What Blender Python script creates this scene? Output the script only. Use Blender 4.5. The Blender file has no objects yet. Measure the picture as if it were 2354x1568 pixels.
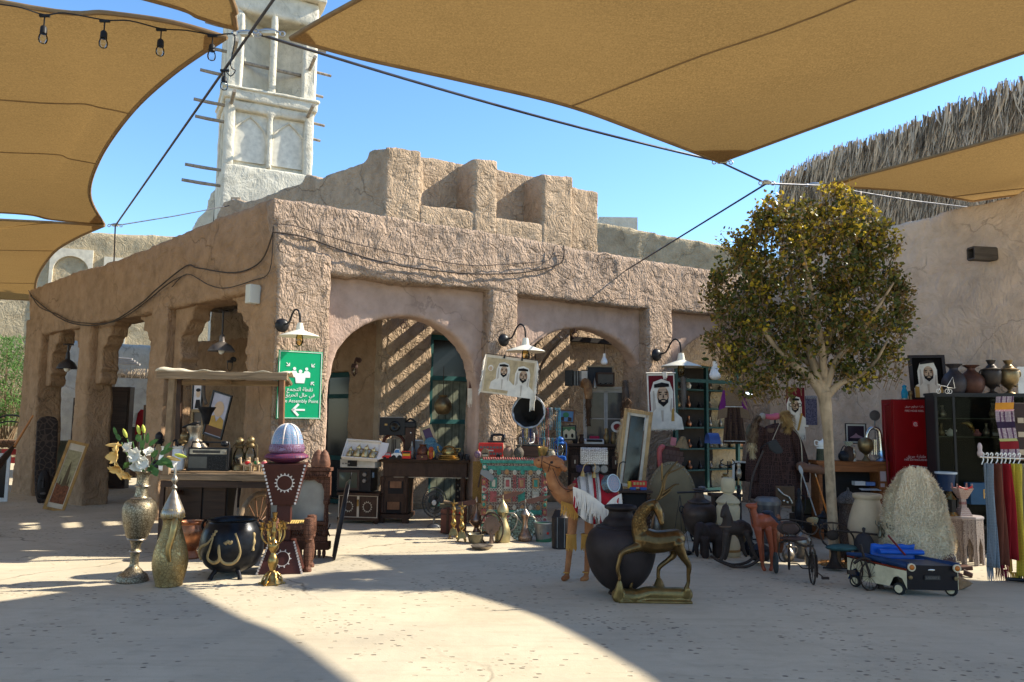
import bpy, bmesh, math, random
from mathutils import Vector, Matrix, Quaternion, noise
R=math.radians
random.seed(7)
SC=bpy.context.scene
COL=SC.collection
PW,PH,FX=2354.0,1568.0,1768.0
PITCH=math.atan((965-784)/FX); ROLL=0.0128; CAMZ=1.6
SUN_AZ,SUN_EL=76.0,38.0
cam=bpy.data.cameras.new('camera'); co=bpy.data.objects.new('camera',cam); COL.objects.link(co); SC.camera=co
FWD=Vector((0,math.cos(PITCH),math.sin(PITCH))); U0=Vector((0,-math.sin(PITCH),math.cos(PITCH))); R0=Vector((1,0,0))
RT=R0*math.cos(ROLL)+U0*math.sin(ROLL); UP=U0*math.cos(ROLL)-R0*math.sin(ROLL)
CP=Vector((0,0,CAMZ))
m=Matrix.Identity(4)
for i in range(3): m[i][0]=RT[i]; m[i][1]=UP[i]; m[i][2]=-FWD[i]; m[i][3]=CP[i]
co.matrix_world=m
cam.sensor_width=36; cam.lens=36*FX/PW; cam.clip_end=2000; cam.clip_start=0.05
SUNV=Vector((math.sin(R(SUN_AZ))*math.cos(R(SUN_EL)),math.cos(R(SUN_AZ))*math.cos(R(SUN_EL)),math.sin(R(SUN_EL))))
w=bpy.data.worlds.new('World'); SC.world=w; w.use_nodes=True
nt=w.node_tree; bg=nt.nodes['Background']; sky=nt.nodes.new('ShaderNodeTexSky'); sky.sky_type='NISHITA'; sky.sun_disc=False
sky.sun_elevation=R(SUN_EL); sky.sun_rotation=R(SUN_AZ); sky.dust_density=0.15; sky.ozone_density=3.2; sky.air_density=1.0
hs=nt.nodes.new('ShaderNodeHueSaturation'); hs.inputs['Saturation'].default_value=1.14; nt.links.new(sky.outputs[0],hs.inputs['Color']); nt.links.new(hs.outputs[0],bg.inputs[0]); bg.inputs[1].default_value=0.15
sl=bpy.data.lights.new('sun','SUN'); so=bpy.data.objects.new('sun',sl); COL.objects.link(so)
sl.energy=5.0; sl.angle=R(0.6); sl.color=(1.0,0.92,0.77); so.rotation_euler=SUNV.to_track_quat('Z','Y').to_euler(); so.location=(30,10,40)
SC.view_settings.view_transform='Standard'; SC.view_settings.look='None'; SC.view_settings.gamma=1; SC.view_settings.exposure=1.03
SC.view_settings.use_curve_mapping=False
try:
    SC.cycles.max_bounces=6; SC.cycles.diffuse_bounces=3; SC.cycles.transparent_max_bounces=12
except Exception: pass
def ray(x,y): return RT*((x-PW/2)/FX)+UP*((PH/2-y)/FX)+FWD
def at(x,y,d):
    r=ray(x,y); return CP+r*(d/r.y)
def G(x,y):
    r=ray(x,y); return CP+r*(-CAMZ/r.z)
def atz(x,y,z):
    r=ray(x,y); return CP+r*((z-CAMZ)/r.z)
def mk(ax,bx,ay,by): return lambda x,y:(x*ax+bx,y*ay+by)
z1=mk(.2606,0,.2606,759); z2=mk(.2792,204.3,.2792,934.1); z3=mk(.2048,583.8,.2048,671.4); z4=mk(.2234,729.8,.2234,934.1)
z5=mk(.2048,1050.9,.2048,788.2); z6=mk(.242,1167.7,.242,1021.7); za=mk(.242,1401.2,.242,788.2); zb=mk(.1862,1547.2,.1862,1080.1)
zc=mk(.2063,1868.3,.2063,1080.1); zd=mk(.2234,1868.3,.2234,788.2); ze=mk(.14146,1798.2,.14146,934.1); zf=mk(.17875,2031.8,.17875,875.8)
zg=mk(.2049,1605.6,.2049,875.8); zh=mk(.14894,1342.8,.14894,1021.7); zi=mk(.13032,992.5,.13032,1080.1)
def lin(c): return tuple(((v/255)/12.92 if v/255<=.04045 else ((v/255+.055)/1.055)**2.4) for v in c)
MATS={}
def M(key,c=None,rough=.7,metal=0.0,var=.18,vs=6.0,bump=.15,bs=30.0,kind=None,c2=None,spec=.2,p=1.0,trans=0.0,emit=0.0):
    """procedural material; c, c2 are linear base colours"""
    if key in MATS: return MATS[key]
    m=bpy.data.materials.new(key); m.use_nodes=True; MATS[key]=m
    n=m.node_tree.nodes; l=m.node_tree.links; b=n['Principled BSDF']
    def N(t,**k):
        x=n.new(t)
        for a,v in k.items(): setattr(x,a,v)
        return x
    def S(node,i,v): node.inputs[i].default_value=v
    tc=N('ShaderNodeTexCoord'); co_=tc.outputs['Object']
    def noise_(scale,detail=4,dist=0,rough_=.55,src=None,dim='3D'):
        x=N('ShaderNodeTexNoise'); S(x,'Scale',scale); S(x,'Detail',detail); S(x,'Distortion',dist); S(x,'Roughness',rough_)
        l.new(src or co_,x.inputs['Vector']); return x.outputs['Fac']
    def ramp(f,a,b_,ca=(0,0,0,1),cb=(1,1,1,1)):
        x=N('ShaderNodeValToRGB'); x.color_ramp.elements[0].position=a; x.color_ramp.elements[1].position=b_
        x.color_ramp.elements[0].color=ca; x.color_ramp.elements[1].color=cb; l.new(f,x.inputs[0]); return x.outputs[0]
    def mix(f,a,b_,mode='MIX'):
        x=N('ShaderNodeMix',data_type='RGBA',blend_type=mode)
        if isinstance(f,(int,float)): x.inputs[0].default_value=f
        else: l.new(f,x.inputs[0])
        for i,v in ((6,a),(7,b_)):
            if isinstance(v,tuple): x.inputs[i].default_value=(*v[:3],1)
            else: l.new(v,x.inputs[i])
        return x.outputs[2]
    def math_(op,a,b_=None):
        x=N('ShaderNodeMath',operation=op)
        for i,v in enumerate((a,b_)):
            if v is None: continue
            if isinstance(v,(int,float)): x.inputs[i].default_value=v
            else: l.new(v,x.inputs[i])
        return x.outputs[0]
    def mapping(scale,rot=(0,0,0)):
        x=N('ShaderNodeMapping'); x.inputs['Scale'].default_value=scale; x.inputs['Rotation'].default_value=rot; l.new(co_,x.inputs[0]); return x.outputs[0]
    def setbump(h,strength,dist):
        x=N('ShaderNodeBump'); S(x,'Strength',strength); S(x,'Distance',dist); l.new(h,x.inputs['Height']); l.new(x.outputs[0],b.inputs['Normal']); return x
    dark=tuple(v*(1-var) for v in c); lite=tuple(min(1,v*(1+var)) for v in c)
    base=mix(ramp(noise_(vs,6),.3,.7),dark,lite)
    S(b,'Roughness',rough); S(b,'Metallic',metal); S(b,'Specular IOR Level',spec)
    if kind=='adobe':          # trowelled mud render: ridged strokes, pits, cracks
        r1=math_('ABSOLUTE',math_('SUBTRACT',noise_(p*2.4,3,2.2),.5)); r2=math_('ABSOLUTE',math_('SUBTRACT',noise_(p*7,3,1.5),.5))
        st=math_('ABSOLUTE',math_('SUBTRACT',noise_(1.0,2,2.2,src=mapping((9*p,9*p,3.2*p),(.5,.5,.4))),.5))
        fine=noise_(38,4)
        v=N('ShaderNodeTexVoronoi',feature='DISTANCE_TO_EDGE'); S(v,'Scale',.75)
        warp=N('ShaderNodeVectorMath',operation='MULTIPLY_ADD'); wn=N('ShaderNodeTexNoise'); S(wn,'Scale',3.0); S(wn,'Detail',5); l.new(co_,wn.inputs['Vector'])
        l.new(wn.outputs['Color'],warp.inputs[0]); warp.inputs[1].default_value=(.55,.55,.55); l.new(co_,warp.inputs[2]); l.new(warp.outputs[0],v.inputs['Vector'])
        crack=ramp(v.outputs['Distance'],.0,.012); cm=ramp(noise_(.7,2),.45,.55); crack=math_('MAXIMUM',crack,cm)
        h=math_('ADD',math_('MULTIPLY',r1,1.7),math_('MULTIPLY',r2,.55)); h=math_('ADD',h,math_('MULTIPLY',st,.8)); h=math_('ADD',h,math_('MULTIPLY',fine,.09))
        h=math_('SUBTRACT',math_('MULTIPLY',crack,.35),math_('MULTIPLY',h,1.0))
        setbump(h,bump,.13)
        stain=ramp(noise_(1.0,5,.8),.35,.62); strk=ramp(noise_(1.0,5,.5,src=mapping((7,7,.55))),.52,.72)
        base=mix(stain,tuple(v*.76 for v in c),base); base=mix(math_('MULTIPLY',strk,.38),base,tuple(v*.62 for v in c)); base=mix(ramp(noise_(4.5,6),.35,.75),base,c2 or lite)
        base=mix(math_('MULTIPLY',math_('SUBTRACT',1,crack),.5),base,tuple(v*.35 for v in c))
    elif kind=='ground':
        pit=None
        for sc,th,dn in ((4.2,.085,.50),(9.0,.12,.60)):
            v=N('ShaderNodeTexVoronoi',voronoi_dimensions='2D'); S(v,'Scale',sc); S(v,'Randomness',1); l.new(mapping((1,1.6,1),(0,0,.25)),v.inputs['Vector'])
            wob=math_('ADD',v.outputs['Distance'],math_('MULTIPLY',noise_(40,2),.05))
            q=ramp(wob,th,th+.035,(1,1,1,1),(0,0,0,1))
            q=math_('MULTIPLY',q,ramp(noise_(.9,3),dn-.08,dn+.06)); pit=q if pit is None else math_('MAXIMUM',pit,q)
        v=N('ShaderNodeTexVoronoi',feature='DISTANCE_TO_EDGE'); S(v,'Scale',.16)
        warp=N('ShaderNodeVectorMath',operation='MULTIPLY_ADD'); wn=N('ShaderNodeTexNoise'); S(wn,'Scale',1.6); S(wn,'Detail',6); l.new(co_,wn.inputs['Vector'])
        l.new(wn.outputs['Color'],warp.inputs[0]); warp.inputs[1].default_value=(.7,.7,.7); l.new(co_,warp.inputs[2]); l.new(warp.outputs[0],v.inputs['Vector'])
        crack=ramp(v.outputs['Distance'],0,.0032,(1,1,1,1),(0,0,0,1)); crack=math_('MULTIPLY',crack,ramp(noise_(.5,2),.42,.56))
        base=mix(ramp(noise_(.8,6,.5),.35,.7),c,c2); base=mix(math_('MULTIPLY',ramp(noise_(2.4,7,1.5),.5,.72),.45),base,tuple(v*.8 for v in c))
        base=mix(math_('MULTIPLY',ramp(noise_(14,6),.4,.8),.25),base,tuple(v*1.12 for v in c2))
        base=mix(math_('MULTIPLY',ramp(noise_(.38,5,1.2),.48,.66),.5),base,(c[0]*.78,c[1]*.82,c[2]*.9))
        base=mix(math_('MULTIPLY',ramp(noise_(1.0,6,1.0,src=mapping((1.1,9,1),(0,0,.5))),.5,.75),.35),base,tuple(v*.72 for v in c))
        base=mix(math_('MULTIPLY',ramp(noise_(120,2),.6,.7),.5),base,tuple(v*.6 for v in c))
        base=mix(math_('MULTIPLY',pit,.75),base,(.06,.045,.035)); base=mix(math_('MULTIPLY',crack,.75),base,(.09,.07,.05))
        h=math_('ADD',math_('MULTIPLY',noise_(5,6),.5),math_('MULTIPLY',noise_(60,3),.10)); h=math_('SUBTRACT',h,math_('MULTIPLY',pit,1.0)); h=math_('SUBTRACT',h,math_('MULTIPLY',crack,.4))
        setbump(h,.5,.02)
    elif kind=='wood':
        g=noise_(1.0,5,1.2,src=mapping((24*p,24*p,2.0*p) if c2 is None else (24*p,24*p,2.0*p)))
        base=mix(ramp(g,.35,.65),tuple(v*.55 for v in c),c); base=mix(ramp(noise_(9,4),.4,.7),base,lite)
        setbump(g,bump,.01)
    elif kind=='woodx':
        g=noise_(1.0,5,1.2,src=mapping((2.0*p,24*p,24*p)))
        base=mix(ramp(g,.35,.65),tuple(v*.55 for v in c),c); setbump(g,bump,.01)
    elif kind=='engrave':      # chased metal: dark arabesque lines over bright ground
        v=N('ShaderNodeTexVoronoi',feature='DISTANCE_TO_EDGE'); S(v,'Scale',bs); l.new(co_,v.inputs['Vector'])
        e=ramp(v.outputs['Distance'],.03,.11); w2=math_('ABSOLUTE',math_('SUBTRACT',noise_(bs*.6,3,2.5),.5)); e2=ramp(w2,.01,.05)
        e=math_('MULTIPLY',e,e2)
        base=mix(e,c2 or tuple(v*.3 for v in c),base); setbump(e,bump,.004)
    elif kind=='inlay':        # painted / bone inlay figures
        v=N('ShaderNodeTexVoronoi',feature='DISTANCE_TO_EDGE'); S(v,'Scale',bs); S(v,'Randomness',p-1 if p>1 else .15); l.new(co_,v.inputs['Vector'])
        e=ramp(v.outputs['Distance'],.06,.12)
        v2=N('ShaderNodeTexVoronoi'); S(v2,'Scale',bs); S(v2,'Randomness',.15); l.new(co_,v2.inputs['Vector'])
        ring=ramp(math_('ABSOLUTE',math_('SUBTRACT',v2.outputs['Distance'],.28)),.02,.08)
        e=math_('MULTIPLY',e,ring); base=mix(e,c2,base); setbump(e,bump,.004)
    elif kind=='fabric':
        a=N('ShaderNodeTexWave'); S(a,'Scale',bs); S(a,'Distortion',1.0); l.new(co_,a.inputs['Vector'])
        h=math_('ADD',a.outputs['Fac'],noise_(bs*2,2)); setbump(h,bump,.003)
    elif kind=='sail':
        g=noise_(55,3,.8,.7); g2=noise_(1.0,3,0,src=mapping((3,60,3)))
        base=mix(ramp(g,.35,.65),tuple(v*.72 for v in c),tuple(v*1.25 for v in c)); base=mix(math_('MULTIPLY',ramp(g2,.4,.6),.35),base,tuple(v*.8 for v in c))
        base=mix(math_('MULTIPLY',ramp(noise_(.6,4),.4,.7),.3),base,tuple(v*1.2 for v in c))
    elif kind=='fur':
        h=noise_(1.0,4,1.0,src=mapping((bs,bs,bs*.3))); base=mix(ramp(noise_(vs,4),.35,.65),c2 or dark,c); setbump(h,bump,.02)
    else:
        if bump: setbump(noise_(bs,5),bump,.006)
    if metal>.3:
        rr=ramp(noise_(vs*1.5,5),.3,.75,(max(0.05,rough-.12),)*3+(1,),(min(1,rough+.2),)*3+(1,)); l.new(rr,b.inputs['Roughness'])
    l.new(base,b.inputs['Base Color'])
    if trans>0:
        o=n['Material Output']; t=N('ShaderNodeBsdfTranslucent'); tcol=mix(1.0,base,tuple((1,.86,.6)) if kind=='sail' else (1,1,1),'MULTIPLY'); l.new(tcol,t.inputs[0])
        x=N('ShaderNodeMixShader'); x.inputs[0].default_value=trans; l.new(b.outputs[0],x.inputs[1]); l.new(t.outputs[0],x.inputs[2]); l.new(x.outputs[0],o.inputs[0])
    if emit>0:
        b.inputs['Emission Color'].default_value=(*c,1); b.inputs['Emission Strength'].default_value=emit
    return m
def glass(key,c=(.8,.9,.9),rough=.05,ior=1.45):
    if key in MATS: return MATS[key]
    m=bpy.data.materials.new(key); m.use_nodes=True; MATS[key]=m; n=m.node_tree.nodes; l=m.node_tree.links
    o=n['Material Output']; tr=n.new('ShaderNodeBsdfTransparent'); tr.inputs[0].default_value=(*c,1); gl=n.new('ShaderNodeBsdfGlossy'); gl.inputs['Roughness'].default_value=rough
    fr=n.new('ShaderNodeFresnel'); fr.inputs[0].default_value=ior; x=n.new('ShaderNodeMixShader'); l.new(fr.outputs[0],x.inputs[0]); l.new(tr.outputs[0],x.inputs[1]); l.new(gl.outputs[0],x.inputs[2]); l.new(x.outputs[0],o.inputs[0])
    return m
class MB:
    def __init__(s,sc=1.0): s.v=[]; s.f=[]; s.mi=[]; s.cur=0; s.sc=sc
    def V(s,p): s.v.append((p[0]*s.sc,p[1]*s.sc,p[2]*s.sc)); return len(s.v)-1
    def F(s,ix): s.f.append(tuple(ix)); s.mi.append(s.cur)
    def box(s,c,sz,rot=None,taper=1.0):
        M_=rot if rot is not None else Matrix.Identity(3)
        b=len(s.v)
        for dz in (-.5,.5):
            k=taper if dz>0 else 1.0
            for dx,dy in ((-.5,-.5),(.5,-.5),(.5,.5),(-.5,.5)): s.V(Vector(c)+M_@Vector((dx*sz[0]*k,dy*sz[1]*k,dz*sz[2])))
        for q in ((0,3,2,1),(4,5,6,7),(0,1,5,4),(1,2,6,5),(2,3,7,6),(3,0,4,7)): s.F([b+i for i in q])
        return s
    def tube(s,pts,r,n=8,caps=True,flat=1.0):
        pts=[Vector(p) for p in pts]; k=len(pts); rs=r if isinstance(r,(list,tuple)) else [r]*k
        rings=[]; prev=None
        for i,p in enumerate(pts):
            t=(pts[min(i+1,k-1)]-pts[max(i-1,0)])
            if t.length<1e-9: t=Vector((0,0,1))
            t.normalize()
            if prev is None:
                a=Vector((0,0,1)) if abs(t.z)<.9 else Vector((1,0,0)); nx=t.cross(a).normalized()
            else:
                nx=(prev-t*prev.dot(t)); nx=nx.normalized() if nx.length>1e-6 else t.orthogonal().normalized()
            prev=nx; ny=t.cross(nx)
            rings.append([s.V(p+nx*(rs[i]*math.cos(2*math.pi*j/n))+ny*(rs[i]*flat*math.sin(2*math.pi*j/n))) for j in range(n)])
        for a,b in zip(rings,rings[1:]):
            for j in range(n): s.F((a[j],a[(j+1)%n],b[(j+1)%n],b[j]))
        if caps: s.F(rings[0][::-1]); s.F(rings[-1])
        return s
    def lathe(s,prof,c=(0,0,0),n=24,a0=0,a1=2*math.pi,sx=1,sy=1,rot=None):
        full=abs(a1-a0-2*math.pi)<1e-6; rings=[]; M_=rot if rot is not None else Matrix.Identity(3); c=Vector(c)
        for r,z in prof:
            if r<=1e-6: rings.append([s.V(c+M_@Vector((0,0,z)))])
            else: rings.append([s.V(c+M_@Vector((r*sx*math.cos(a0+(a1-a0)*j/n),r*sy*math.sin(a0+(a1-a0)*j/n),z))) for j in range(n if full else n+1)])
        for a,b in zip(rings,rings[1:]):
            m_=max(len(a),len(b)); cnt=m_ if full else m_-1
            for j in range(cnt):
                q=[]
                for i in (a[j%len(a)],a[(j+1)%len(a)],b[(j+1)%len(b)],b[j%len(b)]):
                    if i not in q: q.append(i)
                if len(q)>2: s.F(q)
        return s
    def ell(s,c,r,rot=None,n=12,m=8):
        if not isinstance(r,(tuple,list)): r=(r,r,r)
        prof=[(math.sin(math.pi*i/m),-math.cos(math.pi*i/m)) for i in range(m+1)]; prof[0]=(0,-1); prof[-1]=(0,1)
        M_=(rot if rot is not None else Matrix.Identity(3))@Matrix.Diagonal(Vector(r))
        return s.lathe(prof,c,n,rot=M_)
    def prism(s,poly,y0,y1,fr=None):
        """poly in (x,z), extruded along y; fr maps (x,y,z) to a point"""
        fr=fr or (lambda x,y,z:(x,y,z)); n=len(poly)
        a=[s.V(fr(x,y0,z)) for x,z in poly]; b=[s.V(fr(x,y1,z)) for x,z in poly]
        s.F(a); s.F(b[::-1])
        for i in range(n): s.F((a[i],b[i],b[(i+1)%n],a[(i+1)%n]))
        return s
    def quad(s,a,b,c,d): s.F([s.V(p) for p in (a,b,c,d)]); return s
    def grid(s,fn,nu,nv):
        ix=[[s.V(fn(i/nu,j/nv)) for j in range(nv+1)] for i in range(nu+1)]
        for i in range(nu):
            for j in range(nv): s.F((ix[i][j],ix[i+1][j],ix[i+1][j+1],ix[i][j+1]))
        return s
    def mesh(s,name,mats,smooth=None):
        me=bpy.data.meshes.new(name); me.from_pydata(s.v,[],s.f)
        for m_ in (mats if isinstance(mats,(list,tuple)) else [mats]): me.materials.append(m_)
        if any(s.mi): me.polygons.foreach_set('material_index',s.mi)
        bm=bmesh.new(); bm.from_mesh(me); bmesh.ops.recalc_face_normals(bm,faces=bm.faces); bm.to_mesh(me); bm.free()
        if smooth is not None:
            me.polygons.foreach_set('use_smooth',[True]*len(me.polygons)); me.set_sharp_from_angle(angle=R(smooth))
        me.update(); return me
def link(name,me,parent=None,loc=None):
    o=bpy.data.objects.new(name,me); COL.objects.link(o)
    if parent is not None: o.parent=parent
    if loc is not None: o.location=loc
    return o
def tag(o,label=None,cat=None,group=None,kind=None):
    if label: o['label']=label
    if cat: o['category']=cat
    if group: o['group']=group
    if kind: o['kind']=kind
    return o
def mods(o,voxel=None,disp=None,smooth=0,bevel=None,subd=0,solid=None):
    if solid: x=o.modifiers.new('solid','SOLIDIFY'); x.thickness=solid; x.offset=0
    if bevel: x=o.modifiers.new('bevel','BEVEL'); x.width=bevel; x.segments=2; x.limit_method='ANGLE'; x.angle_limit=R(40)
    if voxel: x=o.modifiers.new('remesh','REMESH'); x.mode='VOXEL'; x.voxel_size=voxel; x.use_smooth_shade=True
    if smooth: x=o.modifiers.new('smooth','SMOOTH'); x.iterations=smooth; x.factor=.6
    if disp:
        for i,(st,sz) in enumerate(disp):
            t=bpy.data.textures.get('clouds%g'%sz) or bpy.data.textures.new('clouds%g'%sz,'CLOUDS'); t.noise_scale=sz; t.noise_depth=3
            x=o.modifiers.new('disp%d'%i,'DISPLACE'); x.texture=t; x.strength=st; x.mid_level=.5; x.texture_coords='GLOBAL'
    if subd: x=o.modifiers.new('subd','SUBSURF'); x.levels=subd; x.render_levels=subd
    return o
KITS=[]
class K:
    """one thing: an Empty at its base; shapes are given in photo pixels at the thing's own depth (x right, y away, z up)"""
    def __init__(s,name,label,cat,x=0,yb=0,d=None,group=None,rot=0,tilt=0,lean=0,loc=None,sc=None,kind=None):
        if loc is None: loc=G(x,yb) if d is None else at(x,yb,d)
        s.loc=Vector(loc); s.z0=s.loc.z if -.7<s.loc.z<.28 else None
        s.d=s.loc.y; s.s=sc if sc is not None else s.d/FX
        s.e=bpy.data.objects.new(name,None); COL.objects.link(s.e); s.e.location=s.loc if s.z0 is None else Vector((s.loc.x,s.loc.y,0)); s.e.rotation_euler=(R(lean),R(tilt),R(rot)); s.e.empty_display_size=.1
        tag(s.e,label,cat,group,kind); s.name=name; s.kids=[]; KITS.append(s)
    def ground(s): s.e.location.z=0; s.loc.z=0; s.z0=None
    def mb(s): return MB(s.s)
    def add(s,part,b,mat,smooth=35,parent=None,kind=None,label=None,**mo):
        o=link(part,b.mesh(part,mat,smooth),parent or s.e)
        if kind: o['kind']=kind
        if label: o['label']=label
        if mo: mods(o,**mo)
        s.kids.append(o); return o
    def lathe(s,part,mat,prof,c=(0,0,0),n=28,**k):
        kw={a:k.pop(a) for a in ('sx','sy','rot','a0','a1') if a in k}
        return s.add(part,s.mb().lathe(prof,c,n,**kw),mat,**k)
    def box(s,part,mat,c,sz,rot=None,**k): return s.add(part,s.mb().box(c,sz,rot),mat,smooth=k.pop('smooth',None),**k)
    def tube(s,part,mat,pts,r,n=8,**k): return s.add(part,s.mb().tube(pts,r,n),mat,smooth=50,**k)
    def prism(s,part,mat,poly,y0,y1,**k): return s.add(part,s.mb().prism(poly,y0,y1),mat,smooth=k.pop('smooth',None),**k)
def finish_kits():
    for s in KITS:
        if s.z0:   # stand it on the ground, keep its top where it was seen
            h=max([v.co.z for o in s.kids if o.type=='MESH' and o.parent==s.e for v in o.data.vertices] or [1]); s.e.scale.z=max(.75,min(1.4,(h+s.z0)/h)) if h>.05 else 1
        top=[o for o in s.kids if o.parent==s.e]
        if len(s.kids)==1 and len(top)==1 and len(s.e.children)==1:
            o=top[0]; e=s.e; nm=e.name; props={k:e[k] for k in e.keys()}; lb=o.get('label')
            o.parent=None; o.location=e.location; o.rotation_euler=e.rotation_euler; o.scale=e.scale
            bpy.data.objects.remove(e); o.name=s.name
            for k_,v_ in props.items(): o[k_]=v_
def copy_tree(o,parent=None):
    c=o.copy(); COL.objects.link(c)
    if parent is not None: c.parent=parent
    for ch in list(o.children): copy_tree(ch,c)
    return c
def prof_smooth(pr,k=3):
    """Catmull-Rom through a turned profile"""
    out=[]
    n=len(pr)
    for i in range(n-1):
        p0=pr[max(i-1,0)];p1=pr[i];p2=pr[i+1];p3=pr[min(i+2,n-1)]
        for j in range(k):
            t=j/k; out.append(tuple(max(0 if a==0 else -1e9,.5*((2*p1[a])+(-p0[a]+p2[a])*t+(2*p0[a]-5*p1[a]+4*p2[a]-p3[a])*t*t+(-p0[a]+3*p1[a]-3*p2[a]+p3[a])*t**3)) for a in (0,1)))
    out.append(pr[-1]); return out
def curve3(pts,k=6):
    pts=[Vector(p) for p in pts]; out=[]; n=len(pts)
    for i in range(n-1):
        p0=pts[max(i-1,0)];p1=pts[i];p2=pts[i+1];p3=pts[min(i+2,n-1)]
        for j in range(k):
            t=j/k; out.append(.5*((2*p1)+(-p0+p2)*t+(2*p0-5*p1+4*p2-p3)*t*t+(-p0+3*p1-3*p2+p3)*t**3))
    out.append(pts[-1]); return out
def catenary(a,b,sag,n=16):
    a=Vector(a); b=Vector(b); return [a.lerp(b,i/n)-Vector((0,0,sag*4*(i/n)*(1-i/n))) for i in range(n+1)]
AR={'ا':(0xFE8D,0xFE8E,0,0),'ن':(0xFEE5,0xFEE6,0xFEE7,0xFEE8),'ق':(0xFED5,0xFED6,0xFED7,0xFED8),'ط':(0xFEC1,0xFEC2,0xFEC3,0xFEC4),'ة':(0xFE93,0xFE94,0,0),
'ل':(0xFEDD,0xFEDE,0xFEDF,0xFEE0),'ت':(0xFE95,0xFE96,0xFE97,0xFE98),'ج':(0xFE9D,0xFE9E,0xFE9F,0xFEA0),'م':(0xFEE1,0xFEE2,0xFEE3,0xFEE4),'ع':(0xFEC9,0xFECA,0xFECB,0xFECC),
'ف':(0xFED1,0xFED2,0xFED3,0xFED4),'ي':(0xFEF1,0xFEF2,0xFEF3,0xFEF4),'ح':(0xFEA1,0xFEA2,0xFEA3,0xFEA4),'ر':(0xFEAD,0xFEAE,0,0),'ب':(0xFE8F,0xFE90,0xFE91,0xFE92),'ك':(0xFED9,0xFEDA,0xFEDB,0xFEDC),
'خ':(0xFEA5,0xFEA6,0xFEA7,0xFEA8),'و':(0xFEED,0xFEEE,0,0)}
def arabic(t):
    out=[]
    for w_ in t.split(' '):
        g=[]
        for i,ch in enumerate(w_):
            f=AR[ch]; prev=i>0 and AR[w_[i-1]][2]; nxt=i<len(w_)-1 and f[2]
            g.append(chr(f[3] if prev and nxt else f[1] if prev else f[2] if nxt else f[0]))
        out.append(''.join(reversed(g)))
    return ' '.join(reversed(out))
def letters(name,txt,size,mat,parent,mtx,width=None,kind=None,offset=0.0):
    c=bpy.data.curves.new('txt','FONT'); c.body=txt; c.size=size; c.align_x='CENTER'; c.align_y='CENTER'; c.extrude=.0008; c.resolution_u=3; c.offset=offset
    o=bpy.data.objects.new('txt',c); COL.objects.link(o)
    dg=bpy.context.evaluated_depsgraph_get(); me=bpy.data.meshes.new_from_object(o.evaluated_get(dg)); bpy.data.objects.remove(o)
    if len(me.vertices)==0: return None
    xs=[v.co.x for v in me.vertices]; ys=[v.co.y for v in me.vertices]; w_=max(xs)-min(xs); mx=(max(xs)+min(xs))/2; my=(max(ys)+min(ys))/2
    k=(width/w_) if width else 1
    for v in me.vertices: v.co.x=(v.co.x-mx)*k; v.co.y=(v.co.y-my)*(k if k<1.4 else 1.4)
    me.materials.clear(); me.materials.append(mat)
    o=link(name,me,parent); o.matrix_local=mtx
    return o
# ================================================================ SETTING
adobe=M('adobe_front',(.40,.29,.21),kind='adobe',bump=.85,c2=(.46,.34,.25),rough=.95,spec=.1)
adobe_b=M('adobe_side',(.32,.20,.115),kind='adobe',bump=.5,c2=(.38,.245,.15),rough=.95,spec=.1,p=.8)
panelm=M('adobe_panel',(.45,.32,.25),kind='adobe',bump=.22,c2=(.49,.355,.28),rough=.95,spec=.1)
adobe_up=M('adobe_upper',(.42,.305,.20),kind='adobe',bump=.7,c2=(.48,.355,.24),rough=.95,spec=.1)
adobe_far=M('adobe_far',(.44,.35,.22),kind='adobe',bump=.5,c2=(.50,.41,.27),rough=.95,spec=.1)
adobe_rt=M('adobe_right',(.60,.455,.335),kind='adobe',bump=.4,c2=(.66,.51,.385),rough=.95,spec=.1,p=.9)
towerm=M('tower_plaster',(.62,.57,.45),kind='adobe',bump=.25,c2=(.68,.63,.51),rough=.9,spec=.1,p=.7)
gm=M('ground_concrete',(.47,.40,.285),kind='ground',c2=(.56,.485,.355),rough=.9,spec=.15)
g=MB(); g.grid(lambda u,v:(-90+180*u,-12+200*v,0),8,8); tag(link('ground',g.mesh('ground',gm)),kind='structure')
C1=Vector((-3.13,10.07)); UR=Vector((.845,.534)).normalized(); UL=Vector((-.77,.64)).normalized()
NR=Vector((UR.y,-UR.x)); NL=Vector((-UL.y,UL.x)) if Vector((-UL.y,UL.x)).y<0 else Vector((UL.y,-UL.x))
def hit(x,y,C,u,off=0,n=None):
    c=C+(n*off if n is not None else Vector((0,0))); r=ray(x,y)
    det=r.x*(-u.y)+u.x*r.y; t=(c.x*(-u.y)+u.x*c.y)/det if True else 0
    s=(r.x*t-c.x)/u.x if abs(u.x)>abs(u.y) else (r.y*t-c.y)/u.y
    return s,CAMZ+r.z*t
def fr_(C,u,n): return lambda s,o,z:(C.x+u.x*s+n.x*o,C.y+u.y*s+n.y*o,z)
FRR=fr_(C1,UR,NR); FRL=fr_(C1,UL,NL)
def hr(x,y,off=0): return hit(x,y,C1,UR,off,NR)
def hl(x,y,off=0): return hit(x,y,C1,UL,off,NL)
arc=bpy.data.objects.new('arcade_building',None); COL.objects.link(arc); arc.location=(C1.x,C1.y,0)
tag(arc,'low mud plastered arcade building with round arches facing the courtyard','building')
def pt(name,b,mat,parent,voxel=.045,disp=((.05,.35),(.03,.12)),kind=None,label=None,smooth=None,sm=1):
    o=link(name,b.mesh(name,mat,smooth),parent)
    if parent is not None: o.location=-Vector(parent.location)
    if kind: o['kind']=kind
    if label: o['label']=label
    if voxel: mods(o,voxel=voxel,disp=disp,smooth=sm)
    return o
top=[hr(625,452),hr(700,461),hr(840,488),hr(1000,514),hr(1109,533),hr(1290,563),hr(1464,592),hr(1670,625)]
top.append((top[-1][0]+4.5,top[-1][1]-.05))
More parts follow.
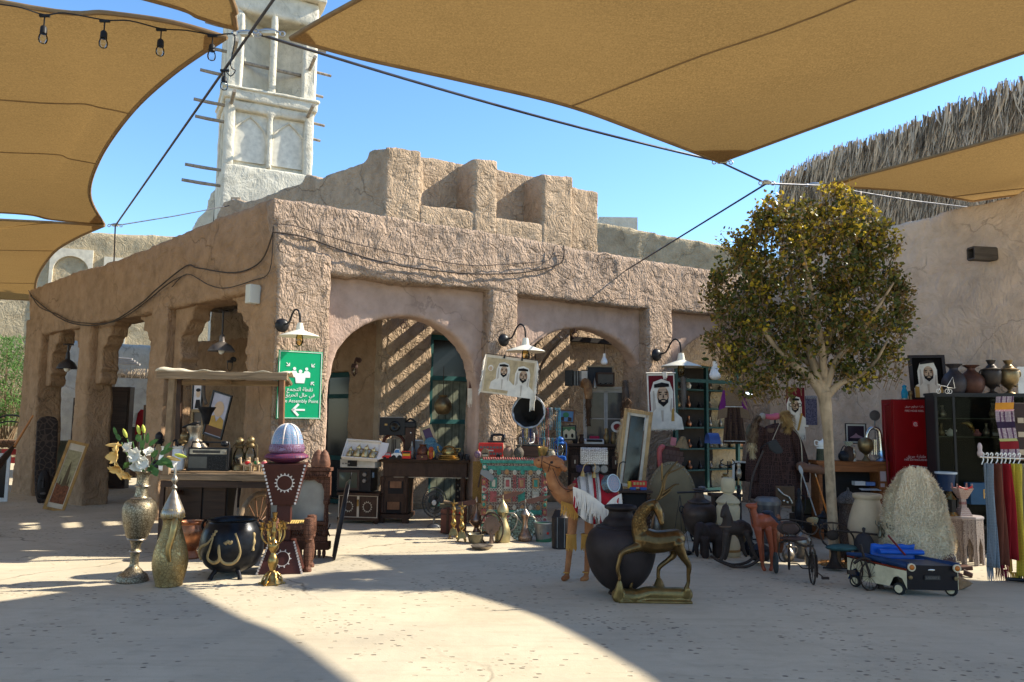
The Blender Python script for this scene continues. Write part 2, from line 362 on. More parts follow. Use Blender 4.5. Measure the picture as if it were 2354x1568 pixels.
bot=[hr(765,632),hr(940,650),hr(1109,665),hr(1300,690),hr(1491,711),hr(1655,724)]; zi_=bot[2][1]
endx=top[-1][0]
low=[(endx,bot[-1][1])]+bot[::-1]+[(0.0,bot[0][1]+.02)]
b=MB(); b.prism([(s,z) for s,z in top]+low,0,-.72,FRR); pt('frieze',b,adobe,arc,disp=((.07,.5),(.05,.14)))
pil=[((0.0),hr(760,700)[0]),(hr(1127,700)[0],hr(1191,700)[0]),(hr(1489,740)[0],hr(1546,740)[0]),(hr(1768,800)[0],hr(1800,800)[0])]
for i,(a,c_) in enumerate(pil):
    w_=.05; b=MB(); poly=[(a-(.10 if i else 0.0),-.05),(c_+.04,-.05),(c_,1.6),(c_,zi_+.25),(a,zi_+.25),(a-(.03 if i else 0),1.6)]
    b.prism(poly,.01 if i else .012,-.70,FRR); pt('pillar',b,adobe,arc)
def arch_panel(x0,x1,xl,xr,ysp,xa,ya,off=-.22,th=.32):
    s0=hr(x0,700,off)[0]; s1=hr(x1,740,off)[0]
    sl,zl=hr(xl,ysp,off); sr,_=hr(xr,ysp,off); sa,zt=hr(xa,ya,off); zs=zl
    sm=(sl+sr)/2; rx=(sr-sl)/2; rz=zt-zs
    arcp=[(sm+rx*math.cos(t),zs+rz*abs(math.sin(t))**.93) for t in [math.pi*i/28 for i in range(29)]]
    poly=[(s0,-.05),(s0,zi_+.3),(s1,zi_+.3),(s1,-.05),(sr,-.05)]+arcp+[(sl,-.05)]
    b=MB(); cols=[sl+(sr-sl)*i/28 for i in range(29)]
    def zof(s): q=max(0,1-((s-sm)/rx)**2); return zs+rz*q**.47
    b.prism([(s0,-.05),(sl,-.05),(sl,zi_+.3),(s0,zi_+.3)],off,off-th,FRR)
    b.prism([(sr,-.05),(s1,-.05),(s1,zi_+.3),(sr,zi_+.3)],off,off-th,FRR)
    for a,c_ in zip(cols,cols[1:]): b.prism([(a,zof(a)),(c_,zof(c_)),(c_,zi_+.3),(a,zi_+.3)],off,off-th,FRR)
    pt('arch_panel',b,panelm,arc,voxel=.04,disp=((.03,.35),),sm=4)
    return sm,zt,zs,sl,sr
AP=[arch_panel(745,1135,757,1096,880,925,727),arch_panel(1180,1500,1192,1480,885,1330,754),arch_panel(1535,1785,1548,1766,880,1655,768)]
topL=[hl(632,452),hl(520,492),hl(390,547),hl(319,577),hl(240,607),hl(169,626),hl(65,667)]
botL=[hl(180,752),hl(79,772)]
zl_=3.0
sE=topL[-1][0]
zL1=hl(562,675)[1];
b=MB(); lo=[hl(68,775),hl(180,752),hl(205,746),hl(346,719),hl(382,711),hl(562,675),(0,zL1)]
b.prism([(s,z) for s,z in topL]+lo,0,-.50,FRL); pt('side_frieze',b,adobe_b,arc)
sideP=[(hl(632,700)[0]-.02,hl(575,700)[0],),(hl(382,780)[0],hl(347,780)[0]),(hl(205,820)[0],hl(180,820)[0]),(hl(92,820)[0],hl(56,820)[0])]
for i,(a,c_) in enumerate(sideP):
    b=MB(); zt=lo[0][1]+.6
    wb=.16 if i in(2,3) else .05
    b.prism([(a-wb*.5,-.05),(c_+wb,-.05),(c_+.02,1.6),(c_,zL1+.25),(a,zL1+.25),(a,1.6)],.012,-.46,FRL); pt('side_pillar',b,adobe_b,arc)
cz=lo[0][1]
def corbel(s,sgn,zt,off):
    pr=[(0,0),(0,-1.12),(.20,-1.12),(.27,-1.0),(.20,-.92),(.30,-.86),(.24,-.76),(.22,-.5),(.36,-.42),(.42,-.3),(.55,-.27),(.55,-.12),(.68,-.08),(.70,0)]
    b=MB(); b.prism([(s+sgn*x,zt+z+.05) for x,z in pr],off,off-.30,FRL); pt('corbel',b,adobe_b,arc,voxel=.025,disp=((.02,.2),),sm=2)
for a,c_ in ((sideP[0][1],sideP[1][0]),(sideP[1][1],sideP[2][0]),(sideP[2][1],sideP[3][0])):
    zt=zL1 if a<2 else lo[2][1]
    corbel(a,1,zt,-.12); corbel(c_,-1,zt,-.12)
polem=M('pole_wood',(.20,.16,.12),rough=.9,kind='wood',bump=.4)
zr=4.0;
pole_me=None
for i in range(19):
    s=.5+i*.52
    a=Vector(FRR(s,-.5,zr)); c_=Vector(FRR(s,-2.75,zr))
    if pole_me is None:
        b=MB(); b.tube([(0,0,0),tuple(c_-a)],[.11,.095],8); pole_me=b.mesh('roof_pole',polem,60)
    o=link('roof_pole',pole_me,arc); o.location=a-Vector(arc.location)
for i in range(16):
    s=.7+i*.42
    a=Vector(FRL(s,-.4,3.95)); c_=Vector(FRL(s,-3.2,3.95)); b=MB(); b.tube([a,c_],.07,8); pt('roof_pole',b,polem,arc,voxel=None,smooth=60)
b=MB()   # side walkway roof matting, partly closed
b.prism([(1.2,4.04),(8.6,4.04),(8.6,4.10),(1.2,4.10)],-.3,-3.1,FRL); pt('roof_mat',b,M('palm_mat',(.22,.17,.11),rough=.95,bs=60,bump=.5),arc,voxel=None)
C2=Vector((-2.22,13.48)); F2R=fr_(C2,UR,NR); F2L=fr_(C2,UL,NL)
def h2r(x,y,off=0): return hit(x,y,C2,UR,off,NR)
def h2l(x,y,off=0): return hit(x,y,C2,UL,off,NL)
inn=bpy.data.objects.new('upper_building',None); COL.objects.link(inn); inn.location=(C2.x,C2.y,0)
tag(inn,'mud building with square crenels rising above and behind the arcade','building')
ppx=[(890,970,335,345),(1090,1145,362,370),(1247,1318,397,408)]     # projecting piers: x0,x1,ytop0,ytop1
nich=[(970,1090,360,378,470,481),(1145,1247,390,407,500,513)]
base=0
for x0,x1,y0,y1 in ppx:
    s0,z0=h2r(x0,y0); s1,z1_=h2r(x1,y1); b=MB(); zb_=3.6 if x0>900 else 0
    b.prism([(s0,zb_),(s1,zb_),(s1,z1_),(s0,z0)],0,-.95,F2R); pt('merlon',b,adobe_up,inn,voxel=.05)
for x0,x1,y0,y1,y2,y3 in nich:
    s0,z0=h2r(x0,y0,-.68); s1,z1_=h2r(x1,y1,-.68); q0,w0=h2r(x0,y2); q1,w1=h2r(x1,y3)
    b=MB(); b.prism([(q0-.05,3.6),(q1+.05,3.6),(q1+.05,max(w0,w1)*.5+w1*.5),(q0-.05,w0)],-.02,-.95,F2R); pt('sill_wall',b,adobe_up,inn,voxel=.05)
    b=MB(); b.prism([(s0-.4,3.8),(s1+.5,3.8),(s1+.5,z1_),(s0-.4,z0)],-.68,-.95,F2R); pt('niche_wall',b,adobe_up,inn,voxel=.05)
s0,z0=h2r(1318,430,-.15); s1,z1_=h2r(1377,440,-.15)
b=MB(); b.prism([(s0-.1,3.6),(s1,3.6),(s1,z1_),(s0-.1,z0)],-.15,-.95,F2R); pt('merlon',b,adobe_up,inn,voxel=.05)
def f2(poly,o0,o1,mat,name='inner_wall',vx=.05): b=MB(); b.prism(poly,o0,o1,F2R); return pt(name,b,mat,inn,voxel=vx)
sP=h2r(992,850)[0]
f2([(0,0),(sP,0),(sP,4.2),(0,4.2)],.01,-.55,adobe_up,'pier')
sQ0=h2r(1110,850)[0]; sQ1=h2r(1312,850)[0]; sR=h2r(1560,850)[0]; sT=h2r(1772,850)[0]
f2([(sQ0,0),(sQ1,0),(sQ1,4.3),(sQ0,4.3)],.01,-.55,adobe_up,'pier')
f2([(sQ1-.1,0),(sR,0),(sR,4.3),(sQ1-.1,4.3)],-.75,-1.1,adobe_up)
f2([(sP-.05,3.15),(sQ0+.05,3.15),(sQ0+.05,4.2),(sP-.05,4.2)],-.05,-.4,adobe_up)
f2([(sR-.1,2.9),(sT+.1,2.9),(sT+.1,4.3),(sR-.1,4.3)],-.05,-.5,adobe_up)
f2([(sT,0),(sT+1.6,0),(sT+1.6,4.3),(sT,4.3)],0,-.12,adobe_up)
tl=[h2l(890,337),h2l(845,346),h2l(839,370),h2l(760,398),h2l(730,412),h2l(726,404),h2l(702,400),h2l(690,420),h2l(600,452),h2l(560,463),h2l(540,455),h2l(515,462),h2l(497,490)]
b=MB(); b.prism([(s,z) for s,z in tl]+[(tl[-1][0],3.2),(0,3.2)],0,-.95,F2L); pt('crenel_wall',b,adobe_up,inn,voxel=.055)
b=MB(); t0=h2l(800,900)[0]; t1=h2l(725,900)[0]
b.prism([(0,0),(t0,0),(t0,3.3),(0,3.3)],.01,-.5,F2L); b.prism([(t1,0),(6.9,0),(6.9,3.3),(t1,3.3)],.01,-.5,F2L); b.prism([(t0-.1,2.45),(t1+.1,2.45),(t1+.1,3.3),(t0-.1,3.3)],.0,-.5,F2L)
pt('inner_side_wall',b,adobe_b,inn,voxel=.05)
dk=M('room_dark',(.03,.026,.024),rough=.95)  # near-black colour puts the unlit shop's darkness into its walls
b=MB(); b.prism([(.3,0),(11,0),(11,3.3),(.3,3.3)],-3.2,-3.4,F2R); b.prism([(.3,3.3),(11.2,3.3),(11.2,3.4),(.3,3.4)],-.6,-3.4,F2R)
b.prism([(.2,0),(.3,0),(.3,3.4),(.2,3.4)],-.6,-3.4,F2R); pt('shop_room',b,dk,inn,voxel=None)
teal=M('teal_paint',(.022,.09,.085),rough=.55,var=.25,bump=.2); tealw=M('teal_worn',(.10,.26,.22),rough=.65,var=.3,vs=14,bump=.3)
dglass=M('dark_glass',(.012,.014,.016),rough=.15,spec=.25,bump=0,var=0)
def sink(name,label,cat,fr,s0,s1,z0,z1_,off,cols=1,rows=(),slats=0,mat=teal,pane=dglass,group=None,fw=.09):
    e=bpy.data.objects.new(name,None); COL.objects.link(e); p=Vector(fr((s0+s1)/2,off,z0)); e.location=p; tag(e,label,cat,group)
    def B(nm,q0,q1,a,c_,o0,o1,mt):
        b=MB(); b.prism([(q0,a),(q1,a),(q1,c_),(q0,c_)],o0,o1,fr); o=link(nm,b.mesh(nm,mt),e); o.location=-p; return o
    B('frame',s0,s0+fw,z0,z1_,off,off-.10,mat); B('frame',s1-fw,s1,z0,z1_,off,off-.10,mat); B('frame',s0+fw,s1-fw,z1_-fw,z1_,off-.004,off-.10,mat); B('frame',s0+fw,s1-fw,z0,z0+fw*.8,off-.004,off-.10,mat)
    for k in range(1,cols): q=s0+(s1-s0)*k/cols; B('mullion',q-.035,q+.035,z0+fw,z1_-fw,off-.008,off-.09,mat)
    for r_ in rows: B('rail',s0+fw,s1-fw,r_-.04,r_+.04,off-.012,off-.09,mat)
    if pane: B('pane',s0+fw,s1-fw,z0+fw,z1_-fw,off-.05,off-.056,pane)
    return e,B
s0=h2l(800,900)[0]; s1=h2l(728,900)[0]
sink('shop_door','teal framed glass door in the shade left of the striped pier','door',F2L,s0,s1,.02,2.45,-.12,rows=(.85,2.0),mat=M('teal_shaded',(.012,.05,.047),rough=.7))  # same teal, darkened so the colour carries the doorway shade
e,B=sink('shutter_window','teal framed window with upright plank shutters behind the hanging brass pot','window',F2R,sP,sQ0,.02,3.15,-.12,rows=(1.55,2.35),pane=dglass)
plank=M('plank_grey_green',(.16,.17,.12),rough=.8,kind='wood',bump=.4)
n_=6
for k in range(n_):
    a=sP+.1+(sQ0-sP-.2)*k/n_; B('plank',a,a+(sQ0-sP-.2)/n_-.012,.1,2.3,-.02-.14,-.165,plank)
e,B=sink('shop_doorway','wide shaded teal shop door with glass leaves under the third arch','door',F2R,sR,sT,.02,2.95,-.12,cols=3,rows=(2.55,),pane=None,mat=M('teal_shaded',(.012,.05,.047),rough=.7))
for k in range(3): pass
sink('shop_window','teal framed window edge to the right of the white cabinet','window',F2R,h2r(1492,900,-.7)[0],sR,.02,2.8,-.7,rows=(1.6,),cols=1)
def wallthing(name,label,pts,ztops,th,mat,cat='wall',vx=.07,kind=None,disp=((.07,.5),(.03,.15)),parts=()):
    """vertical wall through plan points with top heights"""
    o0=Vector((pts[0][0],pts[0][1],0)); b=MB()
    P_=[Vector((x,y)) for x,y in pts]; nrm=[]
    for i in range(len(P_)):
        t=(P_[min(i+1,len(P_)-1)]-P_[max(i-1,0)]).normalized(); nrm.append(Vector((-t.y,t.x)))
    f=[];
    for i,p in enumerate(P_):
        q=p+nrm[i]*th; f.append([b.V((p.x-o0.x,p.y-o0.y,-.05)),b.V((p.x-o0.x,p.y-o0.y,ztops[i])),b.V((q.x-o0.x,q.y-o0.y,ztops[i])),b.V((q.x-o0.x,q.y-o0.y,-.05))])
    for a,c_ in zip(f,f[1:]):
        for j in range(4): b.F((a[j],c_[j],c_[(j+1)%4],a[(j+1)%4]))
    b.F(f[0][::-1]); b.F(f[-1])
    o=link(name,b.mesh(name,mat),None,o0); tag(o,label,cat,kind=kind)
    if vx: mods(o,voxel=vx,disp=disp)
    return o
pR=[(5.05,15.6),(5.86,12.0),(6.4,11.18),(6.88,10.32),(6.98,10.15)]
def ztop_at(px,x,y): pass
zt=[4.45,CAMZ+ (at(2050,526,11.6)-CP).z, (at(2150,500,10.9)-CP).z+CAMZ,(at(2270,465,10.2)-CP).z+CAMZ,(at(2354,450,9.92)-CP).z+CAMZ,4.6]
zt=[4.6,at(2050,526,12.0).z,at(2195,488,11.18).z,at(2354,450,10.32).z,4.85]
rw=wallthing('house_wall','tall cracked pink mud wall of the right hand house with one wooden spout',pR[::-1],zt[::-1],-.5,adobe_rt,vx=.05)
k=K('rain_spout','weathered hollow wooden rain spout sticking out of the right mud wall','spout',2260,604,10.78)
b=k.mb(); b.box((-26,-30,0),(60,22,5)); b.box((-26,-30,26),(60,22,5)); b.box((-26,-41,13),(60,4,26)); b.box((-26,-19,13),(60,4,26)); k.add('channel',b,M('spout_wood',(.10,.085,.075),rough=.9,kind='woodx'),smooth=None,bevel=.01); k.e.rotation_euler=(0,0,R(8))
far=wallthing('roof_wall','yellowish mud parapet wall far behind the arcade roof on the right',[(2.0,18.5),(4.2,19.0),(6.3,19.4),(9.5,20.0)],[at(1378,508,18.5).z,at(1560,545,19.0).z,at(1720,578,19.4).z,at(1760,640,19.4).z],.4,adobe_far)
k=K('roof_block','pale plaster rooftop block behind the upper mud building','block',1420,540,19.8); k.box('wall',towerm,(0,10,10),(90,40,60));
fw_o=wallthing('far_wall','pale sunlit mud wall with blind arches behind the arcade on the left',[(-26,21),(-15.5,25.5),(-8,28.5)],[at(0,503,21).z,at(200,530,25.5).z,at(400,552,28.5).z],.5,adobe_far,vx=.12,disp=((.08,.6),))
def wl(px,y): # onto far wall plane
    C=Vector((-15.5,25.5)); u=Vector((-10.5,-4.5)).normalized() if px<200 else Vector((7.5,3.0)).normalized(); return C,u
C=Vector((-15.5,25.5)); u=Vector((10.5,4.5)).normalized(); nn=Vector((u.y,-u.x)); FF=fr_(C,u,nn)
def hf(x,y): return hit(x,y,C,u,.06,nn)
for x0,x1,y0 in ((117,216,568),(240,300,590)):
    a,zt_=hf(x0,y0); c_,_=hf(x1,y0); b=MB(); m_=(a+c_)/2; rr=(c_-a)/2*.84
    for k_ in range(16):
        t0=math.pi*k_/16; t1=math.pi*(k_+1)/16
        p0=(m_+rr*math.cos(t0),zt_-.25-rr+rr*math.sin(t0)); p1=(m_+rr*math.cos(t1),zt_-.25-rr+rr*math.sin(t1))
        b.prism([p0,(p0[0],zt_),(p1[0],zt_),p1],.1,-.2,FF)
    b.prism([(a,0),(m_-rr,0),(m_-rr,zt_),(a,zt_)],.1,-.2,FF); b.prism([(m_+rr,0),(c_,0),(c_,zt_),(m_+rr,zt_)],.1,-.2,FF)
    o=pt('blind_arch',b,M('pale_trim',(.62,.56,.44),rough=.9),None,voxel=None); o.location=-Vector((0,0,0)); o.parent=fw_o; o.location=-Vector(fw_o.location)
wallthing('courtyard_wall','pale plaster wall seen through the side openings of the arcade',[(-12.5,20.5),(-9.5,23.0),(-5.0,25.0)],[3.6,3.6,3.6],.4,M('pale_courtyard',(.42,.39,.33),kind='adobe',bump=.3,c2=(.48,.45,.38)),vx=.09)
tw=bpy.data.objects.new('wind_tower',None); COL.objects.link(tw)
td=22.0; tb=at(600,520,td); tw.location=(tb.x,tb.y,0); tw.rotation_euler=(0,0,R(26)); tag(tw,'tall pale plaster wind tower with open shafts and projecting poles','tower')
tp=td/FX
def tadd(name,b,mat=towerm,vx=.07,dsp=((.05,.4),),sm=None,label=None):
    o=link(name,b.mesh(name,mat,sm),tw)
    if vx: mods(o,voxel=vx,disp=dsp,smooth=1)
    return o
zt_=at(640,15,td).z; z_m=at(620,262,td).z; z_b=at(600,410,td).z; z_g=3.5
W_=2.45; D_=2.0
def tbx(b,x0,x1,y0,y1,a,c_): b.box(((x0+x1)/2,(y0+y1)/2,(a+c_)/2),(x1-x0,y1-y0,c_-a)); return b
h=W_/2; hd=D_/2
tadd('base',tbx(MB(),-h,h,-hd,hd,0,z_b))
for sx in (-1,1):
    for sy in (-1,1):
        b=MB(); tbx(b,sx*h-(.28 if sx>0 else 0),sx*h+(.28 if sx<0 else 0),sy*hd-(.28 if sy>0 else 0),sy*hd+(.28 if sy<0 else 0),z_b-.1,zt_-.6); b.tube([(sx*(h-.34),sy*(hd-.06),z_m),(sx*(h-.34),sy*(hd-.06),zt_-.9)],.09,10); tadd('corner_pier',b,vx=.06)
b=MB(); tbx(b,-h-.07,h+.07,-hd-.07,hd+.07,z_m-.12,z_m+.22); tadd('cornice',b)
b=MB(); tbx(b,-h-.12,h+.12,-hd-.12,hd+.12,z_m+.16,z_m+.26); tadd('cornice',b,vx=.05)
b=MB(); tbx(b,-h-.02,h+.02,-hd-.02,hd+.02,zt_-.85,zt_-.12); tadd('head_band',b)
b=MB(); tbx(b,-h-.2,h+.2,-hd-.2,hd+.2,zt_-.14,zt_); tadd('cap',b,vx=.05)
b=MB(); b.tube([(0,-hd+.07,z_m),(0,-hd+.07,zt_-.8)],.10,10); b.tube([(-h+.07,0,z_m),(-h+.07,0,zt_-.8)],.10,10); tadd('shaft_column',b,vx=None,sm=50)
b=MB(); b.box((0,0,(z_m+zt_)/2),(W_*1.25,.14,zt_-z_m-.5),Matrix.Rotation(R(38),3,'Z')); b.box((0,0,(z_m+zt_)/2),(W_*1.25,.14,zt_-z_m-.5),Matrix.Rotation(R(-38),3,'Z')); tadd('shaft_wall',b,vx=None)
for fx in (0,1):
    for q in (-1,1):
        b=MB(); w2=.48 if not fx else .36
        L=[]; z0_=z_b+.15; z1_=z_m-.35
        def P(x,o,z,fx=fx): return (x,-hd+.16-o,z) if not fx else (-h+.16-o,x,z)
        cx_=q*(.53 if not fx else .42)
        b.prism([(cx_-w2,z0_),(cx_+w2,z0_),(cx_+w2,z1_),(cx_-w2,z1_)],0,-.05,lambda x,y,z:P(x,y,z)); tadd('panel',b,M('tower_panel',(.64,.60,.50),rough=.9),vx=None)
        b=MB(); arcpts=[(cx_-w2*.95,z0_),(cx_-w2*.95,z1_-.75),(cx_-w2*.8,z1_-.5),(cx_-w2*.45,z1_-.32),(cx_,z1_-.15),(cx_+w2*.45,z1_-.32),(cx_+w2*.8,z1_-.5),(cx_+w2*.95,z1_-.75),(cx_+w2*.95,z0_)]
        b.tube([P(x,.02,z) for x,z in arcpts],.035,6); tadd('arch_moulding',b,vx=None,sm=50)
b=MB(); tbx(b,-.07,.07,-hd-.0,-hd+.2,z_b,z_m-.1); tbx(b,-h,h,-hd+.01,-hd+.2,z_m-.4,z_m-.1); tbx(b,-h+.01,-h+.2,-hd,hd,z_m-.4,z_m-.1); tbx(b,-h,-h+.2,-.07,.07,z_b,z_m-.1)
tbx(b,-h+.2,h,-hd+.22,hd-.01,z_b-.01,z_m-.13); tadd('middle_stage',b,vx=.06)
pm=M('tower_pole',(.30,.26,.21),rough=.9,kind='wood')
for yy,ln in ((100,1),(153,1),(205,1.1),(270,1.3),(306,1.2),(412,1.5),(446,1.6)):
    z=at(515,yy+8,td).z; b=MB(); L=.62*ln
    b.tube([(-h-L,-hd+.3,z+.02),(-h-L*.5,-hd+.3,z+.0),(-h+.25,-hd+.3,z-.01)],[.045,.05,.04],7); tadd('pole',b,pm,vx=None,sm=50); b=MB(); b.tube([(h-.2,-hd+.3,z-.05),(h+.38+.14*math.sin(yy),-hd+.3,z-.09)],[.045,.04],7); tadd('pole',b,pm,vx=None,sm=50)
for px,yy in ((.0,-1),):
    for z in (at(600,178,td).z,at(600,285,td).z):
        for xx in (-h+.15,h-.2):
            b=MB(); b.tube([(xx,hd,z-.1),(xx,-hd-.75,z+.12)],.05,7); tadd('pole',b,pm,vx=None,sm=50)
b=MB(); b.tube([(-h+.2,-hd+.25,at(600,180,td).z),(h-.2,-hd+.25,at(600,180,td).z-.05)],.05,7); tadd('pole',b,pm,vx=None,sm=50)
k=K('stair_block','stepped pale plaster roof block at the foot of the wind tower','block',490,540,22.5)
b=k.mb(); b.prism([(-52,-40),(-52,14),(-40,42),(-22,58),(-14,100),(8,120),(40,120),(40,-40)],0,60); k.add('wall',b,towerm,smooth=None,voxel=.07)
k.tube('rod',M('black_metal',(.02,.02,.02),rough=.5,metal=.5),[(2,-8,-40),(4,-8,135)],1.2)
thm=[M('thatch_grey',(.42,.34,.25),rough=.95,bump=0,vs=3,var=.3),M('thatch_tan',(.54,.41,.27),rough=.95,bump=0,vs=3,var=.3),M('thatch_dark',(.13,.10,.07),rough=.95,bump=0,vs=3,var=.3)]
th=bpy.data.objects.new('thatch_screen',None); COL.objects.link(th); tag(th,'shaggy dry palm frond screen on the roof of the right hand house','palm thatch')
t0=Vector((8.65,24.0)); t1=Vector((11.3,13.3)); th.location=(t0.x,t0.y,0)
tu=(t1-t0).normalized(); tn=Vector((-tu.y,tu.x)); tn=tn if tn.x<0 else -tn
L_=(t1-t0).length
def ttop(s):
    p=t0+tu*s; px=1177+p.x/p.y*FX; y_=[(1815,410),(1900,365),(2000,330),(2100,300),(2200,262),(2300,222),(2354,200),(2700,140)]
    for (xa,ya),(xb,yb) in zip(y_,y_[1:]):
        if px<=xb or xb==2700: yy=ya+(yb-ya)*(px-xa)/(xb-xa); break
    return at(px,yy,p.y).z
for layer in range(3):
    b=MB(); rnd=random.Random(50+layer)
    for i in range(9000):
        s=rnd.uniform(-.15,L_); zt2=ttop(max(0,min(L_,s)))-.0; row=rnd.random(); z=zt2-row*3.6+.12*rnd.random(); off=.02+.22*rnd.random()+.12*(1-row)
        if s<.15: off=rnd.uniform(-.9,.25)
        ln=rnd.uniform(.5,1.25); w2=rnd.uniform(.006,.021); ds=rnd.gauss(0,.13)
        up=.10*rnd.random() if row<.06 else 0
        p0=Vector((t0.x+tu.x*s+tn.x*off*.6,t0.y+tu.y*s+tn.y*off*.6,z+up)); m_=p0+Vector((tu.x*ds*.5+tn.x*.12*rnd.random(),tu.y*ds*.5+tn.y*.12,-ln*.5)); e_=p0+Vector((tu.x*ds*1.4+tn.x*(.12+.1*rnd.random()),tu.y*ds*1.4+tn.y*.1,-ln))
        wv=Vector((tu.x*w2,tu.y*w2,0))+Vector((tn.x,tn.y,0))*rnd.uniform(-w2,w2); o0=Vector(th.location)
        ix=[b.V(q-o0) for q in (p0-wv,p0+wv,m_+wv*.9,m_-wv*.9)]; b.F(ix); i3=b.V(e_-o0); b.F((ix[3],ix[2],i3))
    o=link('frond',b.mesh('frond',thm[layer]),th); o['kind']='stuff'
b=MB(); p=[]
for i in range(12):
    s=L_*i/11; q=t0+tu*s; p.append((q,ttop(s)))
for (qa,za_),(qb,zb2) in zip(p,p[1:]):
    b.quad((qa.x-t0.x,qa.y-t0.y,4.5),(qb.x-t0.x,qb.y-t0.y,4.5),(qb.x-t0.x,qb.y-t0.y,zb2-.12),(qa.x-t0.x,qa.y-t0.y,za_-.12))
link('backing',b.mesh('backing',thm[2]),th)
b=MB(); b.tube([(t0.x-t0.x,0,ttop(0)-.6),(t1.x-t0.x,t1.y-t0.y,ttop(L_)-.6)],.05,8); link('rail',b.mesh('rail',polem,50),th)
sailm=M('sail_cloth',(.31,.21,.095),kind='sail',rough=.9,spec=.1,trans=.28)
patchm=M('sail_patch',(.30,.18,.075),kind='sail',rough=.9,spec=.1,trans=.10)
hemm=M('sail_hem',(.22,.14,.07),rough=.9)
def sail(label,edges,seams=(),axis=0,nu=24,nv=24,patches=()):
    """edges: four lists of points A->B, B->C, D->C, A->D; Coons patch; seams: fractions across axis"""
    def ev(pl,t):
        k=t*(len(pl)-1); i=min(int(k),len(pl)-2); f=k-i; return Vector(pl[i]).lerp(Vector(pl[i+1]),f)
    e=[curve3(p,8) if len(p)>2 else [Vector(q) for q in p] for p in edges]
    A,B_,C_,D_=e[0][0],e[0][-1],e[1][-1],e[2][0]
    def fn(u,v):
        c0=ev(e[0],u); c1=ev(e[2],u); d0=ev(e[3],v); d1=ev(e[1],v)
        return c0*(1-v)+c1*v+d0*(1-u)+d1*u-(A*(1-u)*(1-v)+B_*u*(1-v)+D_*(1-u)*v+C_*u*v)
    root=bpy.data.objects.new('shade_sail',None); COL.objects.link(root); root.location=A; tag(root,label,'shade sail','tan shade sails stretched over the courtyard')
    cuts=[0]+list(seams)+[1]
    for a,c_ in zip(cuts,cuts[1:]):
        b=MB();
        if axis==0: b.grid(lambda u,v:fn(a+(c_-a)*u,v)-A,max(3,int(nu*(c_-a))),nv)
        else: b.grid(lambda u,v:fn(u,a+(c_-a)*v)-A,nu,max(3,int(nv*(c_-a))))
        link('panel',b.mesh('panel',sailm,80),root)
    for a in seams:
        pts=[(fn(a,t/20) if axis==0 else fn(t/20,a))-A-Vector((0,0,.006)) for t in range(21)]
        b=MB(); b.tube(pts,.014,6,flat=.4); link('seam',b.mesh('seam',hemm,60),root)
    for pl in (e[0],e[1],e[2],e[3]):
        b=MB(); b.tube([p-A for p in pl],.022,6); link('hem',b.mesh('hem',hemm,60),root)
    for (u0,v0) in patches:
        b=MB(); r_=.09
        b.grid(lambda p,q:fn(abs(u0-r_*p*(1-.35*q*q) ),abs(v0-r_*q*(1-.35*p*p)))-A-Vector((0,0,.012)),8,8); link('corner_patch',b.mesh('corner_patch',patchm,80),root)
    return root
HUB=atz(572,80,5.15)
A3=atz(668,88,5.15); B3=atz(1655,372,4.85)
e0=[A3,atz(825,132,5.05),atz(1060,184,4.95),atz(1300,241,4.85),atz(1480,305,4.73),B3]
C3=Vector((9.5,2.2,5.3)); D3=Vector((3.2,1.6,5.2))
e1=[B3,atz(1850,300,5.0),atz(2100,210,5.15),atz(2354,120,5.3),Vector((6.75,4.95,5.3)),C3]
e3=[A3,atz(745,42,5.16),atz(825,-2,5.18),Vector((-.2,5.3,5.2)),Vector((1.3,3.7,5.2)),D3]
s3=sail('largest tan shade sail spanning the top centre and right of the courtyard',[e0,e1,[D3,Vector((5.7,2.1,5.1)),C3],e3],seams=(.61,),patches=((0,0),(1,0)))
A1=atz(520,86,5.12); B1=atz(240,516,4.95)
e0=[A1,atz(400,168,5.1),atz(300,262,5.05),atz(228,368,5.0),atz(207,450,4.97),B1]
D1=Vector((-12.5,2.6,5.3)); C1s=Vector((-17.,12.5,5.1))
e3=[A1,atz(400,52,5.14),atz(250,30,5.16),atz(0,4,5.2),Vector((-8.0,4.8,5.25)),D1]
e1=[B1,atz(120,504,4.95),atz(0,488,4.95),Vector((-12.5,12.6,5.0)),C1s]
s1_=sail('large tan shade sail filling the upper left with a deeply curved edge',[e0,e1,[D1,Vector((-13.4,7.5,5.3)),C1s],e3],seams=(.40,.62),patches=((0,0),(1,0)))
A2=atz(543,66,5.14)
e0=[A2,atz(460,40,5.16),atz(340,-2,5.18),Vector((-5.3,5.2,5.2)),Vector((-8.5,3.4,5.25))]
e3=[A2,atz(538,34,5.15),atz(533,-4,5.16),Vector((-2.2,4.4,5.2)),Vector((-1.6,1.0,5.25))]
s2_=sail('small tip of a tan shade sail at the top edge left of the tower',[e0,[e0[-1],Vector((-7.5,1.0,5.3)),Vector((-6.8,-2,5.3))],[e3[-1],Vector((-4,-.6,5.3)),Vector((-6.8,-2,5.3))],e3],patches=((0,0),))
A4=atz(1888,427,5.0); B4=atz(2236,462,5.0)
C4=Vector((12.2,9.4,5.2)); D4=Vector((8.0,3.0,5.1))
e0=[A4,atz(2010,433,5.0),atz(2124,443,5.0),B4]
e3=[A4,atz(2050,385,5.0),atz(2200,345,5.0),atz(2354,303,5.05),Vector((6.55,8.05,5.05)),Vector((7.05,6.95,5.05)),Vector((7.3,6.1,5.05)),D4]
e1=[B4,atz(2354,446,5.0),Vector((9.4,10.55,5.1)),C4]
s4_=sail('tan shade sail at the right edge in front of the palm thatch',[e0,e1,[D4,Vector((11,6.5,5.1)),C4],e3],seams=(.82,),patches=((0,0),))
A5=atz(240,519,4.9);
e0=[A5,atz(170,550,4.85),atz(120,585,4.8),atz(85,640,4.7),atz(80,690,4.6)]
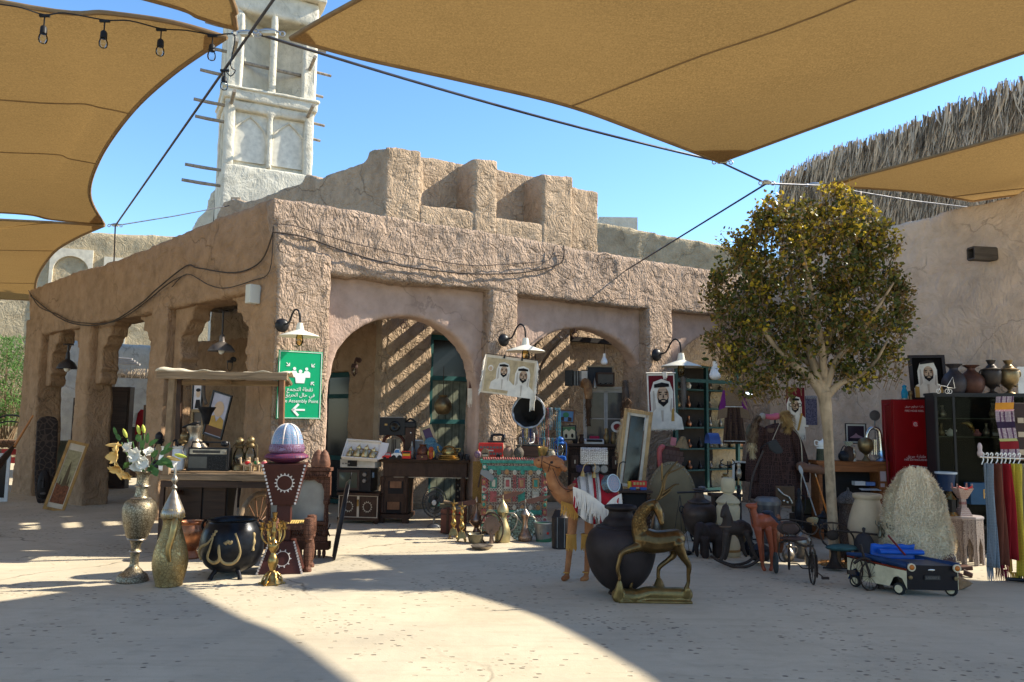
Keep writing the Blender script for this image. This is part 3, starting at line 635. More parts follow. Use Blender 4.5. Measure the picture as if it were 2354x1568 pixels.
P5=e0[-1]; Q5=Vector((-27,22,5.2)); D5=Vector((-17.2,12.9,5.2))
e3=[A5,atz(120,511,4.95),atz(0,505,5.0),D5]
s5_=sail('lower tan shade sail at the left edge beneath the larger one',[e0,[P5,Q5.lerp(P5,.5),Q5],[D5,Vector((-22,16.5,5.2)),Q5],e3],seams=(.45,.8),patches=((0,0),))
def farsail(label,px,zz=4.9):
    pts=[atz(x,y,z_) for x,y,z_ in px]; root=bpy.data.objects.new('shade_sail',None); COL.objects.link(root); root.location=pts[0]; tag(root,label,'shade sail','tan shade sails stretched over the courtyard')
    b=MB(); b.F([b.V(p-pts[0]) for p in pts]); link('panel',b.mesh('panel',sailm),root)
    b=MB(); b.tube([p-pts[0] for p in pts+[pts[0]]],.04,6); link('hem',b.mesh('hem',hemm,60),root)
farsail('far shade sail between the left pillar and the photo edge, upper of two',[(66,700,6.0),(66,712,6),(45,730,6),(-60,760,6),(-90,690,6.6)])
farsail('far shade sail at the left edge, lower of two, above the green bush',[(62,738,7.5),(20,742,7.5),(-40,770,7.5),(-80,735,7.8)])
cabm=M('steel_cable',(.10,.10,.11),rough=.4,metal=.8,bump=0); stl=M('galvanised_steel',(.42,.42,.42),rough=.35,metal=.9,bump=0)
HN=atz(265,519,4.92); ND=atz(1762,422,4.55)
def cable(label,pts,r=.012,grp='steel cables of the shade sails',mat=cabm,name='cable'):
    o0=Vector(pts[0]); b=MB(); b.tube([Vector(p)-o0 for p in pts],r,6); o=link(name,b.mesh(name,mat,60),None,o0); tag(o,label,'cable',grp); return o
anch=Vector(at(262,603,13.9));
cable('thick steel cable running from the top edge past the tower down to the left node',[HUB+(HUB-HN)*.55,HUB,HN],.015)
cable('short upright tie from the left cable node to the side parapet',[HN,anch],.012)
cable('thin cable from the left node to the anchor plate by the tower foot',[HN,atz(400,497,5.6),Vector(at(541,470,17.2))],.011)
cable('long cable from the tower hub across the sky to the right sail tip',[HUB+Vector((.12,0,0)),*catenary(HUB+Vector((.12,0,0)),B3+Vector((.05,.02,0)),.06)[1:]],.014)
cable('short cable joining the right sail tip to the right cable node',[B3,ND],.012)
cable('slanting cable from the right node down to the arcade roof',[ND,Vector(FRR(*((hr(1437,622)[0],.02,hr(1437,622)[1]-.0))))],.012)
cable('cable from the right node to the smaller right sail tip',[ND,A4],.012)
cable('cable running along below the right sail to the house wall',[A4,atz(2100,462,4.98),atz(2236,470,5.0)+Vector((.1,.1,-.03)),Vector((8,11.8,5.0))],.010)
def shackle(label,p,sz=.09,ax=(1,0,0)):
    o0=Vector(p); e=bpy.data.objects.new('cable_fitting',None); COL.objects.link(e); e.location=o0; tag(e,label,'cable fitting','metal fittings on the sail cables')
    ax=Vector(ax).normalized(); sd=ax.cross(Vector((0,0,1))).normalized()
    b=MB(); b.tube([ax*-sz*1.2+Vector((0,0,.02)),ax*-sz*.4+Vector((0,0,.03)),ax*sz*.4+Vector((0,0,.03)),ax*sz*1.2+Vector((0,0,.02))],[.008,.018,.018,.008],8); link('turnbuckle',b.mesh('turnbuckle',stl,50),e)
    for q in (-1,1):
        b=MB(); c_=ax*(q*sz*1.5); b.tube([c_+ax*(.024*math.cos(t))+Vector((0,0,.024*math.sin(t)))+sd*.01 for t in [2*math.pi*i/10 for i in range(11)]],.007,6); link('ring',b.mesh('ring',stl,50),e)
    b=MB(); b.box((0,0,0),(sz*1.6,.05,.018)); link('plate',b.mesh('plate',M('fitting_cream',(.6,.57,.45),rough=.5),None),e)
def dirv(a,b): return (Vector(b)-Vector(a)).normalized()
shackle('cluster of shackles and links at the hub right of the tower',HUB+Vector((.2,-.03,0)),.08,dirv(HUB,A3)); shackle('hub plate where four sails meet in front of the tower',HUB-Vector((.02,0,0)),.07,dirv(HUB,A3))
shackle('fitting where the left cables meet above the side parapet',HN,.07); shackle('fitting at the tip of the largest sail',B3+Vector((.03,0,-.01)),.07); shackle('cream pulley plate at the tip of the right sail',A4-Vector((.08,0,0)),.09); shackle('cable node fitting high above the third arch',ND,.05)
for (t,a,b_) in ((.12,HUB,B3),(.2,HUB,B3)):
    pass
k=K('anchor_plate','small square steel plate bolted to the parapet near the tower foot','plate',541,470,17.1); k.box('plate',M('plate_tan',(.40,.30,.2),rough=.6),(0,0,0),(22,3,34)); k.tube('bolt',stl,[(0,-2,-6),(0,-14,-6)],2.5); k.tube('bolt',stl,[(0,-2,8),(0,-12,8)],2)
blk=M('black_rubber',(.015,.015,.015),rough=.5,bump=0); bulbg=glass('bulb_glass',(.92,.95,.95))
edge=[atz(x,y,5.10) for x,y in ((0,10),(50,18),(103,34),(150,30),(241,46),(300,48),(371,66),(430,70),(489,80),(525,78),(540,86),(530,150),(541,162),(530,175),(517,160))]
ST=bpy.data.objects.new('bulb_string',None); COL.objects.link(ST); ST.location=edge[0]; tag(ST,'black festoon cable with clear bulbs clipped to the left sail','string of lights')
b=MB(); b.tube([p-edge[0] for p in curve3(edge,4)],.006,6); link('wire',b.mesh('wire',blk,60),ST)
bme=None
for x,y,yb in ((103,34,98),(241,46,108),(371,66,126),(489,80,135),(517,160,200)):
    p=atz(x,y,5.10); s_=p.y/FX; d_=(yb-y)*s_
    b=MB(); b.box((0,0,-.01),(.09,.02,.02)); b.tube([(0,0,0),(0,0,-d_*.48)],.006,6); b.tube([(0,0,-d_*.45),(0,0,-d_*.52),(0,0,-d_*.75)],[.018,.028,.03],10); o=link('lamp_holder',b.mesh('lamp_holder',blk,45),ST,p-edge[0])
    b=MB(); b.lathe(prof_smooth([(.0,-.095),(.030,-.08),(.038,-.05),(.034,-.02),(.022,0)]),n=14); o2=link('bulb',b.mesh('bulb',bulbg,80),o,(0,0,-d_*.75))
wirem=M('wall_wire',(.06,.045,.035),rough=.8,bump=0)
def wallwire(label,px,fn,fr,r=.014,off=.05):
    pts=[Vector(fr(fn(x,y,off)[0],off,fn(x,y,off)[1])) for x,y in px]; cable(label,curve3(pts,5),r,'wires slung along the mud walls',wirem,'wall_wire')
wallwire('black wire sagging across the front frieze from the corner',[(628,533),(700,545),(800,580),(900,607),(1000,622),(1080,629),(1170,629),(1230,622),(1285,607),(1296,590),(1296,565)],hr,FRR,.011)
wallwire('thin grey wire above the black one across the front frieze',[(628,515),(680,520),(800,556),(950,590),(1080,610),(1150,608),(1240,602),(1265,595),(1275,565)],hr,FRR,.006)
wallwire('doubled wire slung in loops along the side parapet',[(66,668),(90,705),(130,722),(170,740),(250,742),(300,720),(340,690),(390,650),(430,630)][::1],hl,FRL,.009)
wallwire('thick wire rising to a peak along the side parapet',[(70,680),(150,738),(240,745),(320,700),(360,665),(427,612),(455,616),(540,627),(600,600),(628,533)],hl,FRL,.011)
wallwire('lower looping wire under the side parapet peak',[(395,660),(430,630),(480,655),(520,662),(580,645),(620,622),(628,520)],hl,FRL,.007)
# ================================================================ common materials
gold=M('brass',(.33,.22,.085),rough=.40,metal=.9,vs=12,var=.3); goldb=M('brass_bright',(.34,.225,.08),rough=.30,metal=.95,vs=14,var=.2)
oldbrass=M('brass_old',(.20,.145,.075),rough=.42,metal=.85,vs=9,var=.4); copper=M('copper',(.34,.15,.08),rough=.35,metal=.9,vs=10,var=.35)
ironm=M('black_iron',(.022,.022,.026),rough=.42,metal=.5,vs=9,var=.4); pewter=M('pewter',(.30,.26,.21),rough=.38,metal=.85,vs=12,var=.3)
dkwood=M('dark_wood',(.055,.030,.020),rough=.5,kind='wood',bump=.3); dkwoodx=M('dark_wood_board',(.055,.030,.020),rough=.45,kind='woodx',bump=.3)
oldwood=M('weathered_wood',(.24,.165,.10),rough=.85,kind='wood',bump=.6); oldwoodx=M('weathered_board',(.30,.21,.13),rough=.85,kind='woodx',bump=.6)
brownw=M('brown_wood',(.19,.095,.05),rough=.55,kind='wood',bump=.4); redwood=M('carved_redwood',(.17,.075,.045),rough=.65,kind='inlay',c2=(.07,.028,.016),bs=26,bump=.5)
white=M('white_paint',(.78,.76,.70),rough=.5,var=.05,bump=.05); cream=M('cream_paint',(.70,.62,.46),rough=.6,var=.08); black=M('black_plastic',(.016,.016,.018),rough=.35,bump=.02,var=.1)
red=M('red_paint',(.50,.025,.02),rough=.35,bump=.03,var=.15); blue=M('blue_enamel',(.02,.09,.32),rough=.35,bump=.03); blackm=M('black_matt',(.02,.018,.018),rough=.85)
grey=M('grey_metal',(.20,.20,.20),rough=.4,metal=.6); leather=M('brown_leather',(.13,.05,.035),rough=.5,bs=60,bump=.3)
k=K('flower_vase','tall engraved silver brass floor vase holding white lilies, leftmost vessel in the sun','vase',304,1336,group=None,tilt=2.6)
pr=[(0,0),(33,0),(33,6),(30,14),(22,20),(16,27),(10,33),(9,45),(10,62),(12,68),(9,72),(12,84),(16,92),(22,97),(27,112),(33,132),(36,152),(35,165),(30,176),(20,183),(15,186),(13,196),(12,210),(15,212),(13,216),(13,232),(16,240),(20,243),(17,243),(11,225),(9,200)]
k.lathe('body',M('vase_engraved',(.34,.29,.20),rough=.42,metal=.85,kind='engrave',bs=42,c2=(.13,.10,.06),bump=.3),prof_smooth(pr,2),n=40)
for z in (66,93,183,211): k.lathe('band',pewter,[(0,z-2),({66:13,93:19,183:21,211:16}[z],z-2),({66:14,93:21,183:23,211:17}[z],z),({66:13,93:20,183:20,211:16}[z],z+2),(0,z+2)],n=32)
vase=k
petw=M('petal_white',(.80,.78,.70),rough=.5,var=.06,trans=.25,bump=.1); pety=M('petal_yellow',(.80,.55,.20),rough=.5,var=.1,trans=.25,bump=.1)
lfm=M('leaf_green',(.07,.15,.04),rough=.45,var=.3,trans=.15); budm=M('bud_green',(.45,.48,.08),rough=.5,trans=.1)
def petal(b,c,dr,l,w,curl=.5,up=None,fold=.15,tw=0):
    dr=Vector(dr).normalized(); up=Vector(up or (0,0,1)); sd=dr.cross(up); sd=sd.normalized() if sd.length>1e-3 else Vector((1,0,0)); nn=sd.cross(dr).normalized()
    def fn(u,v):
        x=u; wd=w*math.sin(math.pi*min(1,.08+.92*x))**.8*(v-.5)*2; h=-curl*l*x*x*.6+abs(v-.5)*2*fold*w*(1)
        p=Vector(c)+dr*(l*x)+sd*wd+nn*(h+.12*w*math.sin(9*x+4*v)); return p
    b.grid(fn,6,4)
ft=K('lily_bouquet','bouquet of white and yellow lilies with buds and green leaves in the engraved vase','flowers',loc=vase.loc+Vector((0,0,0)),sc=vase.s)
rnd=random.Random(4)
def flower(px,py,n,l,w,mat,depth=0,face=(0,-1,.3),nm='white_bloom'):
    b=ft.mb(); c=Vector((px-304,depth,1336-py)); f=Vector(face).normalized(); a=f.orthogonal().normalized(); c2=f.cross(a)
    for i in range(n):
        t=2*math.pi*i/n+rnd.random()*.5; q=(.3 if i>=n*.6 else .75); dr=a*math.cos(t)*q+c2*math.sin(t)*q+f*(1.05-q*.7)
        petal(b,c+a*math.cos(t)*1.5+c2*math.sin(t)*1.5,dr,l*(.8+.4*rnd.random()),w*(.8+.4*rnd.random()),curl=.5,up=f,fold=.25)
    ft.add(nm,b,mat,smooth=60)
z2_=lambda x,y:(z2(x,y))
for (x,y,n,l,w,mt,dp,fc) in ((265,385,11,13,7,petw,-4,(-.3,-1,.5)),(340,440,14,17,9,petw,-14,(0,-1,.2)),(400,490,12,15,9,petw,-12,(.3,-1,0)),(350,520,9,14,8,petw,-10,(0,-1,-.4)),(430,420,9,12,6,petw,0,(.3,-.6,.6)),
    (200,450,7,24,9,pety,-10,(-.7,-.7,0)),(225,540,8,22,10,pety,-12,(-.5,-.8,-.5)),(270,580,7,18,9,pety,-6,(-.2,-.6,-.7)),(190,400,5,18,6,pety,-4,(-1,-.4,.2))):
    X,Y=z2(x,y); flower(X,Y,n,l,w,mt,dp,fc,'white_bloom' if mt is petw else 'yellow_bloom')
def L2(x,y,dp=0): X,Y=z2(x,y); return Vector((X-304,dp,1336-Y))
for a,c_ in (((200,360),(70,362)),((240,300),(205,225)),((345,270),(320,195)),((380,260),(365,190)),((580,450),(690,480)),((640,430),(740,450))):
    p0,p1=L2(*a),L2(*c_); b=ft.mb(); b.tube([p0,p0.lerp(p1,.35),p0.lerp(p1,.75),p1],[2,4.6,3.6,.5],8); ft.add('bud',b,pety if c_[0]in(70,690) else budm,smooth=60)
b=ft.mb()
for a in ((200,340),(245,310),(350,280),(380,270),(560,440),(500,420),(290,330)): b.tube([L2(400,600,0),L2((400+a[0])/2,520,-2),L2(*a)],1.2,5)
ft.add('stem',b,lfm,smooth=60)
for i,(x,y,dx,dz,l,w) in enumerate(((380,380,.2,1,22,6),(430,360,.8,.6,26,6),(520,430,.9,.5,34,7),(540,470,1,-.2,30,7),(480,540,.5,-.8,22,8),(450,520,.2,-.9,20,9),(560,400,.7,.9,26,5),(160,280,-.3,1,20,4),(185,320,-.5,.9,18,5),(420,340,.1,1,24,5),(500,500,1,.1,30,8),(270,500,-.4,-.5,18,7),(400,560,.1,-.8,16,7),(570,490,.9,-.5,26,6),(450,450,.7,.7,22,7),(350,330,-.1,1,18,6))):
    b=ft.mb(); petal(b,L2(x,y,-6+i%3*4),(dx,-.35,dz),l,w,curl=.35,up=(0,-1,.4)); ft.add('leaf',b,lfm,smooth=60)
k=K('brass_coffee_pot','tall hammered gold brass coffee pot with pointed lid, standing in front of the cart','coffee pot',388,1346)
pr=[(0,0),(26,0),(29,6),(35,30),(38,50),(36,72),(31,92),(25,112),(20,130),(20,142),(23,148),(27,150),(25,152),(26,158),(22,170),(15,186),(9,200),(5,208),(4,212),(7,216),(4,220),(3,224),(7,231),(6,238),(3,243),(3,252),(1.5,258),(1,266),(0,268)]
hm=M('brass_hammered',(.36,.27,.125),rough=.42,metal=.88,kind='engrave',bs=24,c2=(.24,.17,.075),bump=.5)
k.lathe('body',hm,prof_smooth(pr[:15],2),n=36); k.lathe('lid',pewter,prof_smooth(pr[11:],2),n=32)
k.add('spout',k.mb().tube(curve3([(14,-18,150),(17,-26,142),(16,-34,112),(11,-38,84),(15,-36,58)],4),[5,6,6.5,7,7.5,7.5,7.5,7,7,6.5,6.5,6,6,5.5,5,4,2.5],10,flat=.6),gold,smooth=60)
ct=K('handcart_stall','old wooden handcart stall with cloth topped canopy and spoked wheels','cart',372,1262,9.2)
W2=262; DD=118
b=ct.mb()
ct.box('table_top',oldwoodx,(W2/2-8,DD/2,164),(W2+10,DD+8,11),bevel=.006)
for q in range(6): ct.box('plank',oldwoodx,(W2/2-8,6+q*(DD-8)/5.5,171.5),(W2+6,DD/6-2,3))
ct.box('apron',dkwoodx,(W2/2-8,2,150),(W2-6,5,14))
for (x,y,x2,mt,r0) in ((0,0,4,oldwood,7),(W2+2,0,W2-8,brownw,5.5),(-20,DD,-32,dkwood,6),(W2-26,DD,W2-46,dkwood,6)):
    b=ct.mb(); h0=0 if mt is not oldwood else 170; b.box(((x+x2)/2 if mt is not oldwood else (x+x2)/2,y,(h0+392)/2),(r0*2,r0*2,392-h0),Matrix.Rotation(math.atan2(x2-x,392),3,'Y')); ct.add('post',b,mt,smooth=None,bevel=.004)
for (x,y,z0) in ((-8,6,0),(W2-10,6,0),(-8,DD-6,0),(W2-10,DD-6,0)): ct.box('leg',dkwood,(x,y,78),(9,9,158),bevel=.003)
ct.box('canopy_beam',oldwoodx,(W2/2-11,-10,391),(W2+36,9,17),bevel=.004); ct.box('canopy_beam',oldwoodx,(W2/2-38,DD,380),(W2+24,9,13),bevel=.004)
for x in (-24,W2/2-16,W2): b=ct.mb(); b.tube([(x,-4,392),(x-22,DD,380)],5,6); ct.add('canopy_rafter',b,oldwood,smooth=None)
clothm=M('canvas_cream',(.60,.52,.38),rough=.9,kind='fabric',bs=60,bump=.2)
b=ct.mb(); b.grid(lambda u,v:(-34+u*(W2+46)-26*v,-10+v*(DD+16),403+2*math.sin(u*19)*(1-v*.5)+2.5*math.sin(u*7+1)+1.5*math.sin(u*41)-9*v-(5+2*math.sin(u*13) if v<.02 else 0)+2*math.sin(v*9+u*4)),40,8); ct.add('canopy_cloth',b,clothm,smooth=80,solid=.012)
def wheel(kk,c,r,ax='x',sp=12,mt=None,tyre=None,nm='wheel',w=3):
    b=kk.mb(); rot=Matrix.Rotation(R(90),3,'Y') if ax=='x' else (Matrix.Rotation(R(90),3,'X') if ax=='y' else ax)
    pts=[Vector(c)+rot@Vector((r*math.cos(t),r*math.sin(t),0)) for t in [2*math.pi*i/28 for i in range(29)]]
    b.tube(pts,w,8); o=kk.add(nm,b,tyre or mt,smooth=60)
    b=kk.mb(); b.ell(c,(w*1.4,)*3,n=8,m=6)
    for i in range(sp):
        t=2*math.pi*i/sp; b.tube([Vector(c),Vector(c)+rot@Vector((r*math.cos(t),r*math.sin(t),0))],max(.5,w*.22),5)
    kk.add('spokes',b,mt,smooth=60,parent=o); return o
wheel(ct,(14,40,62),66,'x',14,brownw,dkwood,w=6); wheel(ct,(W2-58,30,62),66,Matrix.Rotation(R(70),3,'Z')@Matrix.Rotation(R(90),3,'X'),14,brownw,oldwood,w=6)
ct.tube('axle',dkwood,[(14,40,62),(W2-58,40,62)],4)
k=K('storage_box','black wooden storage cabinet in the shade under the handcart','cabinet',468,1262,9.6); k.box('body',blackm,(0,10,82),(112,60,140));
for i in (0,1): k.box('door',dkwoodx,(-27+54*i,-21.5,82),(50,3,128),bevel=.004)
k=K('copper_pot','round copper pot on the ground under the handcart','pot',436,1263,8.9); k.lathe('body',copper,prof_smooth([(0,0),(22,0),(20,6),(14,13),(24,22),(33,34),(35,48),(30,58),(34,62),(32,62),(28,57),(0,50)],2))
CT=ct.loc.z; tz=CT+173*ct.s
def onct(name,label,cat,x,dy,group=None,**kw):
    d=9.2+dy; p=at(x,900,d); return K(name,label,cat,loc=(p.x,d,tz),group=group,**kw)
k=onct('enamel_pot','white enamel pot with two tall black handles on the handcart','pot',404,.16)
k.lathe('body',M('white_enamel',(.80,.79,.74),rough=.2,var=.04,bump=.02),prof_smooth([(0,0),(24,0),(27,8),(28,26),(25,38),(22,46),(23,52),(25,54),(20,50),(0,46)],2));
for sx in (-8,8): k.tube('handle',black,curve3([(sx-5,-6,44),(sx-5,-8,62),(sx+1,-8,68),(sx+6,-8,60),(sx+6,-6,44)],4),2.2)
k.lathe('lid',cream,[(0,47),(23,49),(22,53),(0,55)])
k=onct('radio','black cassette radio with silver dial standing on the handcart','radio',488,.14)
k.box('case',black,(0,8,26),(92,24,52),bevel=.006)
k.box('dial_panel',pewter,(0,-4.5,43),(84,1.5,11)); k.box('dial_scale',M('dial_dark',(.05,.045,.04),rough=.4),(-4,-5.6,43),(62,1,6)); k.box('speaker_grille',M('grille_grey',(.07,.07,.065),rough=.5,kind='inlay',c2=(.01,.01,.01),bs=120,bump=.4),(22,-4.6,18),(42,1.5,32)); k.box('tape_door',M('tape_grey',(.09,.09,.08),rough=.25),(-23,-4.6,19),(42,1.5,26),bevel=.002)
k.lathe('knob',pewter,[(0,0),(4,0),(4,5),(0,5)],c=(37,-5,43),rot=Matrix.Rotation(R(90),3,'X')); k.tube('handle',black,[(-44,8,50),(-42,8,64),(42,8,64),(44,8,50)],2); k.lathe('horn_speaker',black,prof_smooth([(0,0),(7,2),(9,6),(7,12),(0,14)],2),c=(32,8,54))
lampg=glass('lamp_glass',(.86,.9,.85))
def lantern(k,h,r,met,gl=None):
    k.lathe('tank',met,prof_smooth([(0,0),(r,0),(r*1.05,h*.06),(r,h*.14),(r*.5,h*.2),(0,h*.21)],2))
    k.lathe('glass_chimney',gl or lampg,prof_smooth([(r*.5,h*.2),(r*.85,h*.36),(r*.8,h*.5),(r*.45,h*.66)],3))
    k.lathe('cap',met,prof_smooth([(0,h*.66),(r*.6,h*.66),(r*.75,h*.72),(r*.5,h*.78),(r*.62,h*.84),(r*.55,h*.92),(r*.2,h*.98),(0,h)],2))
    for sx in (-1,1): k.tube('side_tube',met,curve3([(sx*r*.9,0,h*.1),(sx*r*1.05,0,h*.35),(sx*r*1.0,0,h*.7),(sx*r*.5,0,h*.8)],4),r*.09,6)
for x,dy,h,lb in ((557,.25,76,'brown hurricane lantern, left of the pair beside the radio'),(582,.25,79,'brown hurricane lantern with greenish glass, right of the pair beside the radio'),(430,.5,84,'hurricane lantern behind the white enamel pot')):
    lantern(onct('hurricane_lantern',lb,'lantern',x,dy,group='hurricane lanterns on the handcart'),h,15,oldbrass)
k=onct('lantern_black','small black railway lantern at the left end of the handcart','lantern',372,.55); lantern(k,82,14,ironm)
k=onct('silver_ewer','grey metal ewer with a wide curled mouth behind the radio','ewer',452,.55)
k.lathe('body',pewter,prof_smooth([(0,0),(20,0),(28,22),(24,44),(14,64),(13,80),(18,96),(0,96)],3)); k.tube('mouth_rim',ironm,[(18*math.cos(t)-8,14*math.sin(t),98+6*math.cos(t)) for t in [2*math.pi*i/14 for i in range(15)]],2)
k.tube('arm',pewter,curve3([(10,0,60),(30,0,40),(46,0,22),(52,0,4)],4),8)
def toycamel(k,s,body,blanket):
    b=k.mb(); b.ell((0,0,16*s),(11*s,5*s,6*s),n=10); b.ell((0,0,22*s),(5*s,4*s,5*s),n=8)
    for sx in (-7,7):
        for sy in (-3,3): b.tube([(sx*s,sy*s,14*s),(sx*s*1.05,sy*s,0)],[1.9*s,1.2*s],6)
    b.tube(curve3([(-9*s,0,17*s),(-14*s,0,17*s),(-16*s,0,24*s),(-16*s,0,30*s)],3),[3.4*s]+[2.2*s]*9,7); b.tube([(-15*s,0,30*s),(-22*s,0,28.5*s)],[2.8*s,1.6*s],7)
    k.add('body',b,body,smooth=60,voxel=.004,smooth_it=0) if False else k.add('body',b,body,smooth=60)
    b=k.mb(); b.ell((0,0,19*s),(7*s,6*s,6*s),n=10); k.add('blanket',b,blanket,smooth=60)
tcm=M('toy_camel_tan',(.50,.36,.22),rough=.6);
for x,dy,lb,bl in ((577,.06,'small toy camel with red blanket, left one at the cart end',red),(597,.12,'small toy camel with green blanket, middle one at the cart end',M('toy_green',(.03,.22,.08),rough=.5)),(615,.06,'small toy camel with pink blanket, right one at the cart end',M('toy_pink',(.60,.12,.14),rough=.5))):
    toycamel(onct('toy_camel',lb,'toy camel',x,dy,group='toy camels on the handcart'),1.0,tcm,bl)
def frame(name,label,cat,x,y,d,w,h,fmat,fw,inner,rot=0,tilt=0,lean=0,group=None,mount=None,depth=4):
    """x,y = bottom centre pixel"""
    k=K(name,label,cat,x,y,d,rot=rot,tilt=tilt,lean=lean,group=group)
    for (c,sz,) in (((0,0,fw/2),(w,depth,fw)),((0,0,h-fw/2),(w,depth,fw)),((-w/2+fw/2,0,h/2),(fw,depth,h-2*fw)),((w/2-fw/2,0,h/2),(fw,depth,h-2*fw))): k.box('frame_side',fmat,c,sz,bevel=.003)
    k.box('picture',inner,(0,1,h/2),(w-2*fw,1,h-2*fw))
    if mount: k.box('mount',mount[0],(0,.3,h/2),(w-2*fw-.5,.6,h-2*fw-.5)); k.kids[-2].dimensions if False else None
    return k
def shapes(k,mat,polys,y,part='print',parent=None):
    for p in polys: b=k.mb(); b.prism(p,y,y+.4); k.add(part,b,mat,smooth=None,parent=parent)
def ellp(cx,cz,rx,rz,n=20,a0=0,a1=2*math.pi): return [(cx+rx*math.cos(a0+(a1-a0)*i/n),cz+rz*math.sin(a0+(a1-a0)*i/n)) for i in range(n+(0 if a1-a0>6.2 else 1))]
skin_=M('print_skin',(.55,.38,.25),rough=.8,bump=.05); hairm=M('print_black',(.015,.012,.012),rough=.8,bump=.05); pw=M('print_white',(.74,.68,.58),rough=.8,bump=.05); pm_=M('print_maroon',(.13,.01,.015),rough=.8,bump=.05); pgold=M('print_gold',(.45,.27,.07),rough=.8,bump=.05)
pshade=M('print_shade',(.50,.43,.35),rough=.8,bump=.05)
def headscarf(k,cx,cz,s,y,face=1,beard=True,black_top=True,glasses=False):
    """a generic man in a white headscarf, printed flat: chest, scarf, face, beard, cord"""
    shapes(k,pw,[[(cx-46*s,cz-70*s),(cx+46*s,cz-70*s),(cx+42*s,cz-46*s),(cx+24*s,cz-30*s),(cx+25*s,cz+8*s),(cx+18*s,cz+28*s),(cx,cz+34*s),(cx-18*s,cz+28*s),(cx-26*s,cz+6*s),(cx-25*s,cz-30*s),(cx-42*s,cz-44*s)]],y)
    shapes(k,skin_,[ellp(cx+face*2*s,cz,13.5*s,19*s)],y-.5)
    shapes(k,hairm,[[(cx-12*s+face*2*s,cz-2*s),(cx-8*s+face*2*s,cz-9*s),(cx+2*face*s,cz-6*s),(cx+8*s+face*2*s,cz-9*s),(cx+12*s+face*2*s,cz-2*s),(cx+11*s+face*2*s,cz-14*s),(cx+face*2*s,cz-23*s),(cx-11*s+face*2*s,cz-14*s)]] if beard else [],y-1.0) if beard else None
    shapes(k,skin_,[ellp(cx+face*2*s,cz-11*s,4.5*s,2*s)],y-1.5)
    shapes(k,hairm,[[(cx-10*s+face*2*s,cz+5*s),(cx-3*s+face*2*s,cz+6*s),(cx-3*s+face*2*s,cz+8*s),(cx-10*s+face*2*s,cz+8*s)],[(cx+3*s+face*2*s,cz+6*s),(cx+10*s+face*2*s,cz+5*s),(cx+10*s+face*2*s,cz+8*s),(cx+3*s+face*2*s,cz+8*s)],ellp(cx-6*s+face*2*s,cz+2.5*s,2.4*s,1.3*s,8),ellp(cx+6*s+face*2*s,cz+2.5*s,2.4*s,1.3*s,8),[(cx+face*2*s,cz+3*s),(cx+face*2*s+1.6*s,cz-4*s),(cx+face*2*s-1.6*s,cz-4.6*s)]],y-1.6)
    shapes(k,M('print_skin_dark',(.30,.17,.10),rough=.8,bump=.05),[[(cx+face*2*s+x*s,cz+z*s) for x,z in ((8,14),(12,6),(12,-6),(9,-3),(7,4))],[(cx+face*2*s+x*s,cz+z*s) for x,z in ((-11,10),(-8,13),(-7,4),(-10,-4),(-12,2))],[(cx+face*2*s+x*s,cz+z*s) for x,z in ((-2,-4.6),(2,-4.6),(2.6,-3.4),(1,4),(0,-3.4))],[(cx+face*2*s+x*s,cz+z*s) for x,z in ((-9,11),(9,11),(8,12),(-8,12))]],y-.8)
    if black_top: shapes(k,hairm,[[(cx-17*s,cz+16*s),(cx+16*s,cz+18*s),(cx+16*s,cz+24*s),(cx,cz+27*s),(cx-17*s,cz+23*s)]],y-.9)
    shapes(k,pshade,[[(cx-20*s,cz+10*s),(cx-17*s,cz+10*s),(cx-14*s,cz-26*s),(cx-22*s,cz-34*s)],[(cx-4*s,cz-30*s),(cx+2*s,cz-30*s),(cx+1*s,cz-66*s),(cx-1*s,cz-66*s)],[(cx+20*s,cz-6*s),(cx+22*s,cz-6*s),(cx+20*s,cz-36*s),(cx+16*s,cz-30*s)]],y-.6)
k=frame('tilted_poster_frame','dark framed poster of a portrait leaning sideways behind the handcart','framed picture',487,1005,10.9,56,104,black,4,M('poster_ground',(.42,.40,.46),rough=.6),rot=-20,tilt=14)
shapes(k,skin_,[ellp(0,66,14,18)],0,part='print'); shapes(k,pgold,[[(-23,24),(23,24),(20,44),(8,50),(0,36),(-8,50),(-20,44)]],-.2,part='print'); shapes(k,M('poster_brown',(.10,.04,.02),rough=.6),[[(-24,6),(24,6),(24,24),(-24,24)]],-.3,part='print')
k=frame('portrait_picture','small framed portrait print on the wall behind the handcart canopy','framed picture',452,945,11.6,34,66,black,3,M('print_pale',(.55,.50,.50),rough=.6),rot=-30); shapes(k,skin_,[ellp(2,40,7,9)],0); shapes(k,hairm,[ellp(2,48,8,4),[(-8,6),(12,6),(9,26),(-4,26)]],-.2)
k=frame('gilt_portrait','old gilt framed oil portrait of a woman behind the handcart','framed picture',451,1030,11.3,44,88,M('gilt_dark',(.30,.19,.07),rough=.5,kind='engrave',bs=40,c2=(.12,.07,.03)),7,M('oil_dark',(.07,.05,.035),rough=.5),rot=-30); shapes(k,skin_,[ellp(0,54,5,7)],0); shapes(k,M('oil_pale',(.45,.38,.28),rough=.6),[[(-7,14),(7,14),(5,44),(-4,44)]],-.1)
k=K('brass_horn','dark carved tube with a flared metal horn hanging behind the handcart','horn',462,1000,10.3); k.add('tube',k.mb().tube(curve3([(2,0,150),(0,0,120),(2,0,90),(8,0,70)],4),[4]*13,8),M('carved_black',(.03,.025,.022),rough=.6,kind='inlay',c2=(.15,.12,.1),bs=60),smooth=60); k.lathe('bell',ironm,prof_smooth([(6,0),(9,10),(12,24),(20,38),(19,38),(10,24),(0,12)],2),c=(10,0,24))
k=K('cauldron','big black iron cauldron on three legs with gold calligraphy','cauldron',530,1322)
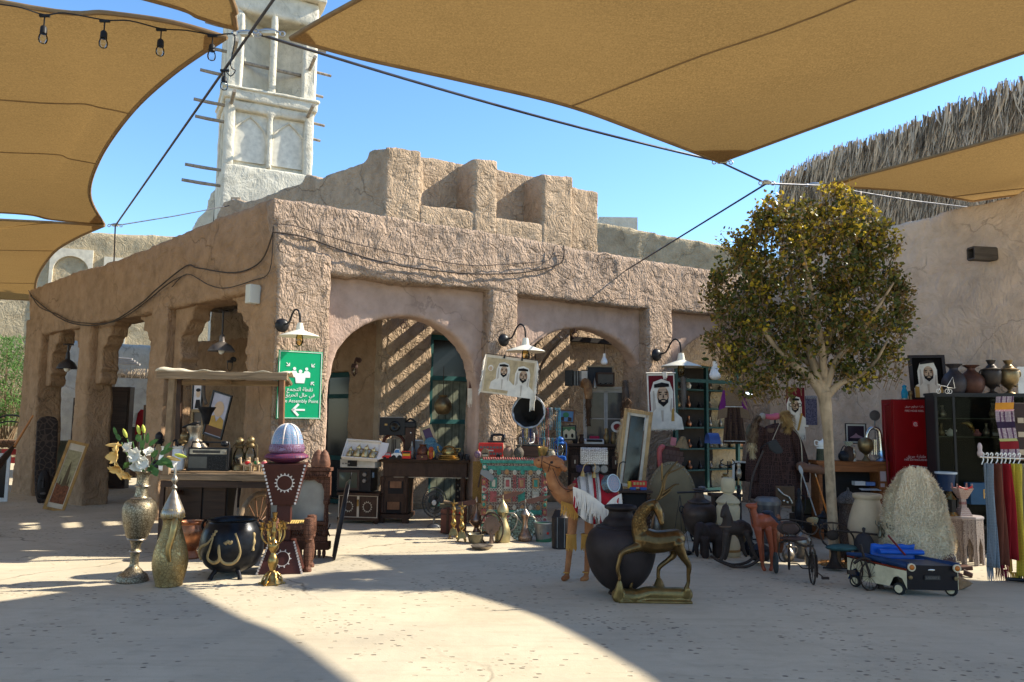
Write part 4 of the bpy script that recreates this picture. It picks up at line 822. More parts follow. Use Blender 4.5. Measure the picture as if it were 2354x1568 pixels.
pr=[(0,8),(30,10),(54,24),(67,48),(69,74),(63,100),(56,113),(52,120),(56,124),(50,123),(46,112),(44,96),(0,60)]
k.lathe('body',M('cauldron_black',(.012,.013,.016),rough=.3,metal=.3,var=.5,vs=10,bump=.25,bs=8),prof_smooth(pr,3),n=48)
def cr(z):
    P_=prof_smooth(pr[:9],6)
    for (ra,a),(rb,c_) in zip(P_,P_[1:]):
        if a<=z<=c_: return ra+(rb-ra)*(z-a)/(c_-a+1e-6)
    return 60
def onc(x,z,e=1.0): # pixel offset x across the front, height z
    r_=cr(z)+e; x=max(-r_*.97,min(r_*.97,x)); return (x,-math.sqrt(max(0,r_*r_-x*x)),z)
cg=M('calligraphy_gold',(.34,.25,.12),rough=.55,metal=.3)
strokes=[[(-52,40),(-58,52),(-50,68),(-32,78),(-20,92),(-24,70),(-30,48),(-18,38),(-4,44),(-2,60),(-4,76),(-4,60),(4,40),(20,36),(32,44),(38,60),(34,80),(26,100)],[(58,60),(59,80),(56,98)],[(8,78),(13,84),(17,79),(22,85)],[(-22,92),(-18,98),(-14,106)]]
for st in strokes:
    q=[onc(x,z,-1.4) for x,z in [tuple(p)[:2] for p in [(v.x,v.z) for v in curve3([(x,0,z) for x,z in st],5)]]]
    n_=len(q); b=k.mb(); b.tube(q,[2.4+2.2*math.sin(i/n_*9+1)**2 for i in range(n_)],8,flat=1.0)
    o=k.add('calligraphy',b,cg,smooth=60)
for t in (-2.0,-.9,1.6):
    k.add('leg',k.mb().tube([(44*math.cos(t),44*math.sin(t),18),(54*math.cos(t),54*math.sin(t),10),(61*math.cos(t),61*math.sin(t),0)],[6,4.5,5.5],8),ironm,smooth=60)
for sx in (-1,1): k.tube('ring_handle',ironm,[(sx*(58+11*abs(math.sin(t))),0,108+13*math.cos(t)) for t in [math.pi*2*i/14 for i in range(15)]],3)
lthr=M('burner_leather',(.060,.019,.014),rough=.5,bs=60,bump=.3); trimw=M('white_trim',(.62,.55,.50),rough=.6)
k=K('incense_stand','large dark red leather incense burner with white stitched trim, in front of the carved console','incense burner',648,1311,rot=10)
def frust(b,w0,w1,z0,z1_,d0=None,d1=None):
    d0=d0 or w0; d1=d1 or w1; i=[b.V(p) for p in ((-w0,-d0,z0),(w0,-d0,z0),(w0,d0,z0),(-w0,d0,z0),(-w1,-d1,z1_),(w1,-d1,z1_),(w1,d1,z1_),(-w1,d1,z1_))]
    for q in ((0,3,2,1),(4,5,6,7),(0,1,5,4),(1,2,6,5),(2,3,7,6),(3,0,4,7)): b.F([i[j] for j in q])
    return b
k.add('foot',frust(k.mb(),48,26,0,68),lthr,smooth=None,bevel=.008); k.add('column',frust(k.mb(),16,15,66,148),lthr,smooth=None,bevel=.004); k.add('head',frust(k.mb(),24,46,146,238),lthr,smooth=None,bevel=.008)
for (w0,w1,a,c_) in ((48,26,0,68),(24,46,146,238)):
    for sx in (-1,1):
        for j in range(12):
            t=(j+.5)/12; k.box('trim_stud',trimw,(sx*(w0+(w1-w0)*t),-(w0+(w1-w0)*t)-.8,a+(c_-a)*t),(4,2,4.5)) if j%1==0 else None
def rosette(k,cx,cz,r,yf,mt,n=16,inner=None):
    b=k.mb()
    for i in range(n):
        t=2*math.pi*i/n; p0=Vector((cx+r*math.cos(t),0,cz+r*math.sin(t))); p1=Vector((cx+r*1.3*math.cos(t),0,cz+r*1.3*math.sin(t)))
        w_=r*.14; s_=Vector((-math.sin(t),0,math.cos(t)))*w_
        pts=[p0-s_,p0+s_,p1+s_*.3,p1-s_*.3]; b.F([b.V((p.x,yf(p.z)-1.2,p.z)) for p in pts])
    b.tube([(cx+r*math.cos(t),yf(cz+r*math.sin(t))-1,cz+r*math.sin(t)) for t in [2*math.pi*i/24 for i in range(25)]],r*.05,5)
    k.add('rosette',b,mt,smooth=None)
rosette(k,2,196,17,lambda z:-(24+(46-24)*(z-146)/92),trimw); rosette(k,4,32,15,lambda z:-(48+(26-48)*z/68),trimw,10)
jk=K('enamel_jar','round lidded enamel jar with blue ribbed dome and purple saucer on the incense burner','jar',loc=k.loc+Vector((.0,0,238*k.s)),sc=k.s)
en1=M('enamel_purple',(.05,.028,.09),rough=.45,kind='inlay',c2=(.20,.04,.06),bs=30,bump=.2); en2=M('enamel_maroon',(.10,.018,.03),rough=.3,kind='inlay',c2=(.22,.16,.26),bs=40,bump=.2)
jk.lathe('saucer',en1,prof_smooth([(0,0),(24,1),(40,8),(49,13),(44,20),(30,24),(0,24)],2)); jk.lathe('bowl_rim',en2,prof_smooth([(30,22),(38,25),(40,32),(38,40),(33,44),(0,44)],2),n=32)
b=jk.mb();
def dome(u,v):
    a=2*math.pi*u; r_=34*math.sin(math.pi*.5*(1-v)**.9+.001)*(1+.045*abs(math.sin(a*6))); return (r_*math.cos(a),r_*math.sin(a),42+46*math.sin(math.pi*.5*v)**1.1)
b.grid(dome,72,12); jk.add('dome',b,M('enamel_blue',(.05,.25,.40),rough=.25,kind='inlay',c2=(.34,.28,.36),bs=55,bump=.15,var=.3),smooth=60)
b=jk.mb()
for i in range(6):
    t=math.pi/6+i*math.pi/3; b.tube([(34.5*math.sin(math.pi*.5*(1-v)**.9)*math.cos(t),34.5*math.sin(math.pi*.5*(1-v)**.9)*math.sin(t),42.5+46*math.sin(math.pi*.5*v)**1.1) for v in [j/8 for j in range(9)]],1.8,5)
jk.add('rib',b,trimw,smooth=60)
k=K('candelabra','ornate gilt brass candelabra in front of the incense burner foot','candelabra',626,1322,7.6)
pr=[(0,0),(20,0),(24,3),(16,10),(12,20),(6,26),(9,34),(12,44),(8,54),(5,60),(11,68),(12,76),(6,84),(4,92),(6,100),(4,108),(3,120),(0,122)]
k.lathe('stem',goldb,prof_smooth(pr,2));
for i in range(6):
    t=i*math.pi/3+.2; c_,s_=math.cos(t),math.sin(t); L=26 if i%2 else 22
    k.tube('arm',goldb,curve3([(0,0,84),(L*.5*c_,L*.5*s_,78),(L*c_,L*s_,90),(L*c_,L*s_,106)],4),2,6); k.lathe('candle_cup',goldb,[(0,104),(5,105),(7,109),(3,110),(4,116),(6,119),(0,118)],c=(L*c_,L*s_,0),n=12)
    k.add('scroll_foot',k.mb().tube(curve3([(8*c_,8*s_,22),(18*c_,18*s_,14),(24*c_,24*s_,0),(28*c_,28*s_,3)],3),[3,3,2.6,2.4,2.4,2.6,3,3,2.6,2.2],6),goldb,smooth=60)
k.lathe('candle_cup',goldb,[(0,120),(5,121),(7,126),(4,128),(5,134),(7,138),(0,136)],n=12)
k=K('woven_stool','low stool with turned carved wooden legs and yellow woven rope seat','stool',672,1292,8.3,rot=8)
for x in (-40,36):
    for y in (-24,30): k.lathe('leg',redwood,prof_smooth([(0,0),(9,0),(9,6),(6,10),(8,22),(9,40),(6,54),(10,60),(9,64),(11,68),(11,96),(8,100),(0,101)],2),c=(x,y,0),n=14)
b=k.mb()
for i in range(17): b.tube([(-40+i*5,-26,88),(-40+i*5,2,91),(-40+i*5,32,88)],2.8,6)
k.add('rope_seat',b,M('rope_yellow',(.48,.33,.10),rough=.85,bump=.4),smooth=60)
k.box('rail',redwood,(-2,-25,84),(84,7,12),bevel=.004); k.box('rail',redwood,(-2,31,84),(84,7,12),bevel=.004)
k=K('carved_console','reddish carved wooden balcony window frame with arches and lattice below','carved window frame',682,1232,9.05)
k.box('top_rail',redwood,(0,0,150),(142,20,10),bevel=.006); k.box('cornice',redwood,(0,-2,158),(150,26,6),bevel=.004);
b=k.mb()
for i in range(30): b.ell((-70+i*4.8,-12,146),(2.2,2.2,3.2),n=6,m=4)
k.add('bead_row',b,redwood,smooth=60,kind='stuff')
for x in (-64,-16,66):
    k.lathe('column',redwood,prof_smooth([(0,40),(7,40),(7,46),(4.5,50),(6,66),(4.5,92),(7,96),(7,104),(0,104)],2),c=(x,-6,0),n=12); k.box('post',redwood,(x,0,124),(13,12,42))
for (a,c_) in ((-58,-22),(-10,60)):
    m_=(a+c_)/2; w_=(c_-a)/2; b=k.mb(); n_=10; pts=[(m_+w_*math.cos(math.pi*i/n_),112+28*math.sin(math.pi*i/n_)**.7-(3 if i%2 else 0)) for i in range(n_+1)]
    for p,q in zip(pts,pts[1:]): b.prism([p,q,(q[0],146),(p[0],146)],-4,2)
    k.add('arch',b,redwood,smooth=None)
k.box('back_panel',M('mirror_dusty',(.36,.33,.28),rough=.5),(0,6,92),(126,2,110))
for z,h_ in ((34,10),(62,6)): k.box('rail',redwood,(0,-6,z),(140,14,h_),bevel=.004)
b=k.mb()
for i in range(26):
    x=-64+i*5.2; b.tube([(x,-6,38),(x+10,-6,60)],1.3,4); b.tube([(x+10,-6.6,38),(x,-6.6,60)],1.3,4)
k.add('lattice',b,redwood,smooth=None,kind='stuff')
k.box('base_rail',redwood,(2,-6,22),(150,24,14),bevel=.006)
for i in range(11): k.lathe('pendant',redwood,prof_smooth([(0,0),(3,3),(4.5,9),(3,15),(0,16)],2),c=(-40+i*10.5,-10,0),n=10)
for i,(x,r_) in enumerate(((52,15),(66,13))): k.lathe('turban_knob',M('turned_stripes',(.22,.10,.06),rough=.6,kind='woodx',bump=.5),prof_smooth([(0,160),(r_,162),(r_,174),(r_*.6,188),(0,194)],2),c=(x-10,0,0),n=18)
k=K('black_tray','large round black metal tray leaning against the carved console','tray',768,1243,8.95,rot=-78,tilt=0,lean=0)
b=k.mb(); b.lathe(prof_smooth([(0,2),(56,2),(66,0),(70,-4),(72,-3),(67,3),(57,5),(0,5)],2),(0,0,71),40,rot=Matrix.Rotation(R(90),3,'X')@Matrix.Rotation(R(0),3,'Y')); k.add('dish',b,ironm,smooth=50); k.e.rotation_euler=(R(-9),0,R(-78)); k.tube('ring',ironm,[(6*math.cos(t),3,148+6*math.sin(t)) for t in [2*math.pi*i/12 for i in range(13)]],1.2)
k=frame('desert_painting','gilt framed desert painting with tall spires leaning against the side pillar','painting',123,1164,13.0,44,150,M('gilt_orange',(.42,.22,.06),rough=.45,kind='wood',bump=.3),6,M('paint_mount',(.62,.50,.36),rough=.8),rot=22,tilt=14.5,lean=-6)
shapes(k,M('paint_sky',(.36,.29,.15),rough=.7,vs=20,var=.3),[[(-14,16),(14,16),(14,130),(-14,130)]],0); shapes(k,M('paint_red',(.20,.07,.03),rough=.7,vs=30,var=.6),[[(-14,16),(14,16),(14,52),(4,62),(-6,54),(-14,58)]],-.4)
shapes(k,M('paint_brown',(.12,.08,.04),rough=.7),[[(-4,50),(-2,96),(0,108),(2,96),(4,80),(6,56)],[(6,54),(8,80),(10,56)],[(-10,54),(-8,72),(-6,54)]],-.6)
tm=M('mask_carved',(.022,.015,.013),rough=.75,kind='inlay',c2=(.06,.04,.03),bs=11,bump=1.0,p=1.8)
k=K('tribal_mask','very tall black carved tribal mask board propped on the left end pillar','mask',101,1136,14.1,rot=25,tilt=-1)
b=k.mb(); poly=[(-11,0),(11,0),(18,20),(21,60),(22,120),(21,165),(14,174),(0,176),(-14,174),(-21,165),(-21,120),(-20,60),(-17,20)]
b.prism(poly,-6,4); k.add('board',b,tm,smooth=None,bevel=.03)
b=k.mb(); b.ell((0,-6,38),(13,7,30),n=14); b.tube([(0,-12,52),(0,-15,32)],[2,3.4],8); b.ell((-6,-12,46),(4,2,2)); b.ell((6,-12,46),(4,2,2)); k.add('face',b,M('mask_black',(.02,.014,.012),rough=.6),smooth=60); b=k.mb(); b.ell((0,-13,20),(6,2,2.6)); k.add('mouth',b,M('mask_mouth',(.10,.08,.07),rough=.6),smooth=60)
k=K('wooden_oar','orange brown wooden instrument neck leaning at the far left edge','instrument',-8,1075,12.0,tilt=31)
k.add('neck',k.mb().tube([(6,0,60),(2,0,140)],[3.5,2],6),M('orange_wood',(.40,.16,.05),rough=.5,kind='wood'),smooth=50); k.add('body',k.mb().tube([(0,0,-6),(3,0,40),(5,0,66)],[16,12,4],8,flat=.4),dkwood,smooth=50)
k=frame('framed_print','silver framed print standing on the ground at the left edge','framed picture',-6,1132,14.2,42,88,M('silver_frame_m',(.55,.54,.52),rough=.4),7,M('print_black_glossy',(.012,.012,.014),rough=.2),rot=20)
k=K('goods_table','low table of mixed goods with red boxes beyond the left pillar','table',18,1085,17.0); k.box('top',dkwood,(-10,20,62),(110,70,6));
for x in (-50,35): k.box('leg',dkwood,(x,10,30),(6,6,60))
for i,(x,c_) in enumerate(((20,red),(26,red),(6,brownw),(-16,cream))):
    kk=K('goods_box','%s box on the low table at the far left'%['upper red','lower red','brown','cream'][i],'box',x,1047 if i!=1 else 1066,16.6); kk.box('body',c_,(0,0,8),(24,16,13),bevel=.004)
k=K('basket_heap','heap of dark rattan goods on the far left table','basket',14,1032,16.8); b=k.mb()
for i in range(26):
    t=i*.7; b.tube(curve3([(-40+i*3,0,2+i%5),(-34+i*3,-6,12+(i*7)%9),(-24+i*3,0,4)],3),1.5,5)
k.add('strands',b,brownw,smooth=60)
k=K('bent_chair','chair with curved dark metal back beyond the left pillar','chair',14,1060,18.5)
k.tube('back_rail',ironm,curve3([(-34,0,60),(-30,0,92),(0,0,104),(30,0,96),(34,0,60)],5),2); k.tube('back_rail',ironm,curve3([(-28,0,84),(0,0,90),(20,0,88)],5),1.6); k.box('seat',brownw,(0,10,44),(70,40,6))
for x in (-30,30): k.tube('leg',ironm,[(x,-8,0),(x,-6,44)],2)
dkl=M('lamp_dark',(.05,.045,.045),rough=.4,metal=.4); dkl2=M('lamp_worn',(.16,.14,.13),rough=.45,metal=.5)
for x,y0,y1,d,r_,lb in ((509,712,808,11.6,30,'dark metal pendant lamp in the opening nearest the corner'),(154,790,848,14.6,22,'dark metal pendant lamp in the leftmost side opening')):
    k=K('pendant_lamp',lb,'lamp',x,y1,d,group='pendant lamps of the side arcade'); h_=y1-y0
    k.lathe('shade',dkl2 if x>300 else dkl,prof_smooth([(r_,0),(r_*.97,3),(r_*.72,14),(r_*.3,21),(r_*.22,24),(r_*.18,36),(r_*.1,40),(0,40)],2)+[]); k.tube('rod',dkl,[(0,0,38),(0,0,h_)],2.2); k.lathe('canopy',dkl,[(0,h_-3),(12,h_-3),(10,h_),(0,h_)]); k.add('bulb',k.mb().ell((0,0,2),(7,7,9)),M('bulb_white',(.75,.72,.66),rough=.3),smooth=60)
k=K('bulkhead_light','small caged bulkhead light on the brown wall behind the cart','lamp',532,838,13.2); k.lathe('base',dkl,[(0,0),(6,0),(6,6),(0,8)],c=(3,6,12),rot=Matrix.Rotation(R(90),3,'X')); k.lathe('cap',dkl,[(0,0),(7,0),(7,5),(0,7)],c=(-2,-4,4)); k.add('cage',k.mb().tube([(-8,-4,4),(-7,-4,-10),(-2,-4,-16),(3,-4,-10),(4,-4,4)],.9,5),dkl,smooth=50)
k=K('wall_junction_box','grey electrical junction box high on the side of the corner pillar','junction box',580,698,10.25,rot=48); k.box('case',M('box_grey',(.50,.50,.45),rough=.5,var=.05),(0,0,22),(26,22,44),bevel=.008); k.box('cover',M('box_blue_grey',(.34,.40,.45),rough=.4),(14,0,22),(4,18,38),bevel=.004); k.lathe('knob',black,[(0,0),(4,0),(4,3),(0,3)],c=(16,0,12),rot=Matrix.Rotation(R(90),3,'Y')); k.box('gauge',black,(16.5,0,30),(1,8,12))
k=K('log_awning','rustic log and thatch awning in the courtyard behind the side openings','awning',300,880,20.0)
for i in range(5): k.add('log',k.mb().tube([(-90,i*9,20+(i%2)*3),(60,i*9+4,16+(i%2)*3)],[6,5],7),polem,smooth=50)
b=k.mb();
for i in range(150): x=-92+random.random()*150; b.tube([(x,-6,26+random.random()*6),(x+random.gauss(0,4),-12,8+random.random()*12)],.8,4)
k.add('fringe',b,thm[1],smooth=None,kind='stuff');
for x in (-84,-40,50): k.add('post',k.mb().tube([(x,0,-200),(x,0,16)],[5,4],7),polem,smooth=50)
for i in range(4): k.add('bundle',k.mb().tube([(-60+i*4,-2,46+i*4),(20-i*6,-2,42+i*4)],3,6),M('grey_poles',(.30,.28,.26),rough=.8),smooth=50)
k=K('dark_wardrobe','tall dark cabinet in the courtyard seen through the second side opening','cabinet',296,1150,18.5); k.box('body',black,(0,0,90),(38,20,150)); k.box('door',dkwood,(0,-11,90),(34,2,140))
k=K('red_jersey','red and white shirt hanging in the courtyard behind the flowers','shirt',324,1000,17.5); b=k.mb(); b.prism([(-14,0),(12,0),(14,30),(20,44),(10,56),(-4,58),(-18,40),(-14,30)],0,4); k.add('cloth',b,M('jersey_red',(.45,.02,.03),rough=.8),smooth=None); b=k.mb(); b.prism([(-20,28),(-14,26),(-10,52),(-16,50)],-1,3); k.add('sleeve',b,white,smooth=None)
k=K('carved_sideboard','pale green carved sideboard in the courtyard between the two left pillars','sideboard',156,1120,16.8,rot=30); k.box('body',M('sage_paint',(.20,.20,.14),rough=.7),(0,10,48),(76,40,96)); k.box('top',M('sage_top',(.30,.29,.2),rough=.6,kind='engrave',bs=30,c2=(.12,.11,.07)),(0,8,100),(84,48,9)); k.lathe('arch_mould',M('sage_mould',(.26,.25,.17),rough=.6),[(20,0),(24,0),(24,3),(20,3)],c=(0,-10,46),rot=Matrix.Rotation(R(90),3,'X'))
# ================================================================ on the corner pillar and the front
def onwall(name,label,cat,x,y,off=.06,group=None,fn=hr,fr=FRR,u=UR):
    s,z=fn(x,y,off); p=Vector(fr(s,off,z)); k=K(name,label,cat,loc=p,group=group); k.e.rotation_euler=(0,0,math.atan2(u.y,u.x)); return k
k=onwall('assembly_sign','green fire assembly point sign with white figures and arrow on the corner pillar','sign',689,885,.07)
a=1/ (UR.x*1.0)   # widen: pixels across a receding wall
PXW=1.0
green=M('sign_green',(.0,.33,.14),rough=.35,var=.03,bump=.01); swh=M('sign_white',(.80,.82,.80),rough=.4,var=.02,bump=0)
W_=51; H_=78
k.box('board',green,(0,0,0),(2*W_,3,2*H_),bevel=.004)
for c_,sz in (((0,-2,H_-2.5),(2*W_-5,1,1.2)),((0,-2,-H_+2.5),(2*W_-5,1,1.2)),((-W_+2.5,-2,0),(1.2,1,2*H_-6)),((W_-2.5,-2,0),(1.2,1,2*H_-6))): k.box('border',swh,c_,sz)
def sgp(polys,nm='pictogram'):
    for p in polys: b=k.mb(); b.prism(p,-2.4,-1.6); k.add(nm,b,swh,smooth=None)
fs=1.08
for cx,cz,s_ in ((-13,37,1),(13,37,1),(0,31,1.15)):
    sgp([ellp(cx*fs,cz,3.6*s_,3.6*s_,14)],'figure_head')
sgp([[(-21*fs,17),(-21*fs,28),(-17*fs,32),(-9*fs,32),(-7*fs,27),(7*fs,27),(9*fs,32),(17*fs,32),(21*fs,28),(21*fs,17),(11*fs,17),(9*fs,4),(-9*fs,4),(-11*fs,17)]],'figure_body')
def arrow(cx,cz,dx,dz,s_):
    l=math.hypot(dx,dz); dx/=l; dz/=l; nx,nz=-dz,dx; T=lambda a,b_:(cx+dx*a*s_+nx*b_*s_,cz+dz*a*s_+nz*b_*s_)
    sgp([[T(-6,-.8),T(5,-.8),T(5,.8),T(-6,.8)],[T(6,0),T(4.6,1.4),T(-1,-4.4),T(.4,-5.8)],[T(6,0),T(4.6,-1.4),T(-1,4.4),T(.4,5.8)]],'arrow')
for sx in (-1,1):
    arrow(sx*29,46,-sx,-1,.95); arrow(sx*29,4,-sx,1,.95)
arrow(-2,-57,-1,0,2.6)
rx=Matrix.Rotation(R(90),4,'X')
for txt,z,w_ in ((arabic('نقطة التجمع'),-12,60),(arabic('في حال الحريق'),-25,70),('Fire Assembly Point',-38,88)):
    letters('lettering',txt,12.5*k.s,swh,k.e,Matrix.Translation((0,-2.2*k.s,z*k.s))@rx,width=w_*k.s*1.0,offset=.0)
cw=M('lamp_cream',(.74,.70,.58),rough=.4,var=.05,bump=.02); ambg=glass('amber_glass',(.85,.72,.42))
for x,y,lb in ((648,748,'cream disc wall lamp on a black gooseneck above the green sign'),(1157,782,'cream disc wall lamp on a black gooseneck on the second pillar'),(1508,816,'cream disc wall lamp on a black gooseneck on the third pillar')):
    k=onwall('wall_lamp',lb,'lamp',x,y,.05,group='cream wall lamps on the front pillars'); q=1 if x<700 else .92; S_=q
    k.lathe('backplate',black,prof_smooth([(0,0),(15*S_,0),(15*S_,4),(10*S_,9),(0,11)],2),rot=Matrix.Rotation(R(90),3,'X'))
    k.add('gooseneck',k.mb().tube(curve3([(4,-8,2),(10,-22,6),(14,-34,26),(18,-44,34),(24,-52,26),(26,-54,4)],5),2.2*S_,8),black,smooth=60)
    k.lathe('shade',cw,[(0,2),(6,2),(8,-8),(9,-14),(22,-19),(42,-26),(46,-29),(42,-28),(8,-21),(0,-19)],c=(26,-54,0),n=36); k.lathe('bulb',ambg,prof_smooth([(5,-22),(8,-30),(8,-44),(3,-50),(0,-51)],2),c=(26,-54,0),n=16)
k=K('caged_light','rusty caged lantern light on the smooth side of the striped pier','lamp',821,830,12.9); rust=M('rust_dark',(.06,.03,.022),rough=.7)
k.lathe('base',rust,[(0,0),(6,0),(6,5),(0,7)],c=(4,4,-54+56),rot=Matrix.Rotation(R(90),3,'X')); k.tube('arm',rust,curve3([(4,0,2),(0,-8,6),(-4,-8,-6)],4),2.4); k.lathe('cap',rust,[(0,-6),(6,-7),(8,-12),(8,-16),(0,-16)],c=(-4,-8,0),n=14)
b=k.mb()
for t in (0,R(60),R(120)): b.tube([(-4+7*math.cos(t),-8+7*math.sin(t),-16),(-4+7*math.cos(t),-8+7*math.sin(t),-28),(-4,-8,-36),(-4-7*math.cos(t),-8-7*math.sin(t),-28),(-4-7*math.cos(t),-8-7*math.sin(t),-16)],.8,5)
k.add('cage',b,rust,smooth=60); k.add('globe',k.mb().ell((-4,-8,-24),(5,5,9)),lampg,smooth=60)
for x,y,d in ((928,748,11.0),(1322,770,12.6)):
    k=K('iron_ring','small iron ring hanging from the crown of the %s arch'%('first' if x<1000 else 'second'),'ring',x,y,d,group='iron rings of the arches'); k.tube('ring',rust,[(7*math.cos(t),0,7*math.sin(t)) for t in [2*math.pi*i/14 for i in range(15)]],1.2); k.tube('staple',rust,[(0,0,7),(0,0,14)],1.4)
for x,y,yt,d,s_,lb in ((1389,832,790,13.6,8,'bare white bulb hanging above the white cabinet'),(1644,862,770,12.6,13,'ribbed white bulb hanging in the third arch')):
    k=K('hanging_bulb',lb,'lamp',x,y,d); k.tube('wire',wirem,[(0,0,16),(0,0,y-yt)],.8); k.lathe('globe',M('bulb_milk',(.70,.70,.70),rough=.3),prof_smooth([(0,-s_*.9),(s_*.8,-s_*.6),(s_,0),(s_*.7,s_*.8),(s_*.45,s_*1.3),(s_*.4,s_*1.6),(0,s_*1.7)],2)); k.lathe('socket',white,[(0,s_*1.6),(s_*.4,s_*1.6),(s_*.4,s_*2.4),(0,s_*2.4)])
    if s_>10:
        b=k.mb()
        for i in range(14): t=2*math.pi*i/14; b.tube([(s_*math.cos(t),s_*math.sin(t),0),(s_*.5*math.cos(t),s_*.5*math.sin(t),s_*1.5)],.6,4)
        k.add('ribs',b,white,smooth=None)
# ================================================================ first arch
k=K('carved_tv_stand','low dark wooden chest with white inlaid ring motifs under the old television','chest',822,1197,11.9,rot=-8)
k.box('body',dkwood,(0,28,34),(94,54,46),bevel=.006); k.box('top',dkwood,(0,26,59),(100,60,5),bevel=.004); k.box('plinth',dkwood,(0,26,10),(96,56,5))
for x in (-42,42): k.lathe('leg',dkwood,[(0,0),(4,0),(6,6),(4,9),(0,9)],c=(x,4,0),n=10)
trim=M('inlay_cream',(.50,.42,.32),rough=.6)
for x in (-22,22): rosette(k,x,34,9,lambda z:0,trim,14)
for c_,sz in (((0,-.5,56),(92,1,1.6)),((0,-.5,13),(92,1,1.6)),((-45,-.5,34),(1.6,1,42)),((45,-.5,34),(1.6,1,42)),((0,-.5,34),(5,1,42))): k.box('inlay_strip',trim,c_,sz)
k.box('latch',goldb,(0,-1.5,42),(4,2,14)); TVz=k.loc.z+62*k.s;
def ontop(name,label,cat,x,d,z,group=None,sc=None,**kw): p=at(x,1000,d); return K(name,label,cat,loc=(p.x,d,z),group=group,**kw)
k=ontop('television','old boxy television with dark curved screen on the inlaid chest','television',817,12.0,TVz,rot=-8)
k.box('case',black,(0,24,27),(80,52,52),bevel=.01); k.box('screen_bezel',M('tv_brown',(.05,.035,.03),rough=.4),(-12,-3,27),(52,3,46),bevel=.006)
b=k.mb(); b.grid(lambda u,v:(-12+(u-.5)*42,-5-3*(1-(2*u-1)**2)*(1-(2*v-1)**2),27+(v-.5)*34),8,8); k.add('screen',b,M('crt_glass',(.06,.07,.055),rough=.12,bump=0),smooth=80)
for z in (40,26): k.lathe('dial',grey,[(0,0),(5,0),(4,4),(0,4)],c=(26,-3,z),rot=Matrix.Rotation(R(90),3,'X'))
k.box('sticker',M('sticker_blue',(.30,.40,.50),rough=.5),(40.6,14,38),(.8,12,12))
k=ontop('video_recorder','grey white video recorder under the open box of brass pots','recorder',825,12.0,TVz+54*k.s,rot=-8); k.box('case',M('vcr_white',(.48,.46,.42),rough=.5),(0,22,10),(82,50,18),bevel=.004); k.box('front_panel',black,(-12,-4,10),(22,1,13))
for i in range(3): k.box('button',grey,(-34+i*7,-4,10),(4,2,3))
VZ=k.loc.z+19*k.s
k=ontop('gift_box','open white card box holding four small brass coffee pots above the television','box',835,11.8,VZ,rot=-6)
wc=M('card_white',(.74,.70,.64),rough=.7,var=.04)
k.e.rotation_euler=(R(-38),R(3),R(-6)); k.box('base',wc,(-6,0,24),(80,2,48)); k.box('side_left',wc,(-47,-4,24),(2,10,50)); k.box('side_bottom',wc,(-6,-5,0),(82,10,2)); k.box('side_top',wc,(-6,-5,49),(82,10,2))
b=k.mb(); b.prism([(34,0),(52,8),(52,48),(34,49)],-6,-4); k.add('lid_flap',b,wc,smooth=None)
gb=k
for i in range(4):
    kk=K('small_coffee_pot','small gold and silver coffee pot in the white box, %s'%['first from the left','second from the left','third from the left','rightmost'][i],'coffee pot',loc=gb.loc,sc=gb.s,group='gold coffee pots in the white box'); kk.e.rotation_euler=gb.e.rotation_euler; s_=(.8,1,1,.85)[i]; cx=-32+i*18
    kk.lathe('body',M('pot_gold',(.60,.42,.08),rough=.3,metal=.7,kind='inlay',c2=(.55,.50,.40),bs=60),prof_smooth([(0,3),(6*s_,3),(8*s_,10*s_),(7*s_,18*s_),(4*s_,24*s_),(6*s_,28*s_),(4*s_,32*s_),(1,38*s_),(0,42*s_)],2),c=(cx,-7,0),n=16); kk.tube('handle',gold,curve3([(cx+5*s_,-7,26*s_),(cx+12*s_,-7,24*s_),(cx+8*s_,-7,8*s_)],4),1.2)
k=K('pedestal_desk','dark wooden desk crowded with toys and ornaments under the first arch','desk',972,1194,12.0,rot=-2)
k.box('top',dkwoodx,(0,38,131),(206,84,7),bevel=.006); k.box('frieze_rail',dkwood,(2,38,112),(190,74,30)); k.box('metal_edge',pewter,(16,.5,96),(170,1,1.2))
k.box('pedestal',dkwood,(-66,38,58),(62,70,76)); k.box('niche',blackm,(-64,2,74),(34,1,26)); k.box('niche',blackm,(-68,2,32),(34,1,24)); k.box('drawer',brownw,(-64,1.5,80),(26,2,14),bevel=.002); k.box('drawer',brownw,(-68,1.5,36),(28,2,16),bevel=.002)
for x in (-94,-40,90): k.lathe('turned_column',dkwood,prof_smooth([(0,20),(5,22),(4,40),(5,60),(4,80),(6,96),(0,96)],2),c=(x,2,0),n=10)
k.box('foot',dkwood,(-68,36,14),(76,76,9),bevel=.004)
for x in (-96,-40): k.box('block_foot',dkwood,(x,4,5),(14,14,10))
b=k.mb(); b.box((88,38,50),(10,70,96)); k.add('side_panel',b,dkwood,smooth=None)
DZ=k.loc.z+135*k.s
def ond(name,label,cat,x,d=12.1,group=None,**kw): return ontop(name,label,cat,x,d,DZ,group,**kw)
def toycar(k,L,H,W,body,glassm=black):
    b=k.mb(); b.prism([(-L/2,H*.2),(-L/2,H*.5),(-L*.3,H*.58),(-L*.15,H),(L*.22,H),(L*.36,H*.6),(L/2,H*.48),(L/2,H*.2)],-W/2,W/2); k.add('body',b,body,smooth=None,bevel=.004)
    b=k.mb(); b.prism([(-L*.24,H*.62),(-L*.13,H*.92),(L*.2,H*.92),(L*.3,H*.62)],-W/2-.4,W/2+.4); k.add('windows',b,glassm,smooth=None)
    for x in (-L*.28,L*.28): k.lathe('wheel',blackm,[(0,-W/2-1),(H*.22,-W/2-1),(H*.22,-W/2+2),(0,-W/2+2)],c=(x,0,H*.2),rot=Matrix.Rotation(R(-90),3,'X'),n=14)
